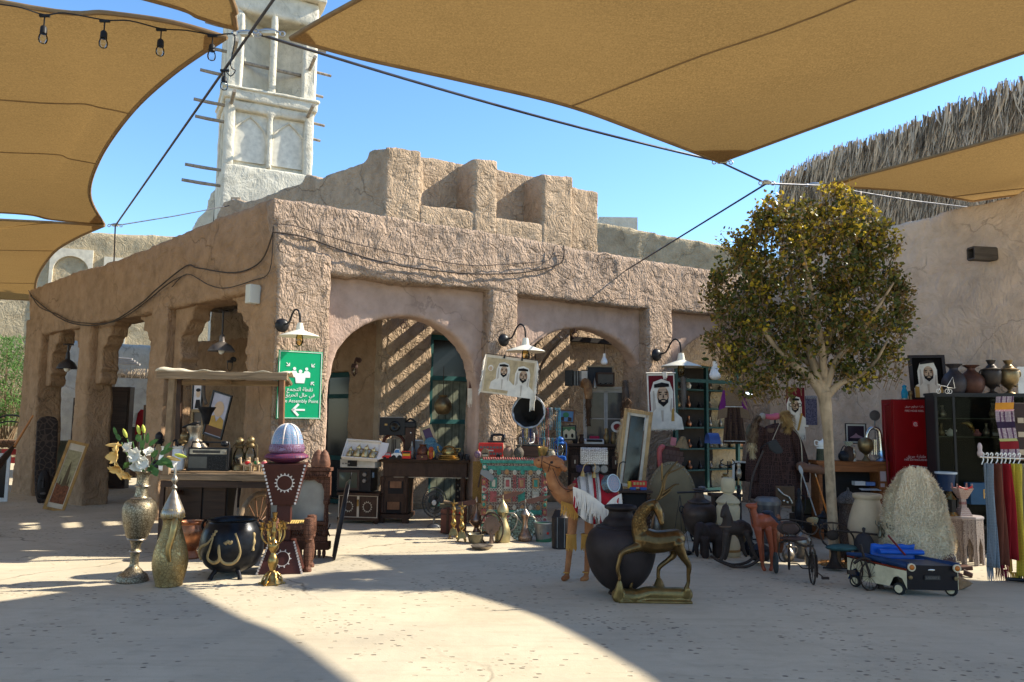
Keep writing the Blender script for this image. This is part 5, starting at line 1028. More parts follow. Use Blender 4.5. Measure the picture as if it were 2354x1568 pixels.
toycar(ond('toy_car','small red rounded toy car at the left end of the dark desk','toy car',893,11.75),24,15,11,red,M('toy_glass',(.25,.25,.27),rough=.2))
k=ond('toy_truck','white and blue rounded toy van beside the red toy car','toy car',914,11.75); toycar(k,24,24,12,M('toy_white',(.65,.65,.62),rough=.3),M('toy_blue',(.05,.18,.40),rough=.3))
k=ond('toy_bus','red and yellow toy bus in the middle of the dark desk','toy bus',936,11.75); k.box('body',red,(0,0,11),(20,11,17),bevel=.004); k.box('stripe',M('toy_yellow',(.60,.35,.03),rough=.4),(0,-5.8,11),(17,1,5)); k.box('windows',black,(0,-6,16),(16,1,3))
k=ond('chair_back','dark chair with a lyre shaped back standing behind the toys','chair',906,12.45); k.add('rail',k.mb().tube(curve3([(-24,0,0),(-24,0,34),(-10,0,50),(10,0,50),(24,0,34),(24,0,0)],4),3.5,8),M('mahogany',(.10,.03,.02),rough=.4),smooth=60); k.box('pad',M('chair_linen',(.32,.27,.2),rough=.8),(0,1,24),(30,2,34))
for x in (-4,0,4): k.tube('lyre_string',dkwood,[(x,-1,10),(x,-1,40)],.8)
k=ond('camera_case','large black camera case on top of the chair behind the toys','case',902,12.35); k.loc; k.e.location.z+=50*k.s; k.box('case',black,(0,6,20),(58,26,40),bevel=.006); k.lathe('lens',M('gloss_black',(.01,.01,.01),rough=.12,bump=0),prof_smooth([(0,0),(11,0),(12,3),(8,4),(0,2)],2),c=(6,-7,20),rot=Matrix.Rotation(R(90),3,'X')); k.box('rim',grey,(0,6,41),(60,27,1.5)); k.box('badge',gold,(-14,-7.5,24),(6,1,4))
k=ond('black_camera','tall black box camera with a rounded top right of the black case','camera',943,12.35); k.box('body',dkwood,(0,4,34),(22,20,68),bevel=.006); k.box('hood',black,(0,4,74),(26,22,14),bevel=.02); k.add('stud',k.mb().ell((2,-7,56),(1.6,1.6,1.6)),white,smooth=60); k.tube('strap',black,curve3([(-12,0,78),(0,-4,88),(12,0,80)],4),2.4)
k=frame('tilted_picture','pale gilt picture frame tilted on the desk behind the blue bag','picture frame',993,1022,12.35,30,44,M('frame_pale',(.42,.33,.2),rough=.5,kind='wood'),6,M('frame_purple',(.10,.06,.12),rough=.5),tilt=-22)
k=frame('white_framed_picture','white picture frame standing on the desk behind the copper jar','picture frame',962,1054,12.4,24,42,M('frame_white',(.50,.55,.60),rough=.5),3,M('frame_grey',(.30,.28,.26),rough=.6),tilt=0)
k=ond('copper_jar','small chased copper jar in the middle of the desk','jar',973,11.85); k.lathe('body',M('copper_chased',(.24,.10,.06),rough=.45,metal=.7,kind='engrave',bs=60,c2=(.08,.03,.02)),prof_smooth([(0,0),(10,0),(11,6),(14,16),(10,26),(7,30),(9,34),(0,34)],2),n=24)
k=ond('wooden_box','little red brown wooden box under the copper jar','box',972,11.7); k.box('body',M('box_mahogany',(.10,.03,.02),rough=.4,kind='woodx'),(0,0,6),(26,12,11),bevel=.003); k.box('clasp',gold,(0,-6.5,7),(3,1,3))
k=ond('beaded_bag','crumpled blue and teal beaded bag on the desk','bag',998,12.15); b=k.mb(); b.ell((0,0,18),(22,12,18),n=18,m=12); b.ell((-8,0,34),(14,9,14),n=14); k.add('cloth',b,M('beaded_blue',(.02,.12,.20),rough=.3,kind='inlay',c2=(.20,.35,.42),bs=90,p=2,bump=.8),smooth=60,voxel=.012,disp=((.05,.08),),)
def parrot(k,m1,m2):
    b=k.mb(); b.ell((0,0,12),(7,6,11)); b.ell((0,-2,24),(6,6,6)); b.tube([(0,-6,24),(0,-10,22)],[2,.6],6); k.add('body',b,m1,smooth=60); b=k.mb(); b.ell((-6,0,13),(2.4,4,8)); b.ell((6,0,13),(2.4,4,8)); k.add('wing',b,m2,smooth=60)
parrot(ond('ornament_figure','small painted red and yellow figure between the copper jar and the grey ball','figurine',992,11.75),M('fig_red',(.35,.07,.03),rough=.5),M('fig_yellow',(.55,.40,.06),rough=.5))
k=ond('grey_ball','round dark grey carved ball on the desk','ball',1011,11.75); k.add('ball',k.mb().ell((0,0,9),(9,9,9),n=18,m=12),M('ball_grey',(.10,.09,.08),rough=.5,kind='inlay',c2=(.03,.03,.03),bs=60),smooth=60)
k=ond('gold_teapot','shiny gold teapot at the right of the desk','teapot',1033,11.95); k.lathe('body',goldb,prof_smooth([(0,0),(12,0),(18,10),(16,24),(8,30),(0,32)],2),n=20); k.tube('spout',goldb,curve3([(-14,0,12),(-24,0,20),(-26,0,30)],4),2.4); k.tube('handle',goldb,curve3([(14,0,24),(26,0,24),(16,0,8)],4),1.8)
k=ond('brass_tray_stack','stack of gold dishes under the gold teapot','dish',1032,11.65)
for i in range(3): k.lathe('dish',gold,[(0,i*4),(24-i*2,i*4+2),(25-i*2,i*4+4),(0,i*4+3)],n=24)
k=ond('dark_pots_right','pair of dark metal cups at the right end of the desk','cup',1060,11.75,)
k.lathe('cup',ironm,prof_smooth([(0,0),(5,0),(7,10),(6,18),(0,18)],2)); k.lathe('handle_cup',ironm,prof_smooth([(0,0),(5,0),(6,8),(5,14),(0,14)],2),c=(14,2,0))
k=ond('white_flask_group','pale cone bottle behind the toys on the desk','bottle',948,12.25); k.lathe('body',pewter,prof_smooth([(0,0),(8,0),(9,14),(3,26),(2,36),(0,38)],2))
k=K('table_fan','black cage desk fan with a pale centre badge on the floor beside the desk','fan',998,1196,11.6)
k.lathe('foot',grey,prof_smooth([(0,0),(15,0),(14,4),(6,8),(0,8)],2)); k.tube('stem',grey,[(0,0,6),(0,0,24)],2.5)
cg_=M('fan_cage',(.05,.05,.05),rough=.4,metal=.5); rotx=Matrix.Rotation(R(90),3,'X')
for y,rr_ in ((-6,27),(6,27),(-8,14),(-7,20)): k.tube('cage_ring',cg_,[(rr_*math.cos(t),y,46+rr_*math.sin(t)) for t in [2*math.pi*i/28 for i in range(29)]],.8,6)
b=k.mb()
for i in range(36): t=2*math.pi*i/36; b.tube([(4*math.cos(t),-10,46+4*math.sin(t)),(18*math.cos(t),-8.5,46+18*math.sin(t)),(27*math.cos(t),-5,46+27*math.sin(t))],.3,4)
k.add('cage_wires',b,cg_,smooth=None,kind='stuff')
for i in range(4):
    t=i*math.pi/2+.4; b=k.mb(); b.grid(lambda u,v:((5+17*u)*math.cos(t+(v-.5)*.9*(.4+u)),-1+3*(v-.5),46+(5+17*u)*math.sin(t+(v-.5)*.9*(.4+u))),4,4); k.add('blade',b,M('fan_blade',(.10,.10,.095),rough=.4),smooth=60)
k.lathe('badge',M('badge_pale',(.50,.48,.44),rough=.5),[(0,0),(5.5,0),(4.5,2),(0,2.4)],c=(0,-9,46),rot=rotx); k.lathe('motor',black,[(0,0),(9,0),(7,14),(0,16)],c=(0,16,46),rot=rotx)
k=K('hanging_brass_pot','round brass pot hanging in front of the teal shutters','pot',1018,953,12.6); k.lathe('body',oldbrass,prof_smooth([(0,0),(12,1),(19,12),(20,24),(14,34),(9,40),(11,44),(0,44)],2),n=24); k.tube('cord',wirem,[(0,0,44),(0,0,110)],.8)
k=K('studded_chest','upright dark leather chest with metal studs beside the second pillar','chest',1066,1190,12.75); k.box('body',M('trunk_black',(.03,.022,.02),rough=.5),(0,10,62),(40,22,124),bevel=.01)
b=k.mb()
for i in range(3):
    for j in range(9): b.ell((-14+14*i,-2,8+j*13),(2.6,1.6,2.6),n=8,m=5)
k.add('studs',b,grey,smooth=60,kind='stuff')
for j in range(5): k.box('plate',pewter,(-7+(j%2)*14,-1.5,20+j*22),(7,1,7))
k=K('leather_suitcase','old brown leather suitcase lying on the ground behind the candlesticks','suitcase',1034,1222,10.9,rot=-16); k.box('body',leather,(0,24,26),(48,44,48),bevel=.012); k.box('strap',dkwood,(-6,.5,26),(5,2,50)); k.box('lid_line',blackm,(0,1.4,40),(49,1,1.5)); k.tube('handle',dkwood,curve3([(-8,20,50),(0,20,56),(8,20,50)],4),1.6)
k=K('scrap_pile','old tan and grey tools piled on top of the brown suitcase','tools',1050,1168,11.2); k.box('blade',M('blade_brown',(.20,.09,.06),rough=.5),(14,0,10),(56,2,11),Matrix.Rotation(R(-9),3,'Y'),bevel=.003); k.tube('handle',oldwood,[(-30,0,14),(-10,0,10)],4); k.box('board',M('olive_board',(.12,.10,.06),rough=.8),(-14,10,4),(50,24,8))
k=K('carved_gold_panel','upright golden carved panel at the left end of the painted chest','panel',1096,1156,11.25); k.box('board',M('gold_panel',(.34,.20,.05),rough=.5,kind='engrave',bs=60,c2=(.18,.10,.03),bump=.5),(0,0,46),(20,6,94),bevel=.003)
pc=M('painted_brown',(.12,.055,.04),rough=.7); pcg=M('painted_green',(.06,.24,.17),rough=.65,var=.35,vs=20); pcw=M('painted_cream',(.50,.44,.33),rough=.7,var=.3,vs=20); pcr=M('painted_rose',(.36,.10,.09),rough=.7,var=.3,vs=20); pco=M('painted_ochre',(.40,.21,.09),rough=.7,var=.3,vs=20)
k=K('painted_chest','tall carved wooden chest painted green, rose and cream against the second pillar','chest',1182,1200,10.95,rot=3)
W3=150; H3=132
k.box('body',M('chest_inlay',(.10,.045,.035),rough=.7,kind='inlay',c2=(.42,.36,.27),bs=26,p=1.3,bump=.8),(0,30,H3/2+4),(W3-4,56,H3-4)); k.box('top',pcg,(0,28,H3+4),(W3+6,62,6),bevel=.004)
cols_=[pcg,pcw,pcr,pco]
for i in range(9):   # stile bosses
    z=14+i*14
    for x in (-W3/2+6,W3/2-6):
        k.box('stile_block',cols_[i%4],(x,1,z),(10,3,12),bevel=.002); k.lathe('boss',cols_[(i+1)%4],[(0,0),(3.6,0),(3.6,1.5),(2,2.5),(0,2)],c=(x,-.5,z),rot=rotx,n=12)
for z,mt in ((124,pcg),(42,pcg),(12,pcg),(30,pcr)): k.box('rail',mt,(0,1.5,z),(W3-26,3,8 if mt is pcg else 11),bevel=.002)
for i in range(7):
    x=-54+i*18; k.lathe('boss',[pcw,pcg,pco][i%3],[(0,0),(5,0),(5,1.6),(3,2.6),(2.4,1.4),(0,1.4)],c=(x,-.4,116 if i%2 else 117),rot=rotx,n=14); k.lathe('boss',[pco,pcw][i%2],[(0,0),(4.6,0),(4.6,1.4),(2.4,2.4),(0,2)],c=(x,-.4,51),rot=rotx,n=14)
for cx in range(4):
    for cz in range(2):
        x=-48+cx*32; z=96-cz*25; mt=cols_[(cx+cz*2)%4]
        k.box('panel_frame',mt,(x,1.5,z),(15,3,20),bevel=.002); k.box('panel_centre',cols_[(cx+cz+1)%4],(x,0,z),(8,3,13),bevel=.002)
for x in (-64,-32,0,32,64):
    b=k.mb()
    for j in range(8):
        z=62+j*6.3; b.tube([(x-4,.4,z),(x,-.4,z+3.2),(x+4,.4,z+6.3)],1.1,4); b.tube([(x+4,.4,z),(x,-.6,z+3.2),(x-4,.4,z+6.3)],1.1,4)
    k.add('lattice_strip',b,pcw if x%64 else pcr,smooth=None)
b=k.mb()
for i in range(22):
    for z in (84,30): x=-62+i*5.9; b.tube([(x-3,-.4,z-3),(x+3,-.4,z+3)],.7,4); b.tube([(x+3,-.6,z-3),(x-3,-.6,z+3)],.7,4)
k.add('lattice_rail',b,pcw,smooth=None,kind='stuff')
b=k.mb()
for i in range(28): b.lathe([(0,0),(2.2,0),(2.4,3),(0,6)],(-W3/2+4+i*5.4,0,H3+7),8)
k.add('knob_row',b,pcr,smooth=60,kind='stuff')
k.box('low_rail',pcg,(0,1.6,20),(W3-26,3,5))  # plain green rail low on the chest front
HZ=k.loc.z+(H3+8)*k.s
def onch(name,label,cat,x,d=11.2,group=None,**kw): return ontop(name,label,cat,x,d,HZ,group,**kw)
k=onch('toy_london_bus','red double decker toy bus on the painted chest','toy bus',1129,11.25); k.box('body',red,(0,4,18),(56,20,32),bevel=.01)
for z in (24,10):
    for i in range(7): k.box('window',M('bus_window',(.12,.10,.10),rough=.3),(-22+i*7.4,-6.4,z),(5.4,1,5))
k.box('sign',M('bus_sign',(.50,.45,.40),rough=.5),(-2,-6.6,17),(16,1,3));
for x in (-17,17): k.lathe('wheel',blackm,[(0,0),(5,0),(5,3),(0,3)],c=(x,-4,4),rot=rotx,n=12)
k=onch('purple_bauble','small purple enamel ball at the left end of the painted chest','ornament',1099,11.05); k.add('ball',k.mb().ell((0,0,9),(8,8,9),n=16,m=10),M('purple_enamel',(.06,.02,.20),rough=.25,kind='inlay',c2=(.3,.2,.1),bs=90),smooth=60); k.lathe('knob',gold,[(0,17),(2,18),(0,22)])
k=onch('toy_clock','little arched wooden ornament with striped cloth beside the red toy bus','ornament',1116,11.0); b=k.mb(); b.prism([(-9,0),(9,0),(9,14)]+ellp(0,14,9,9,10,0,math.pi)+[(-9,14)],-3,3); k.add('arch',b,oldwood,smooth=None); k.box('stripe',pcw,(0,-3.6,8),(12,1,3)); k.box('stripe',black,(0,-3.6,12),(12,1,2))
k=onch('sewing_machine','small black sewing machine on the toy bus','sewing machine',1142,11.35); k.e.location.z+=34*k.s; k.box('bed',black,(0,0,2),(40,12,4),bevel=.003); k.add('arm',k.mb().tube(curve3([(14,0,4),(14,0,16),(4,0,18),(-10,0,16),(-12,0,5)],4),3,8),black,smooth=60); k.lathe('wheel',grey,[(0,0),(6,0),(6,2),(0,2)],c=(17,0,14),rot=Matrix.Rotation(R(90),3,'Y'))
for x,lb,mt,h in ((1168,'rounded terracotta grey jar, left of the pair on the painted chest',M('clay_brown',(.20,.12,.085),rough=.7,bump=.5,bs=90),27),(1193,'rounded carved grey jar, right of the pair on the painted chest',M('clay_grey',(.16,.13,.10),rough=.7,kind='engrave',bs=60,c2=(.06,.05,.04),bump=.6),30)):
    k=onch('clay_jar',lb,'jar',x,11.1,group='small jars on the painted chest'); k.lathe('body',mt,prof_smooth([(0,0),(7,0),(10,6),(12,14),(9,22),(5,26),(7,h+1),(6,h+1),(0,24)],2),n=24)
k=onch('gramophone','old gramophone with a big dented silver horn facing the courtyard','gramophone',1226,11.55)
k.box('case',M('gramo_wood',(.13,.05,.035),rough=.4,kind='woodx'),(-4,0,14),(66,34,24),bevel=.006); k.lathe('turntable',black,[(0,26),(26,26),(26,29),(0,29)],c=(-6,0,0)); k.tube('crank',grey,[(30,-4,14),(40,-6,14),(40,-6,22)],1.4)
HC=Vector((-12,-10,104)); hd=Vector((-.18,-1,.12)).normalized(); ru=Vector((0,0,1)); rs=hd.cross(ru).normalized(); ru=rs.cross(hd)
b=k.mb(); silver=M('horn_silver',(.34,.34,.35),rough=.45,metal=.75,vs=14,var=.35)
def horn(u,v):
    a=2*math.pi*u; r_=4+34*v**2.2; L=-66*(1-v); wob=1+.03*math.sin(a*8)
    c=HC+hd*L*.8+Vector((10*(1-v)**1.5,0,-44*(1-v)**2)); return c+rs*(r_*wob*math.cos(a))+ru*(r_*wob*math.sin(a))
b.grid(horn,32,14); k.add('horn',b,silver,smooth=60,solid=.003); k.tube('horn_rim',silver,[HC+rs*(38*math.cos(t))+ru*(38*math.sin(t)) for t in [2*math.pi*i/32 for i in range(33)]],1.1)
k.add('horn_lining',MB(k.s).grid(lambda u,v:Vector(horn(u,.25+.72*v))-hd*0+ (HC-Vector(horn(u,.25+.72*v)))*.03,28,8),M('horn_inside',(.012,.011,.011),rough=.6),smooth=60)
k.add('tone_arm',k.mb().tube(curve3([(0,40,62),(2,30,46),(0,10,34),(-10,0,31)],4),2.4,8),grey,smooth=60)
k=onch('brass_mortar','brass mortar with its pestle on the painted chest','mortar',1248,11.05); k.lathe('cup',gold,prof_smooth([(0,0),(8,0),(7,4),(9,12),(12,26),(11,26),(8,14),(0,6)],2),n=22); k.tube('pestle',gold,[(0,0,8),(3,0,44)],[2.4,1.8])
k=onch('striped_pot','small striped pot at the right end of the painted chest','pot',1268,11.05); k.lathe('body',M('pot_striped',(.08,.06,.05),rough=.5,kind='inlay',c2=(.45,.40,.28),bs=70),prof_smooth([(0,0),(7,0),(9,8),(8,16),(5,20),(6,22),(0,20)],2),n=18)
k=K('necklace_rack','metal rack hung with strings of beads behind the gramophone horn','necklace rack',1240,1062,12.0)
k.tube('pole',grey,[(0,0,0),(0,0,140)],1.6);
for z,w_ in ((124,46),(56,40)): k.tube('bar',grey,[(-w_,0,z),(w_,0,z-4)],1.2)
bead=[M('beads_teal',(.04,.25,.35),rough=.3),M('beads_blue',(.03,.09,.35),rough=.3),M('beads_white',(.55,.55,.55),rough=.3),M('beads_yellow',(.55,.45,.08),rough=.3),M('beads_rose',(.35,.08,.10),rough=.3),M('beads_black',(.02,.02,.02),rough=.3)]
rn=random.Random(9)
for i in range(30):
    zt_=124 if i%3 else 56; x=-44+i*3.05; L=rn.uniform(45,95) if zt_>100 else rn.uniform(30,60); b=k.mb(); y=-3-rn.random()*4
    for j in range(int(L/3)):
        z=zt_-2-j*3;
        for sg in (-1,1): b.ell((x+sg*(1+1.6*math.sin(math.pi*j*3/L)),y,z),1.15,n=5,m=3)
    k.add('bead_string',b,bead[rn.choice([0,1,2,5,1,0,4,3,5])],smooth=60)
def cloth_rect(k,part,mat,x0,x1,z0,z1,y=0,wob=2,nu=20,nv=14,freq=9,solid=None,mi=None):
    b=k.mb(); b.grid(lambda u,v:(x0+(x1-x0)*u,y+wob*math.sin(u*freq+v*2)*.5+wob*.5*math.sin(u*freq*2.3),z0+(z1-z0)*v),nu,nv); return k.add(part,b,mat,smooth=80,**({'solid':solid} if solid else {}))
def fringe(k,part,mat,p0,p1,L,n,dirv=(0,0,-1),r=.7,seed=1,jit=.12):
    rn=random.Random(seed); b=k.mb(); p0=Vector(p0); p1=Vector(p1); dv=Vector(dirv)
    for i in range(n):
        p=p0.lerp(p1,(i+.5)/n); l_=L*rn.uniform(.85,1.1); b.tube([p,p+dv*l_*.5+Vector((rn.gauss(0,jit*4),-1,rn.gauss(0,1))),p+dv*l_+Vector((rn.gauss(0,jit*10),-1,0))],[r,r,r*.5],4)
    return k.add(part,b,mat,smooth=60,kind='stuff')
k=K('portrait_rug_pair','cream fringed rug printed with two men in white headscarves on the second pillar','rug',1165,905,11.35,tilt=4); k.e.rotation_euler=(0,R(6),R(10))
rugc=M('rug_cream',(.66,.55,.40),rough=.95,kind='fabric',bs=90)
b=k.mb(); b.prism([(-62,-4),(64,-4),(62,84),(-58,84)],0,2); k.add('cloth',b,rugc,smooth=None)
shapes(k,M('rug_sand',(.50,.38,.22),rough=.95,var=.3,vs=10),[[(-56,0),(58,0),(57,78),(-54,78)]],-.4)
headscarf(k,-14,50,.62,-1.0,beard=True,black_top=True); headscarf(k,32,44,.70,-1.2,beard=True,black_top=True); shapes(k,pw,[ellp(-44,54,6,7)],-1); shapes(k,skin_,[ellp(-44,53,4,5)],-1.5)
wool=M('wool_white',(.72,.66,.56),rough=.95)
fringe(k,'fringe',wool,(-61,0,0),(-59,0,84),16,46,(-.25,-.3,-.9),.9,3); fringe(k,'fringe',wool,(63,0,4),(62,0,84),18,60,(.2,-.3,-.9),1.1,4); fringe(k,'fringe',wool,(56,0,2),(66,0,6),34,18,(0,0,-1),.9,5)
for x in (-16,26): k.box('clip',black,(x,-2,84),(4,4,9));
k.tube('hanging_rod',wirem,[(-56,2,86),(60,2,86)],1)
k=K('white_cloth_strip','narrow white fringed cloth hanging at the left of the second pillar','cloth',1083,915,12.1); b=k.mb(); b.prism([(-8,0),(8,0),(6,60),(-2,60)],0,1.5); k.add('cloth',b,M('cloth_dark',(.10,.05,.04),rough=.9),smooth=None); fringe(k,'fringe',wool,(-8,0,22),(8,0,22),42,14,r=.8,seed=8)
def jar(name,label,cat,x,y,mat,pr,d=None,n=28,group=None,k_=2,**kw):
    k=K(name,label,cat,x,y,d,group=group,**kw); k.lathe('body',mat,prof_smooth(pr,k_),n=n); return k
for x,y,h,lb in ((1042,1238,80,'tall brass candlestick, left and rear one of the pair'),(1061,1245,78,'tall brass candlestick, front one of the pair')):
    k=K('brass_candlestick',lb,'candlestick',x,y,None,group='brass candlesticks on square feet'); k.lathe('stem',goldb,prof_smooth([(0,20),(4,20),(3,26),(7,32),(6,38),(3,44),(5,50),(3,60),(5,64),(3,70),(4,76),(9,78),(9,80),(0,80)],2),n=16)
    k.add('base_block',frust(k.mb(),10,6,8,22),gold,smooth=None);
    for t in (0,1,2,3): a=t*math.pi/2+.8; k.tube('paw_foot',gold,[(6*math.cos(a),6*math.sin(a),10),(11*math.cos(a),11*math.sin(a),5),(13*math.cos(a),13*math.sin(a),0)],2.2)
    k.tube('spike',gold,[(0,0,80),(0,0,88)],[1,.3])
k=K('glass_bowl_red','bowl with red rim ornaments behind the candlesticks','bowl',1052,1180,10.9); k.lathe('body',pewter,prof_smooth([(0,0),(6,0),(16,10),(18,14),(0,8)],2));
for x in (-8,8): k.add('red_heart',k.mb().ell((x,-8,4),(5,2,6)),red,smooth=60)
k=K('copper_ewer','copper ewer with a long curved spout and tall neck','ewer',1095,1222,None); k.lathe('body',M('copper_pale',(.46,.30,.20),rough=.35,metal=.85,vs=12),prof_smooth([(0,0),(8,0),(7,4),(6,10),(12,16),(17,22),(17,28),(10,36),(4,46),(3,60),(5,64),(5,68),(3,76),(0,80)],3),n=28)
k.tube('spout',pewter,curve3([(-13,0,20),(-20,0,24),(-20,0,48),(-24,0,60),(-32,0,62)],5),1.9); k.tube('handle',pewter,curve3([(5,0,62),(18,0,60),(22,0,44),(14,0,28)],5),1.3)
jar('metal_bowl','dented green grey metal bowl on the ground under the copper ewer','bowl',1093,1248,M('bowl_olive',(.17,.15,.10),rough=.5,metal=.5),[(0,0),(13,0),(17,10),(19,18),(22,20),(20,20),(16,14),(0,3)])
k=K('wide_dish','wide grey dish lying behind the metal bowl','dish',1108,1238,9.75); k.lathe('body',pewter,[(0,0),(18,0),(25,7),(26,8),(0,3)])
k=K('tree_carving','round pierced carving of a tree leaning against the painted chest','carving',1130,1228,10.2,lean=-6); b=k.mb()
rn=random.Random(3)
b.tube([(0,0,0),(0,0,20)],[6,3],8)
for i in range(16):
    a=-1.2+2.4*i/15; b.tube(curve3([(0,0,14),(10*math.sin(a),0,14+12*math.cos(a)),(20*math.sin(a),0,22+20*math.cos(a)*1.05)],3),[1.6]*7,5)
for i in range(70): a=rn.uniform(-1.5,1.5); r_=rn.uniform(8,22); b.ell((r_*math.sin(a),0,20+r_*math.cos(a)),(1.8,1.2,1.8),n=6,m=4)
k.add('tracery',b,M('carving_brown',(.20,.13,.09),rough=.7),smooth=None); k.tube('rim',dkwood,[(26*math.cos(t),1,22+26*math.sin(t)) for t in [2*math.pi*i/26 for i in range(27)]],1.6)
k=K('brass_dallah','big dull brass coffee pot with domed lid and large spout in front of the chest','coffee pot',1155,1246,None)
k.lathe('body',M('brass_dull',(.40,.33,.17),rough=.42,metal=.75,vs=8,var=.35),prof_smooth([(0,0),(15,0),(17,4),(18,18),(16,32),(11,46),(9,56),(12,64),(13,67),(0,67)],3),n=32); k.lathe('lid',M('brass_dull2',(.44,.37,.2),rough=.42,metal=.75),prof_smooth([(13,66),(13,70),(10,80),(4,88),(1,96),(1.4,100),(0,104)],2),n=28)
k.add('spout',k.mb().tube(curve3([(-9,-1,40),(-14,-2,52),(-22,-3,66),(-32,-4,68),(-38,-4,60)],4),[7,7,6.6,6.2,6,5.6,5.4,5,4.8,4.6,4.4,4,3.6,3,2.6,2,1.4],10),M('brass_dull'),smooth=60); k.add('handle',k.mb().tube(curve3([(12,0,64),(26,2,62),(34,3,48),(26,2,30),(15,0,22)],4),1.8,8),pewter,smooth=60)
k=K('verdigris_plate','round green patina plate with scalloped edge leaning on the chest','plate',1200,1238,10.4,lean=-10); b=k.mb(); b.lathe([(0,0),(27,0),(32,-2),(33,0),(27,2),(0,2)],(0,0,33),40,rot=rotx); k.add('dish',b,M('verdigris',(.20,.28,.22),rough=.6,kind='inlay',c2=(.07,.08,.06),bs=45,bump=.5),smooth=50)
b=k.mb()
for i in range(26): t=2*math.pi*i/26; b.ell((30*math.cos(t),-2,33+30*math.sin(t)),(3,1.6,3),n=7,m=4)
k.add('scallops',b,M('verdigris_pale',(.35,.42,.36),rough=.6),smooth=60,kind='stuff')
k=K('copper_kettle','old copper and pewter coffee pot with a looped handle, right of the brass one','coffee pot',1207,1244,None); k.lathe('body',M('copper_old',(.36,.24,.17),rough=.4,metal=.8,vs=9,var=.4),prof_smooth([(0,0),(12,0),(16,6),(16,12),(10,22),(6,34),(6,46),(9,54),(10,58),(0,58)],3),n=24); k.lathe('lid',pewter,prof_smooth([(10,57),(11,60),(6,66),(2,72),(1,82),(2,86),(1,92),(0,93)],2),n=20); k.tube('handle',pewter,curve3([(9,0,55),(20,2,52),(24,3,36),(17,2,14)],5),1.5); k.tube('spout',pewter,curve3([(-8,0,40),(-18,0,52),(-28,0,54)],4),1.6)
k=K('green_stove','small green enamel paraffin stove','stove',1250,1244,None); k.lathe('body',M('stove_green',(.04,.14,.07),rough=.45),[(0,0),(18,0),(18,14),(17,15),(17,28),(18,29),(18,40),(0,40)],n=28); k.box('window',blackm,(0,-17,20),(18,3,6)); k.add('knob',k.mb().ell((8,-18,20),(3,2,3)),red,smooth=60)
k=K('tin_bucket','dented tin bucket sitting on the green stove','bucket',loc=(at(1250,1200,k.loc.y).x,k.loc.y,k.loc.z+40*k.s),sc=k.s); tin=M('tin',(.26,.25,.23),rough=.5,metal=.7,vs=8,var=.4,bs=14,bump=.4); k.lathe('body',tin,[(0,0),(17,0),(23,28),(25,29),(23,30),(16,4),(0,3)],n=28)
k=K('black_bin','dark metal bin on the ground behind the camel legs','bin',1288,1243,9.9); k.lathe('body',M('bin_black',(.035,.03,.03),rough=.5,metal=.4),[(0,0),(19,0),(20,56),(18,58),(12,70),(0,72)],n=28)
for x in (-8,8): k.box('strap',grey,(x,-19,30),(2,1,54))
k=K('axe_head','grey iron axe head leaning on the left corner of the painted chest','axe',1114,1090,10.9); b=k.mb(); b.prism([(-10,0),(6,-10),(18,-18),(22,-6),(8,8),(-8,10)],0,3); k.add('head',b,grey,smooth=None); k.tube('haft',dkwood,[(-8,2,6),(-14,4,-30)],2)
for x,y,lb in ((1175,1140,'curved brown blade lying across the chest front, left one'),(1235,1150,'dark curved horn shape at the right of the painted chest')):
    k=K('knife_relic',lb,'blade',x,y,10.5); b=k.mb(); b.prism([(-40,-4),(-10,-8),(26,6),(30,10),(10,10),(-20,2)],0,2); k.add('blade',b,M('blade_brown'),smooth=None)
# ================================================================ second arch interior
k=K('white_cabinet','tall white cabinet with glass doors under the second arch','cabinet',1392,1200,14.3,rot=-4)
s_=1; k.box('carcass',M('cabinet_white',(.46,.45,.42),rough=.5),(0,22,150),(100,44,300)); k.box('top',M('cabinet_top',(.52,.50,.46),rough=.5),(0,18,302),(106,52,5));
for x in (-23,24):
    k.box('door_glass',M('cab_glass',(.09,.085,.08),rough=.1,bump=0),(x,-.6,220),(40,1,140));
    for c_,sz in (((x-21,-1.4,220),(3,2,146)),((x+21,-1.4,220),(3,2,146)),((x,-1.4,292),(45,2,3)),((x,-1.4,146),(45,2,3)),((x,-1.4,224),(40,2,2.4))): k.box('door_frame',M('cab_alu',(.42,.40,.38),rough=.4),c_,sz)
b=k.mb(); b.prism([(10,242)]+[(12,242),(38,242),(38,262),(12,262)],-3,-2);
k.lathe('plate_white',white,[(0,0),(13,0),(14,2),(0,2)],c=(26,-3,204),rot=rotx,sy=1.0,n=24); k.lathe('plate_red',M('plate_red',(.25,.02,.02),rough=.3),[(0,0),(8.5,0),(8,1),(0,1)],c=(26,-5,204),rot=rotx,n=20)
CB=k.loc.z+305*k.s; CBd=14.0
k=ontop('accordion','black and silver piano accordion on top of the white cabinet','accordion',1321,14.1,CB,rot=-8); k.box('left_body',black,(-14,8,18),(18,22,36),bevel=.003)
for i in range(6): k.box('bellows_fold',grey if i%2 else black,(-3+i*3,8,18),(2,20-(i%2)*3,34))
k.box('keyboard',black,(22,8,18),(16,22,36),bevel=.003); b=k.mb()
for i in range(12): b.box((22,-4,3+i*2.7),(14,1,1.9))
k.add('keys',b,white,smooth=None,kind='stuff')
k=ontop('old_radio','dark vintage radio on top of the white cabinet','radio',1392,14.1,CB); k.box('case',dkwood,(0,8,16),(42,20,32),bevel=.012); k.box('dial',M('radio_dial',(.08,.07,.06),rough=.3),(0,-3,16),(34,1,22));
for x in (-12,0,12): k.lathe('knob',black,[(0,0),(3,0),(2.5,3),(0,3)],c=(x,-3.5,6),rot=rotx,n=10)
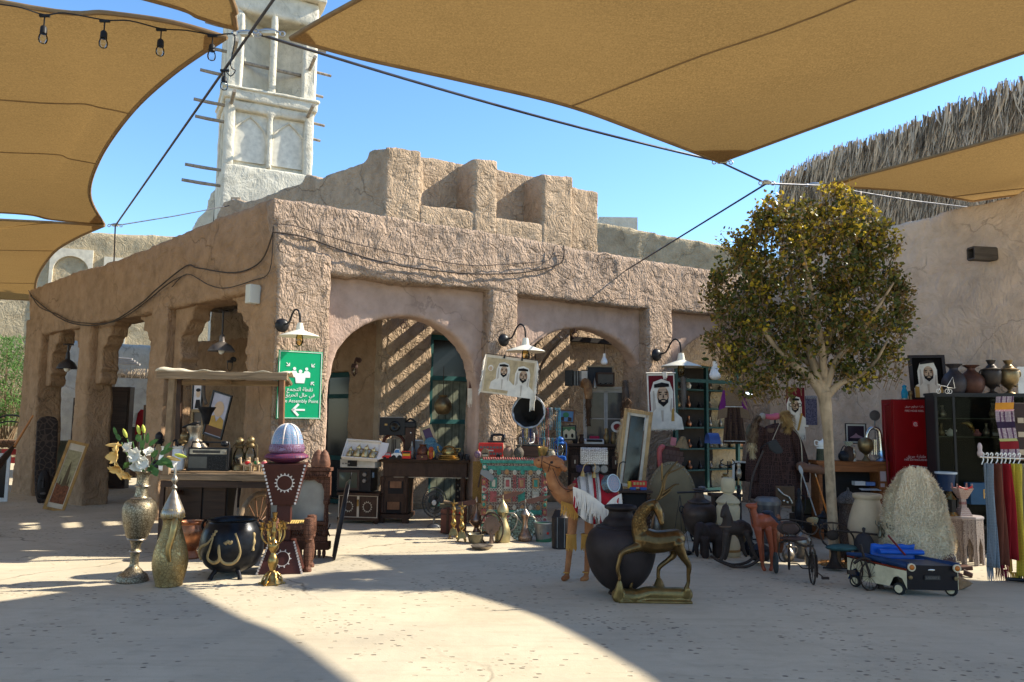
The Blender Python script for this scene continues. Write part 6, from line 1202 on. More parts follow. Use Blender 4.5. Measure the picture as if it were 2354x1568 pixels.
k=frame('slate_board','wood framed dark board behind the vintage radio','board',1379,895,14.4,62,54,M('frame_beige',(.36,.30,.22),rough=.6),3,M('slate',(.03,.035,.05),rough=.4))
k=K('samovar_small','little bell shaped metal ornament on the cabinet','ornament',1367,893,13.9); k.lathe('body',pewter,prof_smooth([(0,0),(5,0),(4,10),(1.5,18),(0,26)],2))
furm=M('fur_fox',(.42,.24,.11),rough=.95,kind='fur',c2=(.20,.10,.05),bs=60,bump=.9,vs=10); furd=M('fur_brown',(.13,.075,.045),rough=.95,kind='fur',c2=(.06,.035,.02),bs=60,bump=.9); furw=M('fur_cream',(.62,.50,.32),rough=.95,kind='fur',c2=(.48,.36,.2),bs=50,bump=.9)
def pelt(k,path,rad,mat,mat2=None,split=.6,n=700,hl=3.2,seed=2,part='pelt'):
    rn=random.Random(seed); pts=curve3(path,5); m_=len(pts); rr=[rad[0]+(rad[1]-rad[0])*i/m_ if len(rad)==2 else rad[min(int(i/m_*len(rad)),len(rad)-1)] for i in range(m_)]
    for half,mt in ((0,mat),(1,mat2 or mat)):
        b=k.mb(); cut=int(m_*split) if mat2 else m_
        seg=range(0,cut) if half==0 else range(cut-1,m_)
        if len(seg)<2: continue
        b.tube([pts[i] for i in seg],[rr[i]*(.9 if i not in (0,m_-1) else .4) for i in seg],10,flat=.7)
        for _ in range(int(n*len(seg)/m_)):
            i=rn.choice(list(seg)[:-1]); t=rn.random(); c=pts[i].lerp(pts[min(i+1,m_-1)],t); d_=(pts[min(i+1,m_-1)]-pts[i]).normalized(); a=rn.uniform(0,6.283)
            o=Vector((math.cos(a),math.sin(a)*.7,0)); o=(o-d_*o.dot(d_)).normalized(); p=c+o*rr[i]*.85; q=p+o*hl*.7+d_*hl*rn.uniform(.5,1.3)
            w_=d_.cross(o)*.7; b.F([b.V(p-w_),b.V(p+w_),b.V(q)])
        k.add(part,b,mt,smooth=None)
        if not mat2: break
k=K('fox_pelt','fox fur pelt draped over the accordion and hanging in front of the cabinet','fur',1344,975,13.85); pelt(k,[(-4,4,84),(-2,-2,96),(6,-4,88),(8,-4,50),(8,-4,22),(8,-4,-4)],[9,12,13,11,8,6],furm,furd,.6,900)
k=frame('blue_icon','colourful framed picture of a blue gateway left of the white cabinet','framed picture',1300,972,13.6,40,30,brownw,3,M('pic_blue',(.10,.22,.40),rough=.6),tilt=3); shapes(k,M('pic_green',(.05,.20,.10),rough=.6),[ellp(0,18,7,6)],-.2); shapes(k,dkwood,[[(-12,4),(-4,4),(-4,14),(-12,12)],[(5,4),(13,4),(13,12),(5,14)]],-.3)
k=frame('patterned_tile_picture','dark framed green and cream patterned picture beneath the blue one','framed picture',1309,1012,13.0,34,34,black,3,M('pic_cream',(.45,.42,.30),rough=.6),tilt=-3); shapes(k,M('pic_green2',(.07,.16,.08),rough=.6),[[(-14,20),(-6,26),(0,20),(6,26),(14,20),(14,30),(-14,30)]],-.2); shapes(k,hairm,[ellp(-7,10,3,5),ellp(7,10,3,5)],-.2)
k=K('blue_lantern','large blue enamel hurricane lantern beside the necklaces','lantern',1287,1058,12.4); lantern(k,54,14,blue)
k=K('carved_dark_chest','dark carved chest with small pale inlays behind the camel','chest',1368,1200,12.9,rot=-3); dcar=M('carved_dark',(.035,.02,.015),rough=.55,kind='engrave',bs=28,c2=(.012,.008,.006),bump=.8)
k.box('body',dcar,(0,26,86),(122,50,168)); k.box('top',dkwoodx,(0,24,172),(128,56,5))
for i in range(5):
    for j in range(3): k.box('panel',dkwood,(-46+i*23,-1,132-j*42),(16,3,30),bevel=.004); k.box('inlay',pcw,(-46+i*23,-3,132-j*42),(2.4,1,9))
b=k.mb()
for i in range(24): b.ell((-58+i*5,-3,164),(2,2,2),n=6,m=4)
k.add('beading',b,dkwood,smooth=60,kind='stuff'); TC=k.loc.z+175*k.s
k=ontop('typewriter','white portable typewriter on the dark carved chest','typewriter',1366,12.95,TC); k.box('body',M('type_white',(.50,.52,.53),rough=.4),(0,6,5),(44,22,8),Matrix.Rotation(R(8),3,'X'),bevel=.004); k.box('keyboard',black,(0,-3,7),(36,8,4),Matrix.Rotation(R(14),3,'X'))
k=ontop('red_purse','crimson purse behind the white typewriter','purse',1367,13.3,TC); k.box('body',M('crimson',(.35,.01,.05),rough=.5),(0,4,10),(22,8,12),bevel=.01)
for x,mt,h,lb in ((1322,ironm,26,'dark cup at the left of the dark chest'),(1337,dkwood,20,'round dark ornament on the dark chest'),(1394,oldbrass,34,'old brass pot behind the typewriter'),(1410,oldbrass,26,'small brass jar right of the typewriter'),(1424,gold,20,'smallest brass cup at the right end of the dark chest')):
    k=ontop('small_pot',lb,'pot',x,13.1,TC,group='ornaments on the dark carved chest'); k.lathe('body',mt,prof_smooth([(0,0),(5,0),(7,h*.4),(4,h*.7),(5,h),(0,h)],2),n=16)
k=K('tall_mirror','tall gilt framed empty mirror frame leaning on the third pillar','mirror frame',1447,1128,12.0,tilt=7.5,lean=-4)
gp=M('gilt_pale',(.46,.29,.13),rough=.45,kind='wood',bump=.4); mw=M('mirror_white',(.55,.48,.38),rough=.6);
Wm,Hm=58,184
for c_,sz in (((-Wm/2,0,Hm/2),(8,5,Hm)),((Wm/2,0,Hm/2),(8,5,Hm)),((0,0,Hm-4),(Wm,5,8)),((0,0,4),(Wm,5,8))): k.box('frame_side',gp,c_,sz,bevel=.004)
for c_,sz in (((-Wm/2+7,1,Hm/2),(7,3,Hm-14)),((Wm/2-7,1,Hm/2),(7,3,Hm-14)),((0,1,Hm-11),(Wm-14,3,7)),((0,1,11),(Wm-14,3,7))): k.box('slip',mw,c_,sz)
k.box('glass',M('mirror_dark',(.05,.045,.04),rough=.04,metal=.9,bump=0,var=.05),(0,2,Hm/2),(Wm-26,1,Hm-26))
k=K('cream_hide','long cream shaggy hide hanging at the left of the mirror frame','hide',1430,1062,12.4); pelt(k,[(6,0,96),(0,0,70),(-4,0,30),(-3,0,0)],[8,12,12,8],furw,None,1,900,5)
k=K('brown_hide','dark brown shaggy hide at the top of the mirror frame','hide',1440,945,12.5); pelt(k,[(8,0,26),(-2,0,12),(-4,0,-12)],[12,12,9],furd,None,1,500,5)
k=K('grey_pelt','long grey brown pelt hanging inside the second arch','fur',1437,948,13.6); pelt(k,[(0,0,74),(2,0,40),(-2,0,0)],[8,11,9],M('fur_grey',(.13,.10,.08),rough=.95,kind='fur',c2=(.08,.06,.05),bs=60),None,1,500,3)
k=K('portrait_rug','maroon rug printed with a bearded man in a white headscarf on the third pillar','rug',1523,972,12.95); k.e.rotation_euler=(0,R(-2),R(14))
b=k.mb(); b.prism([(-34,0),(34,0),(34,114),(-34,114)],0,2); k.add('cloth',b,pw,smooth=None); shapes(k,pm_,[[(-31,2),(31,2),(31,108),(-31,108)]],-.4)
headscarf(k,1,62,1.12,-.9); shapes(k,pgold,[[(21,2),(29,2),(29,34),(24,30)]],-2.4); shapes(k,pw,[[(-34,-14),(34,-14),(34,3),(-34,3)]],-2.6)
fringe(k,'fringe',wool,(-34,0,0),(34,0,0),18,34,r=.9,seed=12); k.tube('rod',wool,[(-37,-1,114),(37,-1,114)],1.6); fringe(k,'tie_knot',wool,(4,-2,116),(14,-2,116),16,6,r=1.4,seed=2)
k=K('grey_hide','grey hide hanging at the right of the maroon rug','hide',1571,950,13.3); pelt(k,[(0,0,84),(1,0,50),(0,0,10)],[8,9,6],M('hide_grey',(.20,.18,.16),rough=.95,kind='fur',bs=60),None,1,400,3)
k=K('hut_sculpture','dark shingled toy hut sculpture with a pink lizard and conical roof beside the third pillar','sculpture',1534,1120,12.3,tilt=8)
b=k.mb(); b.prism([(-24,0),(20,0),(24,60),(14,92),(-20,92),(-30,60)],-8,10); k.add('body',b,M('hut_brown',(.09,.04,.035),rough=.8),smooth=None)
for i in range(7):
    for j in range(6): k.box('shingle',M('hut_shingle',(.12,.07,.06),rough=.8),(-22+j*8.4+(i%2)*3,-9.5,10+i*11.5),(7.6,2,10.4),Matrix.Rotation(R(6),3,'X'))
k.lathe('round_hatch',dkwood,[(0,0),(9,0),(9,2),(0,3)],c=(0,-11,46),rot=rotx,n=16)
b=k.mb(); b.lathe([(18,0),(5,26),(0,27)],(20,-4,92),16); k.add('straw_roof',b,M('straw',(.30,.20,.10),rough=.9,kind='wood',bump=.8),smooth=None)
k.add('lizard',k.mb().tube(curve3([(-20,-12,92),(-30,-12,80),(-26,-12,50),(-20,-12,28)],5),[2,4,6,7,7,6.5,6,6,6,5.6,5.4,5,4.6,4,3,2][:16],8),M('lizard_pink',(.42,.10,.10),rough=.4),smooth=60)
k.box('pink_board',M('pink_board',(.45,.16,.18),rough=.6),(-2,-10,104),(12,3,18))
k=K('hide_shield','huge round hide drum tilted up behind the brass deer','drum',1545,1218,11.0,rot=-10); b=k.mb(); b.lathe(prof_smooth([(0,3),(50,3),(57,0),(60,-8),(62,-6),(59,6),(0,8)],2),(0,0,74),44,rot=Matrix.Rotation(R(90),3,'X'),sx=.86,sy=1.22); k.add('skin',b,M('drum_hide',(.17,.13,.075),rough=.75,vs=3,var=.25),smooth=50)
b=k.mb()
for i in range(56): t=2*math.pi*i/56; b.ell((52*math.cos(t),-8,74+74*math.sin(t)),(1.5,1.5,1.5),n=6,m=4)
k.add('studs',b,pewter,smooth=60,kind='stuff')
k=K('side_table_round','dark side table with twisted legs behind the black urn','table',1461,1215,10.6); k.box('top',dkwoodx,(0,20,82),(78,50,4),bevel=.004)
for x in (-32,30):
    b=k.mb(); b.lathe([(4.5+1.2*math.sin(z*.9),z) for z in range(0,80,2)],(x,4,0),10); k.add('twisted_leg',b,dkwood,smooth=60)
k.box('box_under',blackm,(0,26,40),(58,30,76)); TT=k.loc.z+84*k.s
k=ontop('toy_tram','red toy tram with yellow front and blue wheels on the round table','toy tram',1464,10.75,TT); k.box('body',red,(4,4,13),(36,12,14),bevel=.003); k.box('cab',M('toy_yellow'),(-16,4,11),(9,12,15),bevel=.003)
for i in range(4): k.box('window',M('tram_win',(.45,.35,.12),rough=.4),(-6+i*7,-2.4,14),(4.6,1,6))
for x in (-10,14): k.box('wheel_block',blue,(x,3,3),(14,13,6),bevel=.003)
k=ontop('iron_crook','thin iron crook standing in front of the mirror frame','crook',1423,10.7,TT); k.tube('rod',ironm,curve3([(0,0,0),(0,0,50),(6,0,62),(16,0,62)],4),1.3); k.lathe('lump',ironm,[(0,0),(9,0),(7,14),(0,16)])
# ================================================================ animals: one continuous body each
class Blob:
    def __init__(s,k,zx,zy,q): s.k=k; s.b=k.mb(); s.f=lambda x,y,dy=0:Vector(((x-zx)*q,dy,(zy-y)*q)); s.q=q
    def limb(s,pts,rad,dy=0,n=12):
        """pts in traced coordinates (x,y[,depth px])"""
        P_=[s.f(p[0],p[1],(p[2] if len(p)>2 else dy)) for p in pts]; q=curve3(P_,4); m_=len(q); rr=[]
        for i in range(m_):
            t=i/(m_-1)*(len(rad)-1); j=min(int(t),len(rad)-2); rr.append((rad[j]+(rad[j+1]-rad[j])*(t-j))*s.q)
        s.b.tube(q,rr,n); s.b.ell(q[0],rr[0]*.98,n=10); s.b.ell(q[-1],rr[-1]*.98,n=10)
    def ball(s,x,y,rx,ry,rz,dy=0): s.b.ell(s.f(x,y,dy),(rx*s.q,ry*s.q,rz*s.q),n=16,m=10)
    def done(s,mat,voxel,smooth=6,part='body',disp=None): return s.k.add(part,s.b,mat,smooth=None,voxel=voxel,smooth_=0) if False else mods(s.k.add(part,s.b,mat,smooth=None),voxel=voxel,smooth=smooth,disp=disp)
Q6=.242
bronze=M('bronze_deer',(.115,.072,.03),rough=.36,metal=.85,vs=7,var=.5,bump=.3,bs=22); bronzeg=M('bronze_scaled',(.18,.105,.035),rough=.40,metal=.8,kind='engrave',bs=34,c2=(.10,.055,.02),bump=.8)
dx0,dy0=z6(1350,1490); k=K('brass_deer','brass deer statue with tall branching antlers standing on a rocky base','statue',dx0,dy0)
B=Blob(k,1350,1490,Q6)
B.limb([(1290,930,0),(1380,950,0),(1480,945,0),(1590,925,0)],[112,110,104,96]); B.ball(1590,925,84,78,92); B.ball(1285,930,92,80,108)
B.limb([(1270,900,0),(1250,800,-2),(1270,700,-4),(1340,620,-6),(1395,605,-8)],[88,70,58,50,44])
B.limb([(1385,600,-8),(1420,660,-10),(1440,730,-12),(1452,775,-14)],[44,42,30,24])
B.limb([(1375,600,-16),(1395,640,-26)],[16,6]); B.limb([(1400,580,2),(1440,600,10)],[14,6])
B.limb([(1255,985,-10),(1160,1010,-16),(1085,1045,-18),(1060,1100,-18),(1040,1190,-18),(1055,1250,-18),(1058,1285,-18)],[52,38,26,22,20,16,18])
B.limb([(1350,990,14),(1300,1080,14),(1245,1160,14),(1225,1240,14),(1190,1340,14),(1182,1400,14)],[56,36,24,19,16,20])
B.limb([(1600,960,-14),(1640,1060,-16),(1695,1150,-16),(1692,1230,-16),(1690,1300,-16),(1670,1360,-16)],[60,42,27,19,17,24])
B.limb([(1560,980,14),(1590,1070,16),(1530,1130,16),(1455,1190,16),(1440,1240,16),(1442,1300,16)],[54,34,24,22,17,20])
B.limb([(1640,930,0),(1665,990,0)],[24,10])
for z in (0,):
    o=B.done(bronze,.007,2)
b=k.mb(); F_=B.f
b.tube(curve3([F_(1285,920,0),F_(1250,800,-2),F_(1270,700,-4),F_(1340,622,-6)],4),[93*Q6,84*Q6,78*Q6,74*Q6,72*Q6,69*Q6,66*Q6,62*Q6,60*Q6,58*Q6,56*Q6,54*Q6,53*Q6],16); k.add('scaled_neck',b,bronzeg,smooth=60)
for nm,paths in (('antler',[[(1400,580,-6),(1440,520,-8),(1465,430,-10),(1460,330,-10),(1458,225,-10)],[(1462,400,-10),(1500,330,-8),(1560,260,-6),(1612,205,-4)]]),('antler',[[(1420,580,4),(1480,490,8),(1500,400,10),(1530,330,12),(1620,290,14),(1692,258,16)],[(1470,510,8),(1540,470,12),(1600,430,14),(1640,425,16)],[(1440,560,6),(1510,520,10),(1560,480,12)]])):
    b=k.mb()
    for p in paths:
        q=curve3([F_(*t) for t in p],4); n_=len(q); b.tube(q,[ (17-12*i/n_)*Q6 for i in range(n_)],8)
    k.add(nm,b,bronze,smooth=60)
for sx,yy in ((-18,0),(8,0)): k.add('eye',k.mb().ell(F_(1428,655,sx if sx<0 else 0),(4*Q6,3*Q6,4*Q6)),blackm,smooth=60) if sx<0 else None
BB=Blob(k,1350,1490,Q6)
BB.limb([(1060,1440,0),(1200,1450,-6),(1340,1420,0),(1500,1420,0),(1680,1425,0)],[70,74,66,62,68]); BB.limb([(1050,1440,-10),(1056,1370,-16),(1058,1300,-18)],[60,40,18]); BB.limb([(1180,1470,10),(1182,1410,14)],[56,34]); BB.limb([(1440,1400,8),(1445,1330,14),(1440,1290,16)],[70,40,16]); BB.limb([(1675,1420,-10),(1680,1370,-16)],[44,32])
BB.b.box((0+8,0,2.5),(164,46,5)); BB.done(M('bronze_base',(.20,.14,.055),rough=.42,metal=.8,vs=6,var=.4,bump=.4,bs=12),.009,1,part='rock_base')
k=K('black_urn','huge matt black metal water urn standing behind the brass deer','urn',1427,1349,7.35)
um=M('urn_black',(.026,.019,.018),rough=.6,metal=.2,vs=4,var=.5,bump=.3,bs=6)
k.lathe('body',um,prof_smooth([(0,0),(26,0),(26,6),(24,9),(44,20),(66,46),(77,80),(78,104),(70,124),(54,136),(42,142),(40,145),(36,152),(29,158),(27,168),(33,172),(36,174),(36,178),(33,179),(29,175),(25,164),(0,120)],3),n=56)
for z,r_ in ((142,43),(136,55)): k.tube('shoulder_ring',um,[(r_*math.cos(t),r_*math.sin(t),z) for t in [2*math.pi*i/44 for i in range(45)]],.9)
cx0,cy0=z6(700,1290); k=K('camel_statue','tan carved leather camel statue with red and white fringed saddle blanket','camel statue',cx0,cy0)
camm=M('camel_leather',(.40,.17,.065),rough=.5,vs=7,var=.3,bump=.5,bs=70,kind='fur',c2=(.22,.075,.028))
B=Blob(k,700,1290,Q6)
B.limb([(650,520,6),(760,520,14),(880,540,22),(970,540,30)],[120,150,150,110]); B.ball(820,440,100,70,95,20)
B.limb([(640,560,6),(560,540,2),(480,480,0),(430,390,0),(415,320,0),(440,280,0)],[110,88,72,60,54,58])
B.limb([(470,240,0),(400,225,0),(330,205,0),(285,215,0)],[74,66,50,44]); B.ball(440,215,52,56,52); B.limb([(455,300,0),(400,285,0),(350,260,0)],[50,40,30]); B.ball(282,215,38,40,44); B.ball(300,248,30,34,22); B.limb([(505,240,-14),(532,272,-22)],[20,26]); B.limb([(500,230,16),(520,250,24)],[16,14]); B.ball(430,165,44,46,20)
B.limb([(630,600,-8),(615,720,-8),(604,860,-8),(590,960,-8),(580,1060,-8),(565,1190,-8),(560,1230,-8)],[62,46,42,34,29,27,22]); B.limb([(562,1255,-8),(530,1268,-12)],[28,26])
B.limb([(750,600,-4),(768,740,-2),(762,860,-2),(756,960,-2),(752,1060,-2),(748,1190,-2),(742,1240,-2)],[62,46,40,32,28,26,22]); B.limb([(742,1265,-2),(706,1280,-6)],[28,26])
B.limb([(640,600,26),(648,760,26),(644,900,26),(640,1100,26),(636,1230,26),(610,1250,26)],[56,42,36,28,24,24]) if False else None
B.limb([(950,600,26),(975,760,28),(945,920,28),(965,1080,28),(958,1230,28),(930,1250,28)],[70,50,36,28,24,26])
B.limb([(890,600,44),(915,760,46),(890,920,46),(905,1080,46),(898,1225,46),(872,1240,46)],[66,46,34,26,24,26])
B.done(camm,.008,2)
F_=B.f
k.add('eye',k.mb().ell(F_(412,212,-15),(3.4,2.4,3)),blackm,smooth=60); k.add('nostril',k.mb().ell(F_(290,195,-11),(2.4,1.6,2)),M('nostril',(.12,.03,.02)),smooth=60)
b=k.mb()
for rr_,cx_,cy_,tl_ in ((15,318,215,.1),(17.5,392,240,.25)): b.tube([F_(cx_,cy_)+Vector((math.sin(tl_)*rr_*math.sin(t)+(0),rr_*.9*math.cos(t),rr_*math.sin(t))) for t in [2*math.pi*i/24 for i in range(25)]],.9,5)
b.tube(curve3([F_(330,205,-12),F_(400,235,-16),F_(480,262,-17),F_(505,220,-14)],4),.9,5); b.tube(curve3([F_(320,240,-12),F_(345,330,-14),F_(372,440,-12),F_(460,500,-10),F_(560,480,-14),F_(620,450,-22)],5),.8,5); b.tube(curve3([F_(420,265,-16),F_(450,330,-16),F_(480,400,-16),F_(540,455,-18),F_(610,455,-24)],5),.8,5)
k.add('bridle',b,M('bridle_leather',(.05,.02,.015),rough=.5),smooth=60)
tas=M('tassel_gold',(.50,.26,.06),rough=.8)
fringe(k,'chest_tassels',tas,F_(500,560,-30),F_(650,600,-34),30,44,r=.85,seed=21,jit=.25); fringe(k,'chest_tassels',tas,F_(640,450,-34),F_(650,560,-36),34,26,r=.85,seed=22)
for fx,dy in ((600,-18),(740,-12)):
    b=k.mb()
    for i in range(26): a=2*math.pi*i/26; p=F_(fx,870,0)+Vector((10*math.cos(a),dy+10+9*math.sin(a),0)); b.tube([p,p+Vector((1.6*math.cos(a),1.6*math.sin(a),-30-3*(i%3)))],[1.1,1.0],5)
    k.add('leg_tassel',b,tas,smooth=60,kind='stuff'); k.tube('leg_band',tas,[(F_(fx,872,0)+Vector((11*math.cos(t),dy+10+10*math.sin(t),0))) for t in [2*math.pi*i/18 for i in range(19)]],1.5)
for fx,dy in ((558,-8),(735,-2)): k.tube('ankle_ring',tas,[(F_(fx,1215,0)+Vector((6.6*math.cos(t),dy+6.6*math.sin(t),0))) for t in [2*math.pi*i/16 for i in range(17)]],1.2)
bl_r=M('blanket_red',(.33,.012,.02),rough=.9,kind='fabric',bs=120); bl_w=M('blanket_white',(.62,.56,.50),rough=.9); bl_k=M('blanket_black',(.03,.025,.025),rough=.9,kind='inlay',c2=(.5,.45,.4),bs=120)
def wrap(u,v): # u along the back 0..1, v down the near side 0..1
    x=600+ (1010-600)*u+ (1-v)*20; top=308+120*(2*u-.9)**2; bottom=590+180*math.sin(math.pi*min(1,max(0,u)))**.7*(.9) ; y=top+(bottom-top)*v
    dep=24-80*math.sin(min(1,v*1.7)*math.pi/2)+8*u; return F_(x,y,dep+3*math.sin(u*14)*v)
stripes=[(0,.10,bl_r),(.10,.16,bl_k),(.16,.28,bl_w),(.28,.34,bl_k),(.34,.44,bl_w),(.44,.50,bl_r),(.50,.55,bl_k),(.55,.60,bl_w),(.60,1,bl_r)]
for a,c_,mt in stripes:
    b=k.mb(); b.grid(lambda u,v:wrap(a+(c_-a)*u,v),max(2,int((c_-a)*24)),12); k.add('blanket_stripe',b,mt,smooth=80,solid=.006)
b=k.mb(); b.grid(lambda u,v:F_(600+410*u,345+110*(2*u-.9)**2+200*v,26+46*math.sin(min(1,v*1.2)*math.pi/2)),16,8); k.add('blanket_far_side',b,bl_r,smooth=80)
def fr_row(pts,L,n,seed):
    b=k.mb(); rn=random.Random(seed); q=curve3(pts,8); m_=len(q)
    for i in range(n):
        t=(i+.5)/n*(m_-1); j=int(t); p=q[j].lerp(q[min(j+1,m_-1)],t-j); l=L*rn.uniform(.9,1.1); b.tube([p,p+Vector((rn.gauss(0,.8),-3,-l*.5)),p+Vector((rn.gauss(0,1.6),-3,-l))],[.9,.95,.7],5)
    return k.add('white_fringe',b,M('fringe_white',(.66,.60,.53),rough=.9),smooth=60,kind='stuff')
fr_row([F_(600,420,-50),F_(700,455,-58),F_(800,520,-60),F_(890,590,-58)],40,64,31); fr_row([F_(890,585,-56),F_(960,520,-50),F_(1045,480,-38)],40,44,32)
CK=k
def oncam(name,label,cat,zx,zy,dep): p=Vector(CK.loc)+Vector(F_(zx,zy,dep))*CK.s; return K(name,label,cat,loc=p,sc=CK.s)
k=oncam('bone_chest','small white carved bone chest with a domed lid riding on the camel','box',815,225,8); inl=M('bone_inlay',(.64,.60,.54),rough=.5,kind='inlay',c2=(.08,.05,.04),bs=52,bump=.4,p=1.4)
k.box('body',inl,(0,0,11),(60,34,22),bevel=.004); b=k.mb(); b.prism([(-17+0,0)]+[(17*math.cos(t),15*math.sin(t)) for t in [math.pi*(1-i/10) for i in range(11)]],-30,30,lambda x,y,z:(y,x,22+z)); k.add('lid',b,inl,smooth=30);
k=oncam('rolled_mats','pair of rolled dark striped mats beneath the bone chest','mat',860,305,10);
for x,y in ((-8,0),(10,2)):
    b=k.mb(); b.lathe([(0,-24),(9,-24),(9,24),(0,24)],(x,y,9),18,rot=Matrix.Rotation(R(90),3,'X')); k.add('roll',b,M('mat_grey',(.09,.085,.08),rough=.9,kind='fabric',bs=90),smooth=40)
    b=k.mb(); b.tube([(x+(.8+r_*.22)*math.cos(r_),y-24.6,9+(.8+r_*.22)*math.sin(r_)) for r_ in [i*.5 for i in range(66)]],.5,4); k.add('spiral',b,M('mat_pale',(.28,.27,.25),rough=.9),smooth=None)
k.box('bolster',M('bolster_navy',(.03,.025,.05),rough=.8),(-34,2,8),(34,30,16),bevel=.02)
k=oncam('mirror_drum','round drum covered in silver mirror chips hanging at the camel rump','drum',950,395,-34); rotd=Matrix.Rotation(R(38),3,'Z')@Matrix.Rotation(R(78),3,'X')
b=k.mb(); b.lathe([(0,-9),(20,-9),(20,9),(0,9)],(0,0,0),30,rot=rotd); k.add('shell',b,M('mirror_mosaic',(.28,.36,.38),rough=.2,metal=.7,kind='inlay',c2=(.06,.08,.09),bs=130,bump=.6),smooth=40); b=k.mb(); b.lathe([(0,10),(17,10)],(0,0,0),30,rot=rotd); k.add('face',b,M('drum_face',(.36,.24,.26),rough=.4,kind='inlay',c2=(.10,.20,.28),bs=60),smooth=40); k.add('rim',k.mb().tube([rotd@Vector((19*math.cos(t),19*math.sin(t),10)) for t in [2*math.pi*i/28 for i in range(29)]],1.4,6),M('rim_pale_blue',(.40,.50,.56),rough=.3),smooth=60)
for zx,zy,i in ((690,330,0),(795,340,1)):
    k=oncam('brass_bell','little brass bell on a cord under the bone chest, %s one'%['left','right'][i],'bell',zx,zy,-40); k.lathe('body',gold,prof_smooth([(6,0),(5,3),(3.6,9),(2,12),(0,13)],2),n=14); k.tube('cord',M('cord_tan',(.36,.24,.12),rough=.9),curve3([(0,0,12),(4,2,24),(14*(1-i),6,32)],3),1)
# ================================================================ behind and right of the deer
QB=.1862
def kb(name,label,cat,zx,zy,d=None,**kw): x,y=zb(zx,zy); return K(name,label,cat,x,y,d,**kw)
k=kb('copper_urn','dark round bronze urn with collar neck on a tripod, behind the elephant','urn',330,1000,None)
k.lathe('body',M('urn_bronze',(.075,.055,.045),rough=.5,metal=.6,vs=5,var=.4),prof_smooth([(0,30),(14,32),(30,48),(39,74),(40,88),(34,100),(26,106),(27,109),(14,116),(10,124),(11,134),(16,137),(0,137)],3),n=36)
for t in (-.9,-2.3,1.5): k.tube('tripod_leg',ironm,[(20*math.cos(t),20*math.sin(t),40),(26*math.cos(t),26*math.sin(t),14),(32*math.cos(t),32*math.sin(t),0)],2.4)
for sx in (-1,1): k.tube('ring_handle',ironm,[(sx*41+5*math.cos(t),-4,92+7*math.sin(t)) for t in [2*math.pi*i/12 for i in range(13)]],1.4)
k=kb('hanging_scale','iron balance scale with a flat pan hung on thin chains left of the bronze urn','scale',90,900,9.6); k.tube('beam',ironm,[(-6,0,112),(92,6,116)],1.8); k.lathe('pan',ironm,[(0,0),(24,1),(26,4),(0,3)],n=24)
for x in (-20,20): k.tube('chain',ironm,[(x,0,4),(0,0,108)],.6)
k.tube('chain',ironm,[(0,-20,4),(0,0,108)],.6)
k=kb('elephant_statue','small black wooden elephant statue with blue cloth on its back','elephant statue',420,1078)
ele=M('elephant_black',(.028,.018,.016),rough=.55,vs=8,bump=.4,bs=24); B=Blob(k,420,1078,QB)
B.limb([(400,800,0),(470,790,4),(560,810,8)],[110,125,110]); B.ball(340,750,80,80,95,-4); B.limb([(310,760,-8),(285,850,-12),(275,960,-12),(290,1050,-10)],[55,42,30,22])
for x,y in ((380,-14),(400,16),(545,-8),(560,22)): B.limb([(x,850,y),(x,960,y),(x,1050,y)],[52,46,46])
B.limb([(600,800,8),(625,900,8)],[14,8]); B.done(ele,.012,3)
b=k.mb()
for yy,sg in ((-17,1),(17,-1)): b.ell(B.f(385,760,yy),(9,3,13))
k.add('ear',b,ele,smooth=60) if False else [k.add('ear',k.mb().ell(B.f(390,770,yy),(9,3,14)),ele,smooth=60) for yy in (-18,16)]
for yy in (-6,4): k.add('tusk',k.mb().tube(curve3([B.f(300,840,yy),B.f(270,870,yy-2),B.f(250,850,yy-3)],3),[1.6]*6+[.8],6),cream,smooth=60)
b=k.mb(); b.grid(lambda u,v:B.f(440+130*u,0,0)+Vector((0,24*math.cos(math.pi*v),QB*(1078-790)+24*math.sin(math.pi*v)-1)),8,10); k.add('blue_cloth',b,M('cloth_navy',(.03,.06,.20),rough=.5),smooth=80)
k=kb('rocking_horse','dark brown carved rocking horse with studded saddle','rocking horse',760,1195)
hor=M('horse_dark',(.045,.032,.026),rough=.55,vs=8,bump=.4,bs=20); B=Blob(k,760,1195,QB)
B.limb([(680,730,0),(780,740,2),(900,750,6)],[85,88,88]); B.limb([(680,740,-2),(680,640,-4),(660,560,-6),(650,500,-6)],[80,62,52,42]); B.limb([(655,490,-6),(620,540,-10),(595,590,-14)],[42,34,24]); B.limb([(650,470,-12),(650,420,-14)],[14,6]); B.limb([(668,470,0),(672,420,0)],[14,6])
B.limb([(640,800,-14),(620,930,-16),(600,1040,-18),(570,1100,-18)],[44,30,26,24]); B.limb([(710,810,10),(700,930,10),(680,1050,10),(660,1110,10)],[44,30,26,24]); B.limb([(900,800,-12),(930,900,-14),(960,1000,-14),(1000,1080,-14)],[46,30,24,22]); B.limb([(850,800,16),(880,920,18),(900,1020,18),(930,1080,18)],[44,30,24,22]); B.limb([(960,730,6),(985,800,6),(980,860,6)],[22,18,8])
B.done(hor,.010,3)
for y in (-18,14): k.add('rocker',k.mb().tube(curve3([B.f(490,1085,y),B.f(580,1130,y),B.f(750,1185,y),B.f(920,1160,y),B.f(1050,1070,y)],5),3.2,6),hor,smooth=50)
k.add('saddle',k.mb().ell(B.f(850,720,4),(17,18,15)),M('saddle_leather',(.07,.045,.035),rough=.5,kind='inlay',c2=(.03,.02,.015),bs=50,bump=.8),smooth=60); k.tube('chest_strap',M('strap_tan',(.14,.09,.06),rough=.6),[B.f(670,715,0)+Vector((15*math.cos(t),15*math.sin(t),1.5*math.cos(t))) for t in [2*math.pi*i/18 for i in range(19)]],1.8)
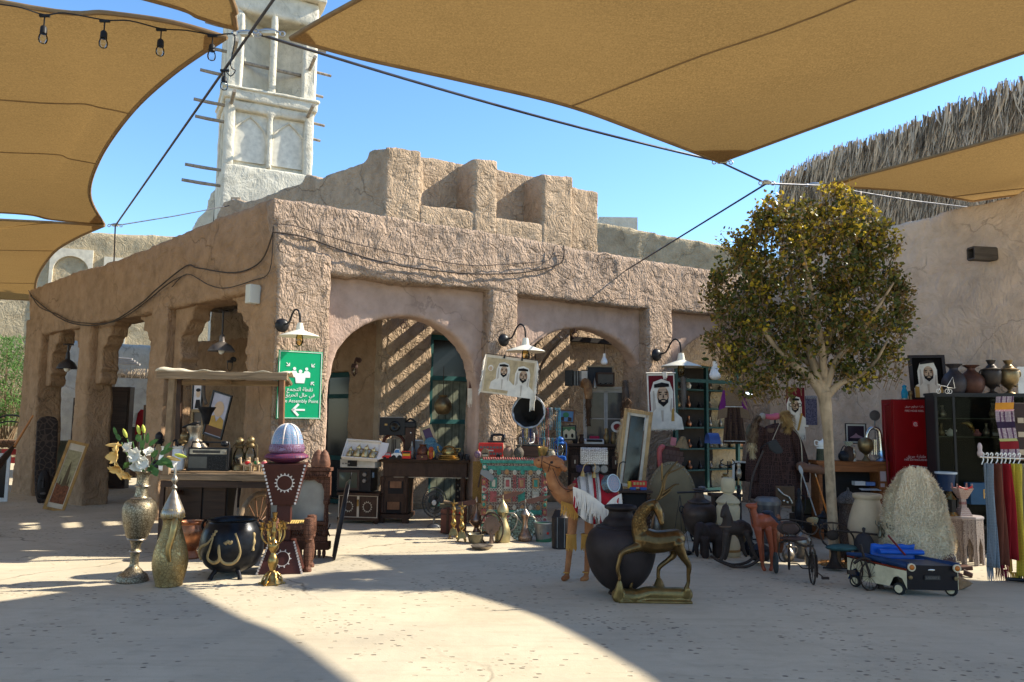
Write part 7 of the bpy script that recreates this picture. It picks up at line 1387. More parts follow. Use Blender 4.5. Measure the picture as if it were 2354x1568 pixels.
k=kb('ceramic_filter','cream stoneware water filter with domed shoulders behind the rocking horse','water filter',690,1100,9.5); st_=M('stoneware',(.44,.37,.24),rough=.55,vs=5,var=.15)
k.lathe('base_jar',st_,prof_smooth([(0,0),(24,0),(25,14),(24,34),(12,50),(10,60),(22,66),(25,90),(26,112),(22,118)],2),n=30); k.lathe('shoulder',st_,prof_smooth([(22,118),(27,124),(20,134),(10,142),(12,148),(0,148)],2),n=30); k.lathe('upper_jar',st_,prof_smooth([(0,146),(12,146),(15,152),(16,168),(14,176),(11,180),(0,181)],2),n=26); k.lathe('brown_band',M('glaze_brown',(.25,.13,.04),rough=.4),[(24.4,3),(25.6,6),(25.2,16),(24.8,18)],n=30)
k=kb('turned_candlestick','tall black turned wooden candlestick between the filter and the red camel','candlestick',822,900,9.9); k.lathe('stem',black,[(0,0),(12,0),(12,4),(5,8)]+[(3+2.4*abs(math.sin(z*.28)),z) for z in range(10,128,2)]+[(2,130),(0,130)],n=14); k.tube('candle',oldbrass,[(0,0,130),(0,0,146)],[2.4,1.8])
k=kb('red_camel','small polished red brown carved wooden camel with dark saddle','camel statue',1120,1238)
rc=M('camel_red_wood',(.26,.065,.03),rough=.35,vs=6,var=.3,kind=None,bump=.15); B=Blob(k,1120,1238,QB)
B.limb([(1090,660,0),(1180,660,8),(1270,700,16)],[95,92,75]); B.ball(1170,600,50,40,50,8); B.limb([(1060,690,0),(1020,620,-2),(1000,540,-4),(1005,490,-4)],[85,55,42,38]); B.limb([(1010,480,-4),(950,475,-8),(920,470,-10)],[44,36,26]); B.limb([(1020,450,-10),(1035,430,-12)],[12,8])
B.limb([(1045,760,-8),(1060,880,-8),(1075,1000,-8),(1095,1180,-8),(1110,1220,-10)],[50,32,26,22,26]); B.limb([(1180,760,-2),(1200,880,-2),(1215,1000,-2),(1215,1180,-2),(1195,1225,-6)],[48,34,26,22,26]); B.limb([(1270,740,18),(1290,860,20),(1300,1000,20),(1310,1180,20)],[50,34,24,22]); B.limb([(1120,760,16),(1130,880,18),(1140,1000,18),(1140,1160,18)],[44,30,24,20])
B.done(rc,.008,4); k.add('saddle',k.mb().ell(B.f(1190,560,6),(14,12,5)),M('saddle_black',(.02,.025,.04),rough=.35),smooth=60); b=k.mb(); b.grid(lambda u,v:B.f(1180+130*v,570+150*v,-8-10*math.sin(v*2))+Vector((6*u,-2,4*u)),4,8); k.add('saddle_flap',b,M('saddle_black'),smooth=80); k.tube('rein',black,curve3([B.f(930,500,-10),B.f(960,600,-12),B.f(980,690,-12)],4),.9)
k=kb('tripod_pot','dark round iron pot with pointed lid on the ground between the horse and red camel','pot',1080,1160,9.0); k.lathe('body',ironm,prof_smooth([(0,6),(18,8),(24,20),(22,30),(24,33),(12,42),(3,48),(2,54),(0,55)],2),n=26)
k=kb('trash_bin','grey metal pedal bin behind the red camel','bin',1170,640,10.6); k.ground(); k.lathe('body',M('bin_grey',(.12,.11,.11),rough=.4,metal=.5),[(0,0),(26,0),(28,84),(0,84)],n=30); k.lathe('lid',M('bin_lid',(.20,.19,.18),rough=.4,metal=.4),[(30,84),(30,92),(22,100),(0,102)],n=30)
k=kb('toy_spare_wheel','small dark solid tyre standing in front of the red camel','wheel',1270,1276); b=k.mb(); b.lathe(prof_smooth([(14,-3),(22,-3),(23,0),(22,3),(14,3),(13,0),(14,-3)],2),(0,0,23),26,rot=Matrix.Rotation(R(80),3,'Z')@Matrix.Rotation(R(90),3,'X')); k.add('tyre',b,M('rubber_grey',(.05,.055,.055),rough=.8),smooth=60)
k=kb('old_tricycle','rusty antique child tricycle with a padded seat and big front wheel','tricycle',1600,1395); tri=M('rusty_iron',(.04,.028,.022),rough=.65,metal=.3,var=.4)
F_=lambda x,y,d=0:Vector(((x-1600)*QB,d,(1395-y)*QB))
fw_=k
def wheelz(kk,c,rx,rz,tl,sp=10,mt=tri,w=1.6,nm='wheel'):
    c=Vector(c); b=kk.mb(); q=[c+Vector((rx*math.cos(t),tl*math.cos(t),rz*math.sin(t))) for t in [2*math.pi*i/26 for i in range(27)]]; b.tube(q,w,7); o=kk.add(nm,b,mt,smooth=60); b=kk.mb(); b.ell(c,(w*1.6,)*3,n=8,m=6)
    for i in range(sp): b.tube([c,q[int(i*26/sp)]],.45,4)
    kk.add('spokes',b,mt,smooth=None,parent=o)
wheelz(k,F_(1698,1225,-10),5,33,30,10,w=2); wheelz(k,F_(1820,1220,22),7,24,22,8,nm='rear_wheel'); wheelz(k,F_(1500,1150,30),9,22,20,8,nm='rear_wheel')
b=k.mb(); b.tube(curve3([F_(1360,760),F_(1390,700),F_(1520,690),F_(1580,740),F_(1620,800),F_(1740,820),F_(1800,740),F_(1760,700)],5),2,7); b.tube(curve3([F_(1360,740),F_(1370,780),F_(1430,810)],4),1.8,7); b.tube(curve3([F_(1345,670,18),F_(1500,660,18),F_(1700,690,18),F_(1745,700,10)],4),1.6,7); k.add('handlebar',b,tri,smooth=60)
b=k.mb(); b.tube([F_(1430,800,-6),F_(1440,950,-6),F_(1430,1150,-6)],2,7); b.tube(curve3([F_(1350,920),F_(1480,900),F_(1620,960),F_(1700,960)],4),2.6,7); b.tube([F_(1710,900),F_(1705,1000),F_(1698,1060)],2.2,7); b.tube(curve3([F_(1340,920,4),F_(1330,1080,4),F_(1370,1150,4),F_(1430,1150,4)],4),1.8,7); b.tube(curve3([F_(1450,1170,4),F_(1560,1180,6),F_(1620,1230,8),F_(1760,1240,14)],4),1.4,7); b.tube([F_(1640,1000),F_(1660,1060),F_(1760,1230,8)],1.8,7); k.add('frame',b,tri,smooth=60)
k.add('seat',k.mb().ell(F_(1510,875,4),(32,18,5)),M('seat_brown',(.06,.035,.03),rough=.6),smooth=60); k.add('backrest',k.mb().ell(F_(1470,760,16),(26,4,16)),M('seat_brown'),smooth=60); k.box('pedal',tri,F_(1862,1330,-6),(15,8,5)); k.tube('crank',tri,[F_(1770,1260,0),F_(1850,1330,-4)],1.2); k.box('fork',tri,F_(1698,1140,-10),(5,4,44))
QG=.2049
def kg(name,label,cat,zx,zy,d=None,**kw): x,y=zg(zx,zy); return K(name,label,cat,x,y,d,**kw)
robe=M('robe_dark',(.028,.014,.012),rough=.85,kind='inlay',c2=(.07,.035,.03),bs=16,bump=.5,p=1.2)
k=kg('hanging_robe','dark reddish patterned robe hung on a stand with a shiny edged vest','robe',880,1420,11.2)
b=k.mb();
def robef(u,v):
    a=math.pi*(1+u); w_=(34+30*v**.8)*(1+.05*math.sin(u*30)); return (w_*math.cos(a)+2,w_*.45*math.sin(a)+4*math.sin(u*26)*v,190-170*v-(14*abs(math.cos(a))**2 if v<.12 else 0))
b.grid(robef,40,14); k.add('cloth',b,robe,smooth=80,solid=.01)
for sx in (-1,1): k.add('sleeve',k.mb().tube(curve3([(sx*30,-4,178),(sx*48,-8,140),(sx*58,-8,90),(sx*56,-6,60)],4),[12,12,13,13,13,13,14,14,14,14,15,15,15],10),robe,smooth=60)
k.tube('silver_edging',pewter,curve3([(20,-22,186),(46,-24,160),(50,-26,110),(46,-28,60),(44,-28,10)],6),1.4); k.lathe('waist_belt',M('belt_brown',(.10,.06,.04),rough=.5),[(36,168),(37,172),(35,178)],n=24,sy=.5); k.tube('stand',ironm,[(0,0,0),(0,0,200)],2)
k=kg('crocodile_purse','ornate brown leather belt purse with silver fittings hanging at the foot of the robe','purse',975,1410,10.7); k.box('flap',M('purse_leather',(.10,.06,.035),rough=.35),(0,0,24),(42,4,44),bevel=.006); k.add('silver_mount',k.mb().tube(curve3([(-18,-3,40),(-6,-4,28),(6,-4,22),(14,-4,8)],4),2.6,7),M('silver_bright',(.55,.52,.44),rough=.25,metal=.9),smooth=60);
for i in range(4): k.add('stud',k.mb().ell((-12+i*8,-3,10+3*(i%2)),(3,1.6,3)),M('silver_bright'),smooth=60)
k=kg('raccoon_tail','long striped brown and cream fur tail hanging left of the robe','fur',600,850,10.9); pelt(k,[(22,0,92),(10,0,76),(4,0,50),(0,0,26),(2,0,0)],[6,10,13,11,5],M('fur_stripe',(.22,.15,.09),rough=.95,kind='fur',c2=(.09,.05,.03),bs=30,vs=18,bump=1),furw,.75,1100,7); k.add('pompom',k.mb().ell((26,0,92),(8,7,8)),M('fur_grey_pale',(.36,.33,.30),rough=.95,kind='fur',bs=60),smooth=60)
k=kg('fox_head_fur','golden fox fur with its head hanging on the right shoulder of the robe','fur',990,570,10.6); pelt(k,[(-6,2,46),(-2,-2,34),(4,-4,18),(0,-6,2)],[12,16,15,5],M('fur_gold',(.50,.34,.14),rough=.95,kind='fur',c2=(.30,.17,.06),bs=50,bump=.9),None,1,1100,8);
for x in (-7,5): k.add('fur_ear',k.mb().tube([(x,-8,8),(x,-10,16)],[3,.6],6),furd,smooth=60)
k=kg('pink_pillow','pink folded scarf on top of the robe between two furs','scarf',830,425,10.9); b=k.mb(); b.ell((0,0,4),(20,10,7)); b.ell((10,0,8),(12,8,6)); b.ell((-12,0,6),(8,7,6)); k.add('cloth',b,M('pink_cloth',(.50,.12,.17),rough=.8,bs=20,bump=.6),smooth=60,voxel=.02)
k=kg('black_bag','black shoulder bag on a cord across the robe','bag',850,820,10.45); b=k.mb(); b.prism([(-16,26),(4,34),(20,10),(18,2),(4,0),(-10,10)],-3,2); k.add('body',b,M('bag_black',(.03,.03,.032),rough=.6),smooth=None,bevel=.01); k.tube('strap',pewter,[(-4,-3,32),(14,-4,72)],.9); k.tube('strap',ironm,[(-14,-3,26),(-34,-2,12)],.9)
k=kg('saddle_bag','grey green round leather bag hanging left of the robe','bag',590,640,11.2); k.add('body',k.mb().ell((0,0,10),(12,5,22)),M('bag_olive',(.09,.085,.06),rough=.6),smooth=60)
k=kg('curved_sword','dark curved sabre scabbard leaning in front of the robe','sword',570,1340,10.5); k.add('scabbard',k.mb().tube(curve3([(0,0,0),(8,0,50),(24,0,90),(34,0,112)],5),2.6,7),M('scabbard',(.05,.035,.03),rough=.4),smooth=60)
k=kg('embroidered_dress','purple and brown embroidered folk dress with wide sleeves hanging in the doorway','dress',400,705,12.6)
dr1=M('dress_brown',(.12,.065,.04),rough=.85,kind='inlay',c2=(.28,.20,.12),bs=48,bump=.3); dr2=M('dress_purple',(.15,.02,.14),rough=.8); dr3=M('dress_dark',(.035,.018,.018),rough=.85,kind='inlay',c2=(.09,.05,.03),bs=22,bump=.2)
b=k.mb(); b.prism([(-18,86),(18,86),(20,128),(8,134),(-8,134),(-20,128)],-3,3); k.add('bodice',b,dr1,smooth=None)
b=k.mb(); b.grid(lambda u,v:((-18-8*v)+(36+16*v)*u,-3*math.sin(u*22)*(.4+v),86-86*v),30,8); k.add('skirt',b,dr3,smooth=80)
for sx in (-1,1):
    b=k.mb(); b.prism([(sx*18,126),(sx*24,120),(sx*34,76),(sx*14,84)],-2,2); k.add('sleeve',b,dr2,smooth=None); b=k.mb(); b.prism([(sx*14,84),(sx*34,76),(sx*38,54),(sx*16,60)],-2.4,2.4); k.add('cuff',b,dr1,smooth=None)
for z in (84,6): k.tube('white_band',wool,[(-20-(4 if z<10 else 0),-4,z),(20+(4 if z<10 else 0),-4,z)],1)
k.tube('hanger',grey,curve3([(-14,0,130),(0,0,138),(14,0,130)],4),1)
k=kg('shop_lamp','small lit tube lamp inside the dark shop','lamp',548,140,15.3); k.box('tube',M('tube_light',(.8,.9,1.0),emit=3.0,bump=0),(0,0,0),(28,4,5))
k=kg('portrait_rug_glasses','dark rug printed with a bespectacled man in a white headscarf behind the tree','rug',1105,655,11.9); b=k.mb(); b.prism([(-22,0),(20,0),(20,118),(-22,118)],0,2); k.add('cloth',b,pm_,smooth=None); headscarf(k,-4,76,.68,-.4,glasses=True); shapes(k,pw,[[(-22,14),(20,14),(20,24),(8,60),(-6,50),(-14,30)]],-.3); shapes(k,pgold,[[(0,20),(5,20),(14,58),(10,60)]],-2); k.tube('glasses',hairm,[(-4+8*math.cos(t)+(-5),-2,78+4*math.sin(t)) for t in [2*math.pi*i/12 for i in range(13)]],.7); k.tube('glasses',hairm,[(8+4*math.cos(t),-2,78+4*math.sin(t)) for t in [2*math.pi*i/12 for i in range(13)]],.7)
fringe(k,'fringe',wool,(-20,0,14),(20,0,14),18,30,r=.8,seed=41)
k=kg('navy_textile','navy patterned hanging textile right of the portrait rug','textile',1270,500,11.9); k.box('cloth',M('navy_pattern',(.03,.03,.07),rough=.9,kind='inlay',c2=(.12,.11,.16),bs=50),(0,0,34),(26,2,66)); fringe(k,'fringe',M('fringe_grey',(.3,.29,.3)),(-13,-1.5,68),(13,-1.5,68),8,18,r=.7,seed=4)
k=kg('white_framed_mirror','white framed mirror leaning behind the turned candlestick','mirror',500,1130,11.6,tilt=2);
for c_,sz in (((-22,0,23),(5,3,46)),((22,0,23),(5,3,46)),((0,0,44),(40,3,4))): k.box('frame_side',white,c_,sz)
k.box('glass',M('mirror_dark'),(0,1,22),(40,1,42))
for zx,zy,mt,h,r_,lb,nm,ct_ in ((300,1100,gold,14,9,'small gold basket bowl on the dark stool in the third arch','gold_bowl','bowl'),(455,1095,pewter,38,7,'slim pewter coffee pot in front of the white framed mirror','slim_coffee_pot','coffee pot'),(40,1240,grey,12,14,'grey metal scoop dish on the stand behind the bronze urn','metal_scoop','scoop')):
    k=kg(nm,lb,ct_,zx,zy,10.9); k.lathe('body',mt,prof_smooth([(0,0),(r_*.6,0),(r_,h*.35),(r_*.5,h*.6),(r_*.7,h*.8),(r_*.2,h),(0,h)],2),n=18)
k=kg('dark_stool','dark wooden stool crowded with pots in the third arch','stool',320,1420,10.95); k.ground(); k.box('top',dkwood,(0,16,94),(70,40,6));
for x in (-30,30): k.box('leg',dkwood,(x,2,46),(6,6,92))
k.box('shade_box',blackm,(0,26,46),(54,14,88))
k=kg('iron_candelabrum','black wrought iron candle holder beside the dress','candle holder',330,1050,11.4); k.tube('stem',ironm,[(0,0,0),(0,0,30)],1.4); k.tube('scroll',ironm,curve3([(-10,0,34),(-16,0,26),(0,0,20),(16,0,26),(10,0,34)],4),1.2)
k=K('silver_oar_stick','long pale grey pole with a spoon end leaning between the robe and the tree','pole',1876,1185,9.9,tilt=-17.5); k.tube('shaft',M('pole_grey',(.32,.33,.33),rough=.5),[(0,0,0),(0,0,104)],[1.6,1.3]); k.add('paddle',k.mb().ell((0,0,106),(4.5,2,11)),M('pole_grey'),smooth=60)
k=K('orange_cane','glossy orange wooden cane leaning against the tree trunk','cane',1902,1180,9.5,tilt=-16); k.tube('shaft',M('cane_orange',(.45,.15,.03),rough=.3),[(0,0,0),(0,0,84)],[2.6,1.4]); k.tube('tip',pewter,[(0,0,84),(0,0,92)],[1.4,.8])
k=K('brass_charger','shiny brass round tray lying behind the bistro pots','tray',1878,1204,9.6,lean=20); k.lathe('dish',goldb,[(0,0),(14,0),(22,4),(23,5),(0,2)],n=30)
k=K('black_oil_lamp','black and brass oil lamp at the foot of the cane','lamp',1893,1215,9.4); k.lathe('body',ironm,prof_smooth([(0,0),(14,0),(16,6),(12,14),(10,22),(14,26),(4,34),(3,38),(0,40)],2)); k.add('knob',k.mb().ell((-8,-10,8),(3,3,3)),goldb,smooth=60)
k=K('silver_censer','silver domed censer behind the tricycle','censer',1846,1232,9.4); k.lathe('body',pewter,prof_smooth([(0,0),(16,0),(18,18),(20,26),(14,36),(5,42),(0,46)],2)); k.lathe('knob',ironm,[(0,44),(3,45),(3,49),(0,51)])
k=K('black_cloth_lamp','brass bellied pot between the tricycle and the tree','pot',1862,1262,8.9); k.lathe('body',pewter,prof_smooth([(0,0),(8,0),(13,10),(12,24),(7,30),(9,34),(0,34)],2))
k=K('olive_box_stack','olive green crate and cloth bundle behind the cane','crate',1870,1180,11.2); k.ground(); k.box('body',M('crate_olive',(.07,.06,.035),rough=.7),(0,20,66),(70,40,34),bevel=.006); k.box('lower_crate',M('crate_dark',(.045,.035,.03),rough=.7),(0,20,24),(80,44,46),bevel=.006)
k=K('brown_sack','crumpled brown leather satchel on the olive crate left of the tree','bag',1863,1085,10.9); b=k.mb(); b.ell((0,0,8),(34,14,10)); b.ell((-20,0,14),(14,10,10)); b.ell((20,0,2),(20,10,8)); k.add('body',b,M('satchel_brown',(.16,.08,.05),rough=.6,bs=12,bump=.8),smooth=60,voxel=.03)
k=K('white_teapot','white enamel teapot on a lattice tin left of the tree trunk','teapot',1893,1060,11.0); k.lathe('tin',M('tin_green',(.08,.09,.05),rough=.5,kind='inlay',c2=(.02,.02,.015),bs=60),[(0,0),(16,0),(14,28),(0,28)]); k.lathe('rim',white,[(0,28),(14,28),(14,31),(0,31)]); k.lathe('body',white,prof_smooth([(0,31),(9,31),(12,38),(9,44),(3,47),(2,50),(0,50)],2)); k.tube('handle',white,curve3([(-9,0,44),(-18,0,46),(-18,0,36),(-10,0,34)],4),1.2); k.tube('spout',white,curve3([(10,0,36),(16,0,40),(17,0,46)],4),1.3)
# ================================================================ right desk and wall goods
QD=.2234
def kd(name,label,cat,zx,zy,d=None,**kw): x,y=zd(zx,zy); return K(name,label,cat,x,y,d,**kw)
orw=M('orange_board',(.27,.095,.03),rough=.5,kind='woodx',bump=.15)
k=K('orange_desk','orange brown wooden desk with dark open shelves behind the tree trunk','desk',1970,1205,10.9)
k.ground(); TH=(1.6-(1058-975)*10.9/FX)/k.s
k.box('top',orw,(0,24,TH-4),(176,54,7),bevel=.003); k.box('right_side',orw,(70,22,TH/2-4),(34,48,TH-8)); k.box('left_side',orw,(-80,22,TH/2-4),(8,48,TH-8)); k.box('rail',orw,(-12,1,TH-16),(130,3,18)); k.box('shelf',dkwood,(-10,24,TH*.35),(132,44,4)); k.box('back',blackm,(-10,46,TH/2),(132,3,TH-10))
k.box('calendar_page',M('paper_pink',(.42,.33,.33),rough=.8),(62,-2.4,TH-34),(13,1,22)); k.box('note_page',M('paper_pink'),(60,-2.4,TH-54),(9,1,8))
OZ=TH*k.s; OD=10.95
def ono(name,label,cat,x,dy=0,**kw): return ontop(name,label,cat,x,OD+dy,OZ,**kw)
k=ontop('book_stack','blue and white books on the shelf of the orange desk','books',1982,10.95,OZ-56*k.s); k.box('book',M('paper_white',(.60,.60,.60),rough=.8),(-10,4,5),(24,16,9)); k.box('book',M('book_blue',(.12,.20,.42),rough=.6),(14,4,4),(20,16,8)); k.box('open_page',M('paper_white'),(12,-4,-8),(44,14,1),Matrix.Rotation(R(10),3,'X'))
silv=M('chrome',(.52,.50,.46),rough=.18,metal=1.0,bump=0,var=.08)
k=ono('brass_tuba','upturned silver and brass horn with curved tube and blue tinted bell on the orange desk','horn',2010,0); k.add('tube',k.mb().tube(curve3([(14,0,20),(12,0,60),(6,0,72),(-6,0,74),(-16,0,62),(-18,0,40),(-16,0,10)],5),[6,5.6,5.2,5,5,5,4.8,4.6,4.5,4.4,4.3,4.2,4.1,4,4,4,4,4,3.8,3.8,3.8,3.6,3.6,3.6,3.5,3.5,3.5,3.4,3.4,3.4,3.4],12),silv,smooth=60); k.lathe('bell',M('bell_blue',(.30,.42,.58),rough=.2,metal=.9,bump=0),prof_smooth([(14,0),(9,6),(6.5,16),(6,24)],3),c=(14,0,0),n=22)
for x in (-6,0,4): k.tube('valve',silv,[(x,2,14),(x,2,48)],2.2)
k=ono('gramophone_bell','dull grey metal funnel behind the silver horn','funnel',2028,.25); k.e.rotation_euler=(R(20),R(40),0); k.lathe('cone',grey,prof_smooth([(3,60),(6,78),(14,92),(22,98),(20,98),(5,80),(0,60)],2),n=24)
k=ono('round_pan','small dark round pan standing against the wall above the silver horn','pan',2012,.4); k.lathe('dish',grey,[(0,0),(12,0),(12,2),(0,2)],c=(0,0,100),rot=rotx); k.tube('handle',grey,[(0,0,88),(0,0,0)],1.4)
k=ono('bagpipe_stick','black turned wooden pipe stand at the right end of the orange desk','pipe',2044,.1); k.lathe('stem',black,[(0,0),(16,0),(20,10),(16,24),(4,28)]+[(3+1.6*abs(math.sin(z*.3)),z) for z in range(30,90,2)]+[(0,90)],n=14); k.tube('ring',pewter,[(-6+4*math.cos(t),-17,14+4*math.sin(t)) for t in [2*math.pi*i/12 for i in range(13)]],1)
k=frame('night_photo','framed dark photograph with white mount on the orange desk','framed picture',1968,1020,11.25,48,46,black,2,M('mount_white',(.55,.55,.55),rough=.7)); k.box('photo',M('photo_dark',(.02,.012,.025),rough=.3),(0,-.6,23),(37,1,35)); shapes(k,M('photo_glow',(.25,.15,.20)),[[(-14,14),(-4,20),(0,24),(4,20),(15,15),(15,13),(-14,13)]],-1.6)
k=ono('green_bowl','dark bowl with green and white zigzag pattern on the orange desk','bowl',1950,-.1); k.lathe('body',M('bowl_zigzag',(.05,.12,.08),rough=.4,kind='inlay',c2=(.45,.45,.38),bs=60),prof_smooth([(0,34),(5,34),(10,42),(10,44),(0,42)],2)); k.lathe('base_pot',dkwood,prof_smooth([(0,0),(12,0),(14,14),(8,30),(0,34)],2))
k=ono('brass_globe_pot','old round brass pot on a foot beside the silver horn','pot',1989,-.05); k.lathe('body',oldbrass,prof_smooth([(0,0),(10,0),(5,8),(4,14),(14,24),(17,38),(12,50),(0,54)],3));
k=ono('pewter_figure','small pewter figure standing left of the brass pot on the orange desk','figurine',1962,-.15); k.lathe('body',pewter,prof_smooth([(0,0),(5,0),(3,8),(5,18),(2,26),(3,32),(0,36)],2),n=12)
k=ono('dark_kettle','dark round kettle with a hoop handle right behind the tree trunk','kettle',1940,-.1); k.lathe('body',ironm,prof_smooth([(0,0),(10,0),(14,10),(10,20),(0,24)],2)); k.tube('handle',ironm,curve3([(-10,0,18),(0,0,34),(10,0,18)],4),1.2)
rcab=M('fire_red',(.20,.003,.005),rough=.35,bump=.03,var=.08)
k=K('fire_hose_cabinet','tall red fire hose reel cabinet with white lettering','fire cabinet',2112,1215,10.7,rot=-4); k.ground(); HC_=(1.6+(982-924)*10.7/FX)/k.s
k.box('body',rcab,(0,30,HC_/2),(98,56,HC_)); k.box('door',rcab,(0,0,HC_/2+2),(94,3,HC_-10),bevel=.003); k.tube('side_pipe',M('pipe_red',(.16,.01,.012),rough=.5),[(-50,20,0),(-58,20,HC_-90),(-58,20,HC_-12),(-48,20,HC_-12)],2.4)
rx=Matrix.Rotation(R(90),4,'X'); lw=M('letter_pinkwhite',(.62,.45,.45),rough=.6,bump=0)
for txt,z,w_ in ((arabic('بكرة خرطوم حريق'),-17,41),('FIRE HOSE REEL',-26,42),(arabic('طفاية حريق'),-130,42),('FIRE EXTINGUISHER',-137,52)):
    letters('lettering',txt,7*k.s,lw,k.e,Matrix.Translation((0,-2.2*k.s,(HC_+z)*k.s))@rx,width=w_*k.s)
k.box('emblem_square',M('emblem_red',(.38,.01,.02),rough=.4),(1,-2,HC_-56),(12,1,14)); b=k.mb(); b.tube([(1+(1.0+r_*.36)*math.cos(r_+.5),-3,HC_-56+(1.0+r_*.36)*math.sin(r_+.5)) for r_ in [i*.35 for i in range(34)]],.7,5); k.add('spiral_emblem',b,lw,smooth=None)
b=k.mb(); b.prism([(36,HC_-9),(46,HC_-9),(46,HC_-8),(44,HC_-6),(41,HC_-2),(38,HC_-6),(36,HC_-8)],-2.6,-1.8); k.add('house_mark',b,lw,smooth=None); k.lathe('dial_badge',M('badge_grey',(.12,.10,.10),rough=.4),[(0,0),(6,0),(6,1),(0,1)],c=(42,-2,HC_-58),rot=rotx,n=18)
b=k.mb()
for zz in (0,1,2): b.box((8,-3,HC_-152-zz*9),(46-8*abs(zz-1),2,1.6),Matrix.Rotation(R(6),3,'Y'))
k.add('vent_slots',b,M('vent_pale',(.5,.46,.44)),smooth=None,kind='stuff'); RZ=HC_*k.s; RD=10.8
k=ontop('blue_bottle','blue enamel bottle with a brass neck on the red cabinet','bottle',2083,10.75,RZ); k.lathe('body',M('bottle_cyan',(.01,.22,.36),rough=.25),prof_smooth([(0,0),(5,0),(7,8),(7,18),(4,25),(5,31),(0,34)],2)); k.lathe('foot',grey,[(0,0),(7,0),(7,3),(0,3)])
k=ontop('bronze_cup','small bronze cup between the blue bottle and the portrait','cup',2096,10.75,RZ); k.lathe('body',oldbrass,prof_smooth([(0,0),(4,0),(3,6),(5,14),(3,20),(0,20)],2))
k=K('framed_portrait','black framed portrait of a man in a white headscarf standing on the red cabinet','framed portrait',2138,920,10.8,tilt=-1,rot=-4,lean=-4); k.e.location.z=RZ; k.z0=None
for c_,sz in (((-37,0,52),(7,5,104)),((37,0,52),(7,5,104)),((0,0,101),(67,5,6)),((0,0,3),(67,5,6))): k.box('frame_side',M('frame_black_wood',(.022,.012,.010),rough=.35),c_,sz)
k.box('picture',M('portrait_black',(.005,.004,.004),rough=.7,spec=.05,bump=0),(0,1,52),(68,1,94)); headscarf(k,0,62,.86,-.2,black_top=False,face=1); shapes(k,pw,[[(-30,6),(28,6),(26,34),(8,44),(-8,44),(-28,34)]],-.1); shapes(k,pgold,[[(-32,6),(-22,6),(-22,30),(-31,32)],[(22,6),(30,6),(30,34),(22,30)]],-2.0); shapes(k,hairm,[[(-16,82),(14,86),(14,90),(0,92),(-16,86)]],-2)
k=K('display_cabinet','black framed glass display cabinet full of pots and a gold lamp','display cabinet',2268,1225,9.85,rot=-8); k.ground(); HG=(1.6+(986-914)*9.85/FX)/k.s; WG=200
x0=-96
for x in (x0,-58,40,96): k.box('upright',black,(x,0,HG/2),(5,5,HG))
for z in (3,58,HG-3): k.box('frame_bar',black,(0,0,z),(WG,5,6))
k.box('top',black,(0,26,HG),(WG+4,58,5)); k.box('back',M('cabinet_back',(.009,.009,.008),rough=.6),(0,52,HG/2),(WG,3,HG)); k.box('side',black,(-98,26,HG/2),(3,54,HG)); k.box('side',black,(98,26,HG/2),(3,54,HG)); k.box('floor',black,(0,26,58),(WG,52,3))
gs=glass('cabinet_glass',(.74,.76,.72),rough=.08,ior=1.12)
for z in (HG-56,HG-98): k.box('shelf',M('glass_shelf',(.10,.12,.10),rough=.1,bump=0),(0,26,z),(WG-6,46,1.6))
for x,w_ in ((-77,34),(-9,94),(68,52)): k.box('pane',gs,(x,-1,(HG+58)/2),(w_,.8,HG-66))
GK=k
def incab(name,label,cat,x,zoff,**kw):
    q=Matrix.Rotation(R(-8),3,'Z')@Vector((x,22,0)); return K(name,label,cat,loc=GK.loc*1.0+Vector((q.x*GK.s,q.y*GK.s,-GK.loc.z+zoff*GK.s)),sc=GK.s,**kw)
k=incab('gold_lamp_figure','gold leaf shaped lamp inside the glass cabinet','lamp',-12,HG-96); k.add('leaf',k.mb().tube(curve3([(6,0,0),(4,0,14),(-4,0,26),(-14,0,30),(-24,0,28)],4),[1,1.6,2.2,3,4,5,6,7,7,6,5,4,3,2,1.6,1,.6][:17],8),goldb,smooth=60)
for i,(x,zo,mt,h,lb) in enumerate(((-74,HG-54,pewter,28,'silver ewer on the top left shelf of the glass cabinet'),(-70,58,copper,30,'copper pot on the lower left shelf of the glass cabinet'),(36,HG-54,oldbrass,34,'small dark lantern on the top shelf of the glass cabinet'),(68,HG-54,pewter,30,'pewter jug at the right of the top cabinet shelf'),(0,HG-96,M('pink_cup',(.5,.2,.2)),16,'pink cup on the middle cabinet shelf'),(-40,58,gold,34,'tall brass pot on the bottom shelf left of centre'),(24,58,pewter,38,'pewter pot on the bottom shelf right of centre'),(60,58,copper,26,'copper bowl on the bottom shelf at the right'),(-78,HG-96,oldbrass,28,'brass jug at the left of the middle shelf'),(20,HG-96,pewter,30,'pewter cup beside the pink cup'),(-20,58,oldbrass,18,'brass dish on the bottom cabinet shelf'))):
    k=incab('cabinet_pot',lb,'pot',x,zo); k.lathe('body',mt,prof_smooth([(0,0),(6,0),(9,h*.3),(5,h*.6),(3,h*.8),(4,h),(0,h)],2),n=16)
k=incab('cabinet_teapot','white teapot on the middle shelf of the glass cabinet','teapot',-58,HG-96); k.lathe('body',white,prof_smooth([(0,0),(6,0),(9,6),(6,12),(2,16),(0,18)],2)); k.tube('spout',white,curve3([(8,0,6),(13,0,10),(14,0,14)],3),1.2); k.tube('handle',white,curve3([(-8,0,12),(-14,0,10),(-8,0,3)],3),1)
k=incab('car_stereo','small white faced radio unit in the glass cabinet','radio',50,HG-110); k.box('body',black,(0,0,10),(44,10,30)); k.box('panel',M('stereo_white',(.55,.57,.58),rough=.5),(-1,-6,19),(42,1,7));
GZ=HG*GK.s
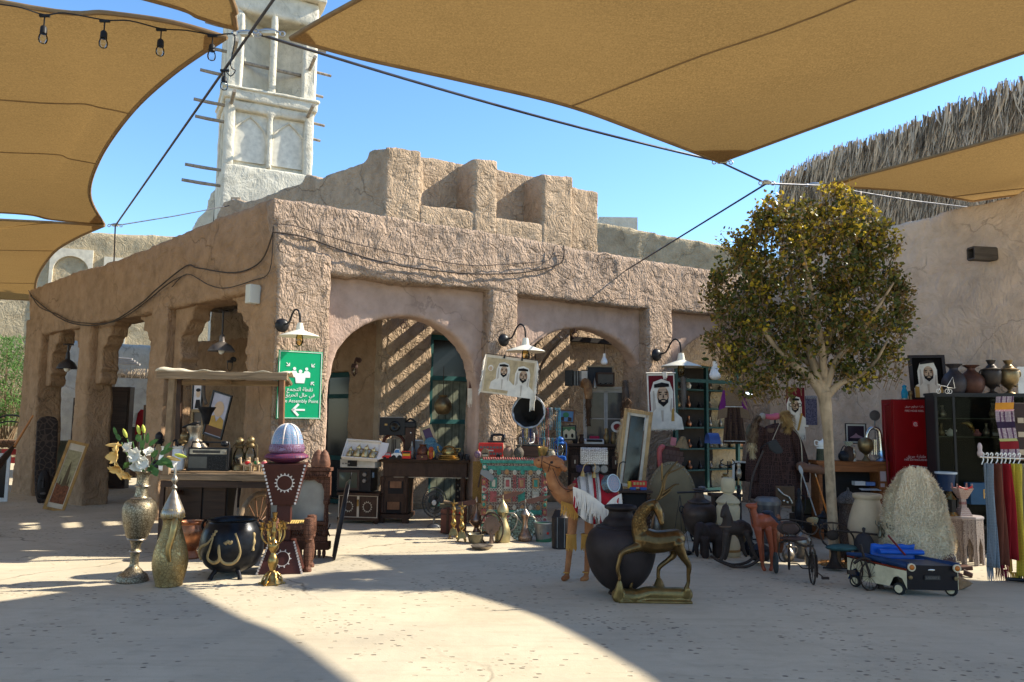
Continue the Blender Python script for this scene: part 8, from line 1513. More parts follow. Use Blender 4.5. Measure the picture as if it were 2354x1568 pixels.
for x,lb,mt,sc_,pr_ in ((2199,'dark round water pot with flared rim, left of the pair on the glass cabinet',M('pot_dark1',(.05,.045,.05),rough=.5,metal=.4,var=.4),1,[(0,0),(16,0),(24,14),(26,30),(20,44),(12,52),(9,60),(18,68),(17,69),(0,62)]),(2239,'reddish dark round water pot with flared rim, right of the pair on the glass cabinet',M('pot_dark2',(.085,.04,.03),rough=.5,metal=.3,var=.4),1,[(0,0),(16,0),(25,14),(27,32),(20,46),(10,54),(8,60),(17,66),(16,67),(0,60)])):
    k=ontop('water_pot',lb,'pot',x,10.0,GZ,group='dark water pots on the glass cabinet'); k.lathe('body',mt,prof_smooth(pr_,3),n=32)
for x,lb,mt in ((2286,'dark iron samovar on the glass cabinet, left of the brass one',M('samovar_dark',(.05,.042,.038),rough=.45,metal=.6)),(2326,'old brass samovar at the right end of the glass cabinet',oldbrass)):
    k=ontop('samovar',lb,'samovar',x,9.95,GZ,group='samovars on the glass cabinet'); k.lathe('body',mt,prof_smooth([(0,0),(12,0),(12,4),(5,8),(5,14),(14,22),(20,34),(21,52),(19,56),(22,58),(12,62),(10,66),(6,70),(10,78),(9,80),(0,80)],2),n=30)
    for sx in (-1,1): k.tube('handle',mt,curve3([(sx*19,0,40),(sx*27,0,44),(sx*26,0,54),(sx*20,0,54)],4),1.6)
    k.tube('tap',mt,[(0,-18,20),(0,-28,18)],2)
k=ontop('wire_tricycle','miniature white wire cycle rickshaw in front of the portrait','ornament',2180,9.75,GZ); b=k.mb(); wh=white
for x in (-18,2,8): b.tube([(x+5*math.cos(t),0,5+5*math.sin(t)) for t in [2*math.pi*i/14 for i in range(15)]],.7,5)
b.tube([(-18,0,5),(-12,0,18),(2,0,16),(8,0,5)],.8,5); b.tube([(-14,0,20),(-20,0,22)],.8,5); b.tube([(2,0,16),(16,0,38),(20,0,12),(2,0,14)],.7,5); k.add('wire',b,wh,smooth=60)
k=K('woven_runner','striped orange white and maroon woven runner hanging in front of the glass cabinet','textile',2321,1055,9.5,tilt=-2)
HR=142; rows=[(0,22,'w'),(22,40,'m'),(40,46,'g'),(46,70,'w'),(70,84,'k'),(84,108,'w'),(108,112,'p'),(112,128,'o'),(128,142,'w')]
rm={'w':M('runner_white',(.42,.36,.38),rough=.9,kind='inlay',c2=(.07,.03,.07),bs=62,bump=.3,p=1.05),'m':M('runner_maroon',(.16,.01,.015),rough=.9),'g':M('runner_lime',(.35,.36,.14),rough=.9),'k':M('runner_navy',(.025,.015,.04),rough=.9),'o':M('runner_orange',(.50,.22,.03),rough=.9),'p':M('runner_rose',(.35,.04,.10),rough=.9,kind='inlay',c2=(.6,.5,.5),bs=90)}
for a,c_,m_ in rows:
    b=k.mb(); b.grid(lambda u,v:(-21+42*u+3*math.sin(v+a*.05),2*math.sin(u*5+a*.07),a+(c_-a)*v),8,4); k.add('band',b,rm[m_],smooth=80)
k=K('dark_suitcase_stack','dark upright travel trunk with pale buckles at the right photo edge','trunk',2358,1060,9.6); k.box('body',M('trunk_dark',(.03,.015,.013),rough=.5),(0,10,66),(48,20,132),bevel=.01);
for z in (20,60,92): k.box('buckle',M('buckle_pale',(.36,.30,.22),rough=.4),(-8,-1.5,z),(14,2,12))
k=K('white_board','pale white board leaning high at the right photo edge','panel',2356,915,10.0); k.box('board',M('board_white',(.55,.58,.60),rough=.6),(10,4,36),(44,2,72))
k=K('electric_guitar','guitar neck with pale headstock leaning between the red and glass cabinets','guitar',2168,1215,10.1,tilt=6); k.ground(); k.box('neck',dkwood,(0,0,60),(5,4,96)); b=k.mb(); b.prism([(-4,108),(4,108),(9,124),(7,138),(1,136),(-4,118)],-1.5,1.5); k.add('headstock',b,M('maple',(.50,.28,.10),rough=.4),smooth=None); k.add('body',k.mb().ell((0,2,8),(20,5,16)),black,smooth=60)
for i in range(5): k.tube('tuning_peg',silv,[(-3+i*1.6,-2,112+i*5),(-7+i*1.6,-2,113+i*5)],.8)
k=K('blue_bucket','navy blue bucket with a white rim by the glass cabinet','bucket',2176,1128,9.7); k.lathe('body',M('bucket_navy',(.012,.03,.075),rough=.4),[(0,0),(15,0),(20,38),(0,36)],n=28); k.lathe('rim',M('rim_pale',(.45,.50,.55),rough=.4),[(20,38),(23,38),(23,42),(20,42),(20,38)],n=28)
k=K('parking_box','blue metal box with a gold letter P','box',2258,1160,9.6); k.box('body',M('box_blue',(.015,.06,.13),rough=.5),(0,12,24),(50,24,48)); letters('lettering','P',30*k.s,M('letter_gold',(.42,.26,.08),rough=.5),k.e,Matrix.Translation((10*k.s,-.8*k.s,24*k.s))@rx,width=13*k.s)
k=K('tool_crate','dark open crate with scissors and tools behind the fleece','crate',2228,1215,9.7); k.ground(); k.box('body',M('crate_black',(.03,.028,.026),rough=.7),(-10,14,44),(70,30,88)); k.tube('scissors_ring',grey,[(-6+6*math.cos(t),-3,76+6*math.sin(t)) for t in [2*math.pi*i/12 for i in range(13)]],1.2); k.tube('scissors_ring',grey,[(8+6*math.cos(t),-3,76+6*math.sin(t)) for t in [2*math.pi*i/12 for i in range(13)]],1.2)
k=K('wooden_figure','black carved bust statue behind the fleece','statue',2130+15,1150,9.2); B=Blob(k,0,0,1); B.limb([(0,0,0),(4,-20,0),(0,-34,0)],[14,12,6]); B.ball(-2,-42,7,7,9); B.limb([(8,-26,0),(22,-14,0),(26,2,0)],[6,5,5]); B.done(M('ebony',(.015,.012,.012),rough=.3),.02,3)
# ================================================================ foreground right
def kc(name,label,cat,zx,zy,d=None,**kw): x,y=zc(zx,zy); return K(name,label,cat,x,y,d,**kw)
QC=.2063
clay=M('clay_cream',(.46,.36,.24),rough=.75,vs=4,var=.15,bump=.3,bs=20)
k=kc('clay_jar','large cream clay storage jar with an open rimmed mouth left of the fleece','jar',625,860,8.9); k.lathe('body',clay,prof_smooth([(0,0),(26,2),(38,24),(43,50),(42,70),(32,96),(26,108),(30,112),(31,117),(27,118),(23,112),(0,80)],3),n=40)
k=kc('lidded_pot','grey iron pot with a patterned domed lid behind the clay jar','pot',410,800,9.5); k.lathe('body',M('pot_iron',(.09,.075,.065),rough=.5,metal=.4,kind='engrave',bs=30,c2=(.04,.03,.03)),prof_smooth([(0,0),(24,0),(28,30),(24,60),(20,80),(22,92),(24,94),(0,94)],2),n=30); k.lathe('lid',M('lid_iron',(.16,.15,.14),rough=.45,metal=.5,kind='engrave',bs=60,c2=(.05,.045,.04),bump=.8),prof_smooth([(25,94),(24,100),(14,110),(4,114),(2,120),(0,121)],2),n=30)
k=kc('black_kettle','dark matt kettle with a knobbed lid in front of the clay jar','kettle',575,860,8.6); k.lathe('body',M('kettle_black',(.035,.032,.034),rough=.6),prof_smooth([(0,0),(20,0),(22,30),(21,46),(18,52),(12,58),(3,60),(3,64),(4,68),(0,70)],2),n=30)
for zx,zy,lb in ((745,740,'bronze dancing figure, left one before the clay jar'),(870,770,'dark bronze figure group beside the fleece')):
    k=kc('bronze_figure',lb,'figurine',zx,zy,8.5); B=Blob(k,0,0,1); B.limb([(0,0,0),(2,-12,0),(0,-24,0)],[5,3.4,4]); B.ball(0,-30,3,3,3.6); B.limb([(0,-22,0),(8,-16,0),(12,-6,0)],[2,1.6,1.4]); B.limb([(0,-22,0),(-7,-26,0),(-8,-34,0)],[2,1.6,1.4]); B.limb([(1,-10,0),(8,-4,0),(10,0,0)],[2.6,2,1.8]); B.done(M('bronze_fig',(.12,.11,.08),rough=.35,metal=.7),.006,2)
k=kc('wheelchair_seat','low rusty iron chair with a fan spoked back and worn green seat','chair',330,1130); F_=lambda x,y,d=0:Vector(((x-330)*QC,d,(1130-y)*QC))
b=k.mb(); b.tube(curve3([F_(130,740,20),F_(170,650,22),F_(280,628,24),F_(400,660,24),F_(500,760,22),F_(520,860,20)],5),2,7); b.tube(curve3([F_(130,740,20),F_(150,830,10),F_(180,860,4)],4),2,7); k.add('back_hoop',b,tri,smooth=60)
b=k.mb()
for i in range(7): a=math.pi*(.1+.8*i/6); b.tube([F_(290,770,22),F_(290-150*math.cos(a),770-135*math.sin(a),23)],.9,5)
k.add('back_spokes',b,tri,smooth=None); k.add('back_boss',k.mb().ell(F_(275,760,20),(15,4,12)),tri,smooth=60)
k.add('seat',k.mb().ell(F_(340,880,2),(38,22,8)),M('seat_green',(.035,.085,.085),rough=.6,vs=14,var=.4,bs=14,bump=.6),smooth=60); k.tube('arm_bar',tri,[F_(310,712,14),F_(500,715,4),F_(740,735,-8)],2.2); k.lathe('pedestal',tri,prof_smooth([(18,0),(9,14),(6,30),(8,40),(0,42)],2),c=tuple(F_(260,1095,8)),n=16); k.tube('rail',tri,[F_(120,1095,0),F_(450,1100,-4)],2);
k=kc('cart_wheel','old spoked iron wheel on a fork beside the pedal car','wheel',620,1345); F_=lambda x,y,d=0:Vector(((x-620)*QC,d,(1345-y)*QC)); wheelz(k,F_(640,1195,0),24,31,6,12,w=2.0); wheelz(k,F_(530,1150,14),18,30,10,10,w=1.6); k.tube('fork',tri,[F_(560,860,4),F_(590,1010,0),F_(640,1195,-4)],3); b=k.mb(); b.tube(curve3([F_(470,1060,0),F_(560,1000,-4),F_(640,1020,-6)],4),3.4,6); k.add('mudguard',b,tri,smooth=60); k.box('pedal',tri,F_(430,1150,-4),(16,8,9)); k.box('pedal',tri,F_(765,1290,4),(10,8,16))
k=kc('pedal_car','vintage blue and cream toy pedal car with round orange tail lights and a steering post','pedal car',1180,1385); F_=lambda x,y,d=0:Vector(((x-1180)*QC,d,(1385-y)*QC))
cblue=M('car_blue',(.012,.035,.10),rough=.4,var=.3,vs=14); ccream=M('car_cream',(.55,.47,.30),rough=.5,var=.2,vs=10); cblk=M('car_black',(.012,.010,.012),rough=.35)
RL,RR_=F_(1010,1100,-20),F_(1545,1100,-26); back=Vector((-86,104,8))
def bodyp(u,v,w_): # u across rear 0..1, v back 0..1, w height 0..1
    p=RL.lerp(RR_,u); q=p+back*v; q.z=8+ (58+ (2 if v<.1 else 14*v))*w_; return q
b=k.mb(); b.F([b.V(bodyp(0,0,.1)),b.V(bodyp(1,0,.1)),b.V(bodyp(1,0,.98)),b.V(bodyp(0,0,.98))]); b.F([b.V(bodyp(0,0,.1)),b.V(bodyp(1,0,.1)),b.V(bodyp(1,1,.2)),b.V(bodyp(0,1,.2))]); k.add('rear_panel',b,cblk,smooth=None)
for u in (0,1):
    b=k.mb(); n_=14; L=[]
    for i in range(n_):
        v0,v1=i/n_,(i+1)/n_
        lo=lambda v:.12+(.42*math.sqrt(max(0,1-((v-.14)/.12)**2)) if abs(v-.14)<.12 else 0)+(.38*math.sqrt(max(0,1-((v-.86)/.1)**2)) if abs(v-.86)<.1 else 0)
        b.F([b.V(bodyp(u,v0,lo(v0))),b.V(bodyp(u,v1,lo(v1))),b.V(bodyp(u,v1,.78)),b.V(bodyp(u,v0,.78))])
    k.add('side_panel',b,ccream,smooth=None,solid=.006); b=k.mb(); b.tube([bodyp(u,0,.80),bodyp(u,.5,.82),bodyp(u,1,.84)],[2.4,2.2,2],6); k.add('red_stripe',b,M('stripe_red',(.22,.03,.01),rough=.5),smooth=60)
    b=k.mb(); b.tube([bodyp(u,-.02,.97),bodyp(u,.3,.99),bodyp(u,.7,.98),bodyp(u,1,.9)],[8,7,5.5,4],10); k.add('fin',b,cblue,smooth=60)
b=k.mb(); b.F([b.V(bodyp(0,0,.98)),b.V(bodyp(1,0,.98)),b.V(bodyp(1,.42,1.0)),b.V(bodyp(0,.42,1.0))]); k.add('boot_lid',b,M('lid_grey',(.09,.09,.10),rough=.35),smooth=None,solid=.006); b=k.mb(); b.F([b.V(bodyp(0,.9,.98)),b.V(bodyp(1,.9,.98)),b.V(bodyp(1,1,.7)),b.V(bodyp(0,1,.7))]); b.F([b.V(bodyp(0,1,.1)),b.V(bodyp(1,1,.1)),b.V(bodyp(1,1,.7)),b.V(bodyp(0,1,.7))]); k.add('front_panel',b,cblue,smooth=None)
b=k.mb(); b.F([b.V(bodyp(.05,.42,.45)),b.V(bodyp(.95,.42,.45)),b.V(bodyp(.95,.9,.45)),b.V(bodyp(.05,.9,.45))]); k.add('floor',b,cblk,smooth=None)
for zx in (1045,1515):
    c=F_(zx,1078,-26 if zx<1200 else -32); k.lathe('tail_light_rim',M('light_cream',(.60,.50,.33),rough=.3),[(6,0),(8.6,0),(8.6,4),(6,4)],c=c,rot=rotx,n=22); k.lathe('tail_light',M('light_orange',(.45,.13,.02),rough=.25),prof_smooth([(6.4,2),(5,5),(0,6.5)],2),c=c,rot=rotx,n=20)
    c2=F_(zx-8,1188,-24 if zx<1200 else -30); k.lathe('small_light',oldbrass,[(0,0),(4.6,0),(4.2,3),(0,3.6)],c=c2,rot=rotx,n=16)
k.box('number_plate',M('plate_dark',(.05,.045,.04),rough=.5),F_(1270,1186,-26),(34,1.4,9)); letters('lettering','USD0013',7*k.s,M('plate_text',(.16,.14,.12)),k.e,Matrix.Translation(F_(1270,1186,-27)*k.s)@rx,width=28*k.s); b=k.mb(); b.ell(F_(1265,1108,-25),(8,1,2.6)); k.add('oval_badge',b,silv,smooth=60)
for u,v in ((.0,.12),(1.0,.12),(.0,.86),(1,.86)):
    p=bodyp(u,v,0); c=Vector((p.x+(-1 if u==0 else 1),p.y,13)); b=k.mb(); rot_=Matrix.Rotation(math.atan2(back.y,back.x),3,'Z')@Matrix.Rotation(R(90),3,'X'); b.lathe(prof_smooth([(8,-4),(12,-4),(13.5,0),(12,4),(8,4)],2),c,22,rot=rot_); o=k.add('wheel',b,M('tyre_black',(.02,.02,.02),rough=.8),smooth=60); b=k.mb(); b.lathe([(0,-4.6),(8.6,-4.4),(8.6,4.4),(0,4.6)],c,20,rot=rot_); b.lathe([(0,-6),(3,-5),(3,5),(0,6)],c,12,rot=rot_); k.add('hub',b,ccream,smooth=50,parent=o)
b=k.mb(); b.tube([bodyp(.06,.50,1.22),bodyp(.94,.50,1.22)],[12,12],14,flat=.5); b.tube([bodyp(.08,.46,.9),bodyp(.92,.46,.9)],[7,7],12); k.add('seat',b,M('seat_blue',(.012,.085,.40),rough=.3,bs=14,bump=.5),smooth=60); b=k.mb(); b.grid(lambda u,v:bodyp(.06+.88*u,.62+.02*math.sin(v*3),.86+.55*v)+Vector((0,0,1.2*math.sin(u*20))),16,6); k.add('seat_back',b,M('seat_blue'),smooth=80,solid=.02)
k.tube('steering_post',M('post_maroon',(.14,.015,.015),rough=.4),[F_(1075,980,10),F_(990,800,50)],2.2); k.tube('axle',ironm,[bodyp(0,.12,.08),bodyp(1,.12,.08)],1.6)
k=kc('wooden_aeroplane','brown carved wooden toy aeroplane with painted windows resting on the pedal car','toy plane',1380,960,8.4); pw_=M('plane_wood',(.12,.06,.045),rough=.5,kind='woodx',bump=.3); F_=lambda x,y,d=0:Vector(((x-1380)*QC,d,(960-y)*QC))
k.add('fuselage',k.mb().tube(curve3([F_(1120,790,40),F_(1250,820,20),F_(1380,850,0),F_(1480,860,-14),F_(1530,880,-20)],4),[12,14,15,16,17,18,18.5,19,19.5,20,20,19.5,19,18,15,10,5],14),pw_,smooth=60); b=k.mb(); b.prism([(-66,4),(80,10),(80,16),(-66,9)],-2,24); k.add('wing',b,pw_,smooth=None,bevel=.006); b=k.mb(); b.prism([(-52,50),(-42,50),(-36,88),(-46,88)],30,34); k.add('tail_fin',b,M('fin_wood',(.22,.10,.06),rough=.5),smooth=None,bevel=.01); b=k.mb(); b.prism([(-6,36),(6,36),(2,64),(-9,64)],-4,2); k.add('strut_board',b,pw_,smooth=None)
for i in range(7): k.box('side_window',M('plane_window',(.40,.33,.24),rough=.5),F_(1130+i*30,835+i*8,-6-i*3),(3.4,1,5));
for i in range(4): k.box('cockpit_window',M('plane_window'),F_(1355+i*34,812,-22),(6,2,7))
for zx,zy in ((1590,950),(1700,945)): k.add('engine',k.mb().tube([F_(zx-40,zy-20,-2),F_(zx+30,zy,-12)],[5,4],10),pw_,smooth=60)
k.add('nose_ball',k.mb().ell(F_(1215,765,10),(14,10,7)),M('plane_red',(.36,.06,.05),rough=.4),smooth=60)
k=kc('giant_pencil','giant wooden pencil tip poking out behind the pedal car','pencil',1640,1270,7.75); b=k.mb(); b.lathe([(0,-40),(14,-40),(14,8),(3,40)],(-14,0,9),6,rot=Matrix.Rotation(R(90),3,'Y')@Matrix.Rotation(R(-4),3,'X')); k.add('shaft',b,M('pencil_wood',(.26,.15,.07),rough=.6,kind='woodx'),smooth=None); b=k.mb(); b.lathe([(3.4,38),(0,46)],(-14,0,9),6,rot=Matrix.Rotation(R(90),3,'Y')@Matrix.Rotation(R(-4),3,'X')); k.add('tip',b,oldwood,smooth=None)
k=kc('sheepskin_stool','mound of long cream sheepskin draped over a low wooden stool','sheepskin',1190,905,8.5)
F_=lambda x,y,d=0:Vector(((x-1190)*QC,d,(905-y)*QC))
def fleece(u,v):
    a=2*math.pi*u; rz=150*(1-v)+28; r_=[74,75,68,55,38,18][min(5,int(v*5.999))]; t=v*5.999-int(v*5.999); nx=[75,68,55,38,18,2][min(5,int(v*5.999))]; rr=r_+(nx-r_)*t; sk=Vector((-6*v,0,0))
    zz=30+148*math.sin(math.pi/2*v)**.95-(18*max(0,math.sin(a*2+1)))*(1-v); lump=16*noise.noise(Vector((math.cos(a)*1.9,math.sin(a)*1.9,v*3))); rr+=lump; zz+=lump*.6*v; return Vector((rr*math.cos(a)*(1+.05*math.sin(5*a)+.05*math.sin(3*a+v*5)-.05*math.sin(7*v)),rr*.62*math.sin(a),zz))+sk
b=k.mb(); b.grid(fleece,36,16); k.add('hide',b,M('fleece_base',(.62,.54,.38),rough=.95),smooth=60)
rn=random.Random(77); fl=[M('fleece_cream',(.88,.77,.58),rough=.95,bump=0,var=.12,vs=3),M('fleece_gold',(.80,.64,.43),rough=.95,bump=0,var=.15,vs=3)]
for q,mt in enumerate(fl):
    b=k.mb()
    for i in range(17000):
        u,v=rn.random(),1-rn.random()**.8*1.0; v=max(0,min(.99,v)); p=fleece(u,v); a=2*math.pi*u; nrm=Vector((math.cos(a)*(1-v*.6),math.sin(a)*(1-v*.6),.25+v)).normalized(); dn=Vector((math.cos(a)*.5+rn.gauss(0,.6),math.sin(a)*.35+rn.gauss(0,.4),-.7+.5*v+rn.gauss(0,.5))); dn.normalize(); L=rn.uniform(3,8)
        cl=noise.noise(Vector((p.x*.05,p.y*.05,p.z*.05)))*2.6; tg=Vector((-math.sin(a),math.cos(a),0)); dn=(dn+tg*cl*.7).normalized()
        w_=tg*rn.uniform(.4,1.0)+Vector((0,0,rn.uniform(-.3,.3))); lf=2+5*rn.random(); p1=p+nrm*lf+dn*L*.5; p2=p+nrm*(lf*.6+rn.random()*3)+dn*L
        i0=[b.V(t_) for t_ in (p-w_,p+w_,p1+w_*.8,p1-w_*.8)]; b.F(i0); b.F((i0[3],i0[2],b.V(p2)))
    k.add('wool',b,mt,smooth=None,kind='stuff')
for x in (-50,-20,40,60): k.tube('stool_leg',brownw,[(x,0,40),(x*1.04,0,0)],4)
mop=M('mother_of_pearl',(.40,.34,.30),rough=.4,kind='inlay',c2=(.10,.065,.05),bs=95,bump=.4,p=1.6)
k=kc('inlaid_side_table','small octagonal side table covered in pale inlay with pointed arch cut outs','side table',1730,1045,None,rot=0); F_=lambda x,y,d=0:Vector(((x-1730)*QC,d,(1045-y)*QC))
n8=8; rad=34
for i in range(8):
    a0=2*math.pi*(i+.0)/8+.1; a1=2*math.pi*(i+1)/8+.1; p0=Vector((rad*math.cos(a0),rad*math.sin(a0)*.85)); p1=Vector((rad*math.cos(a1),rad*math.sin(a1)*.85)); u_=(p1-p0); L=u_.length; u_.normalize(); n_=Vector((u_.y,-u_.x))
    b=k.mb(); W0=L*.24; fr=lambda x,y,z:(p0.x+u_.x*x+n_.x*y,p0.y+u_.y*x+n_.y*y,z)
    b.prism([(0,0),(W0*.8,0),(W0,20),(W0,100),(0,100)],-2,2,fr); b.prism([(L-W0,20),(L-W0*.8,0),(L,0),(L,100),(L-W0,100)],-2,2,fr); b.prism([(W0,40),(L*.42,54),(L*.5,60),(L*.5,100),(W0,100)],-1.9,1.9,fr); b.prism([(L-W0,40),(L-W0,100),(L*.5,100),(L*.5,60),(L*.58,54)],-1.9,1.9,fr)
    k.add('side_panel',b,mop,smooth=None)
b=k.mb(); b.lathe([(0,100),(37,100),(38,103),(37,106),(0,106)],(0,0,0),8,a0=.1,a1=2*math.pi+.1,sy=.85); k.add('top',b,M('table_top_pale',(.36,.31,.29),rough=.4),smooth=None)
PT=k
k=K('white_burner','small white mosaic incense burner with red rim on the inlaid side table','incense burner',loc=PT.loc+Vector((-8*PT.s,-4*PT.s,106*PT.s)),sc=PT.s); mos=M('mosaic_white',(.52,.47,.40),rough=.4,kind='inlay',c2=(.25,.10,.09),bs=120,bump=.3)
k.add('foot',frust(k.mb(),14,8,0,18),mos,smooth=None); k.add('column',frust(k.mb(),6,5,18,38),mos,smooth=None); k.add('head',frust(k.mb(),7,17,38,62),mos,smooth=None)
for sx in (-1,1): b=k.mb(); b.prism([(sx*16-2,60),(sx*16+2,60),(sx*17+1,72),(sx*17-1,72)],-12,-9); b.prism([(sx*16-2,60),(sx*16+2,60),(sx*17+1,72),(sx*17-1,72)],9,12); k.add('horn_tip',b,mos,smooth=None)
k.tube('red_rim',red,curve3([(-15,-14,66),(0,-15,60),(15,-14,66)],4),1.8)
k=K('gold_lantern','small gold topped lantern beside the white burner','lantern',loc=PT.loc+Vector((-30*PT.s,0,106*PT.s)),sc=PT.s); k.lathe('body',M('lantern_black'  if False else 'black_plastic'),[(0,0),(9,0),(9,36),(0,36)],n=6); k.lathe('cap',goldb,[(12,36),(4,44),(0,52)],n=6); k.lathe('foot',goldb,prof_smooth([(0,0),(14,0),(10,5),(8,8)],2))
k=K('scarf_rack','rolling rail crowded with colourful fringed scarves on white hangers','clothes rack',2310,1290,8.2)
k.tube('rail',silv,[(-46,0,236),(110,0,232)],2.2); k.tube('post',grey,[(100,0,0),(100,0,232)],2.2); k.add('finial',k.mb().lathe([(0,236),(5,238),(6,244),(4,249),(5,256),(3,262),(0,264)],(-44,0,0),12),M('finial_pink',(.45,.35,.33),rough=.5),smooth=60)
k.tube('foot_bar',black,[(-8,-14,6),(90,-10,0)],3.6); k.tube('foot_bar',black,[(26,-30,4),(96,-34,-2)],3.2)
RK=k
sc_=[('grey blue',(.15,.175,.20),-38,205,14),('pale beige',(.46,.40,.30),-28,176,12),('brown and red patterned',(.16,.05,.03),-18,200,16),('maroon',(.16,.01,.025),-6,210,16),('deep red',(.30,.015,.02),4,190,12),('orange yellow',(.55,.30,.06),13,215,14),('bright yellow',(.50,.38,.04),23,220,12),('black and olive',(.05,.045,.03),33,226,16),('cream and tan',(.44,.38,.26),45,250,18),('dark brown',(.09,.05,.03),60,240,16),('white',(.55,.53,.48),74,250,16)]
rn=random.Random(5)
for i,(nm,c_,x,L,w_) in enumerate(sc_):
    kk=K('scarf','%s scarf hanging on the rail%s'%(nm,', nearest the left end' if i==0 else ''),'scarf',loc=RK.loc+Vector((x*RK.s,0,0)),sc=RK.s,group='scarves on the rolling rail'); mt=M('scarf_%d'%i,c_,rough=.9,kind='fabric' if i%3 else 'inlay',c2=tuple(min(1,v*1.35+.01) for v in c_),bs=70 if i%3 else 40,bump=.3)
    b=kk.mb(); ph=rn.random()*6; z1_=218; z0_=232-L
    b.grid(lambda u,v:((u-.5)*w_*(.8+.35*v)+1.5*math.sin(v*6+ph),-10+20*u*(1 if i%2 else -1)+5*math.sin(u*9+v*3+ph)+ (0),z1_-(z1_-z0_)*v),10,16); kk.add('cloth',b,mt,smooth=80,solid=.006)
    fringe(kk,'fringe',mt,(-w_*.55,-6,z0_),(w_*.55,-6,z0_),rn.uniform(12,30),12,r=.8,seed=50+i)
    hk=K('clothes_hanger','white plastic hanger holding the %s scarf'%nm,'hanger',loc=kk.loc,sc=RK.s,group='white hangers on the rolling rail'); hk.tube('wire',white,curve3([(-w_*.5,-6,219),(0,-2,228),(0,0,232),(3,0,238),(0,0,241),(-3,0,237)],4),1.2)
# ================================================================ tree
k=K('courtyard_tree','small round crowned ficus tree with a smooth pale trunk in front of the arcade','tree',1921,1286,9.0); TR=k
barkm=M('bark_pale',(.36,.27,.175),rough=.85,kind='wood',bump=.35,c2=None,p=.5); twigm=M('twig_brown',(.20,.135,.08),rough=.9)
tp=lambda x,y,d=0:Vector((x-1921,d,1286-y))
b=k.mb(); b.tube(curve3([tp(1921,1290),tp(1917,1200),tp(1914,1100),tp(1912,1000),tp(1908,930),tp(1905,905)],5),[13,12.4,12,11.8,11.6,11.4,11.4,11.2,11.2,11,11,11,11,11,11,11.2,11.5,12,13,13.5,14,14.5,15,15.5,16,16.5][:26],14)
limbs=[([(1905,915,0),(1870,870,-6),(1830,845,-20),(1780,800,-34),(1740,750,-50)],[12,9,7.5,5.5,3]),([(1903,910,0),(1890,860,2),(1875,800,8),(1865,740,14),(1850,670,20),(1845,600,26)],[12,10,8.5,7,5,3]),([(1910,905,0),(1905,850,8),(1925,790,16),(1945,740,24),(1955,680,30),(1950,600,30),(1948,540,30)],[11,9,8,7,5,3.6,2]),([(1915,910,0),(1940,885,-6),(1975,870,-14),(2010,840,-26),(2040,790,-30)],[10,7,5.5,4,2.4]),([(1912,890,0),(1930,830,-20),(1970,780,-40),(2010,720,-50),(2050,660,-50)],[9,7,6,4,2]),([(1900,900,0),(1880,840,20),(1820,780,50),(1760,720,60),(1720,660,60)],[9,7,6,4,2]),([(1908,880,0),(1890,800,-30),(1870,720,-50),(1850,640,-60),(1840,560,-50)],[9,8,6,4,2.4]),([(1905,880,0),(1920,800,40),(1960,730,70),(2000,660,70)],[8,7,5,3])]
twigs=k.mb(); rn=random.Random(11)
for pts,rr in limbs:
    q=curve3([tp(*p) for p in pts],4); n_=len(q); rads=[]
    for i in range(n_):
        t=i/(n_-1)*(len(rr)-1); j=min(int(t),len(rr)-2); rads.append(rr[j]+(rr[j+1]-rr[j])*(t-j))
    b.tube(q,rads,9)
k.add('trunk',b,barkm,smooth=60)
lob=[(1790,560,75,85),(1830,535,98,78),(1978,535,78,82),(1720,660,75,70),(1860,650,130,120),(1990,620,85,90),(2050,690,50,60),(1705,760,60,75),(1800,780,110,90),(1930,760,110,90),(2020,770,70,70),(1740,850,70,55),(1980,850,60,45),(2030,600,40,60),(1840,860,60,30),(1680,800,40,50)]
tips=[(1795,470,26,26),(1935,455,24,34),(1775,505,30,30),(1900,500,40,30),(2080,640,18,34),(2095,720,20,14),(1655,790,22,20),(1720,600,26,24),(2010,540,24,24),(1960,440,16,20),(2085,740,18,30),(1700,830,30,34),(1800,905,40,18)]
def inside(p):
    for x,y,rx,ry in lob:
        a=(p.x+1921-x)/rx; c_=(1286-p.z-y)/ry; d_=p.y/(min(rx,ry)*1.05)
        if a*a+c_*c_+d_*d_<1: return True
    return False
lm=[M('leaf_olive',(.13,.12,.025),rough=.38,var=.35,vs=9,bump=0,trans=.35),M('leaf_dark',(.055,.07,.018),rough=.33,var=.35,vs=9,bump=0,trans=.15),M('leaf_brown_green',(.20,.12,.03),rough=.4,var=.3,vs=9,bump=0,trans=.25),M('leaf_young_lit',(.46,.34,.035),rough=.4,var=.3,vs=9,bump=0,trans=.4)]
bs=[k.mb() for _ in range(4)]
def leaf(c,i,sz):
    d_=Vector((rn.gauss(0,1),rn.gauss(0,1),rn.gauss(.25,.8))).normalized(); s_=d_.cross(Vector((rn.gauss(0,1),rn.gauss(0,1),rn.gauss(0,1)))).normalized()*sz*.32; n_=d_.cross(s_).normalized()*sz*.08
    b=bs[i]; v=[b.V(q) for q in (c,c+d_*sz*.35+s_+n_,c+d_*sz*.75+s_*.7+n_,c+d_*sz,c+d_*sz*.75-s_*.7+n_,c+d_*sz*.35-s_+n_,c+d_*sz*.4)]
    b.F((v[0],v[1],v[2],v[3],v[6])); b.F((v[0],v[6],v[3],v[4],v[5]))
cnt=0
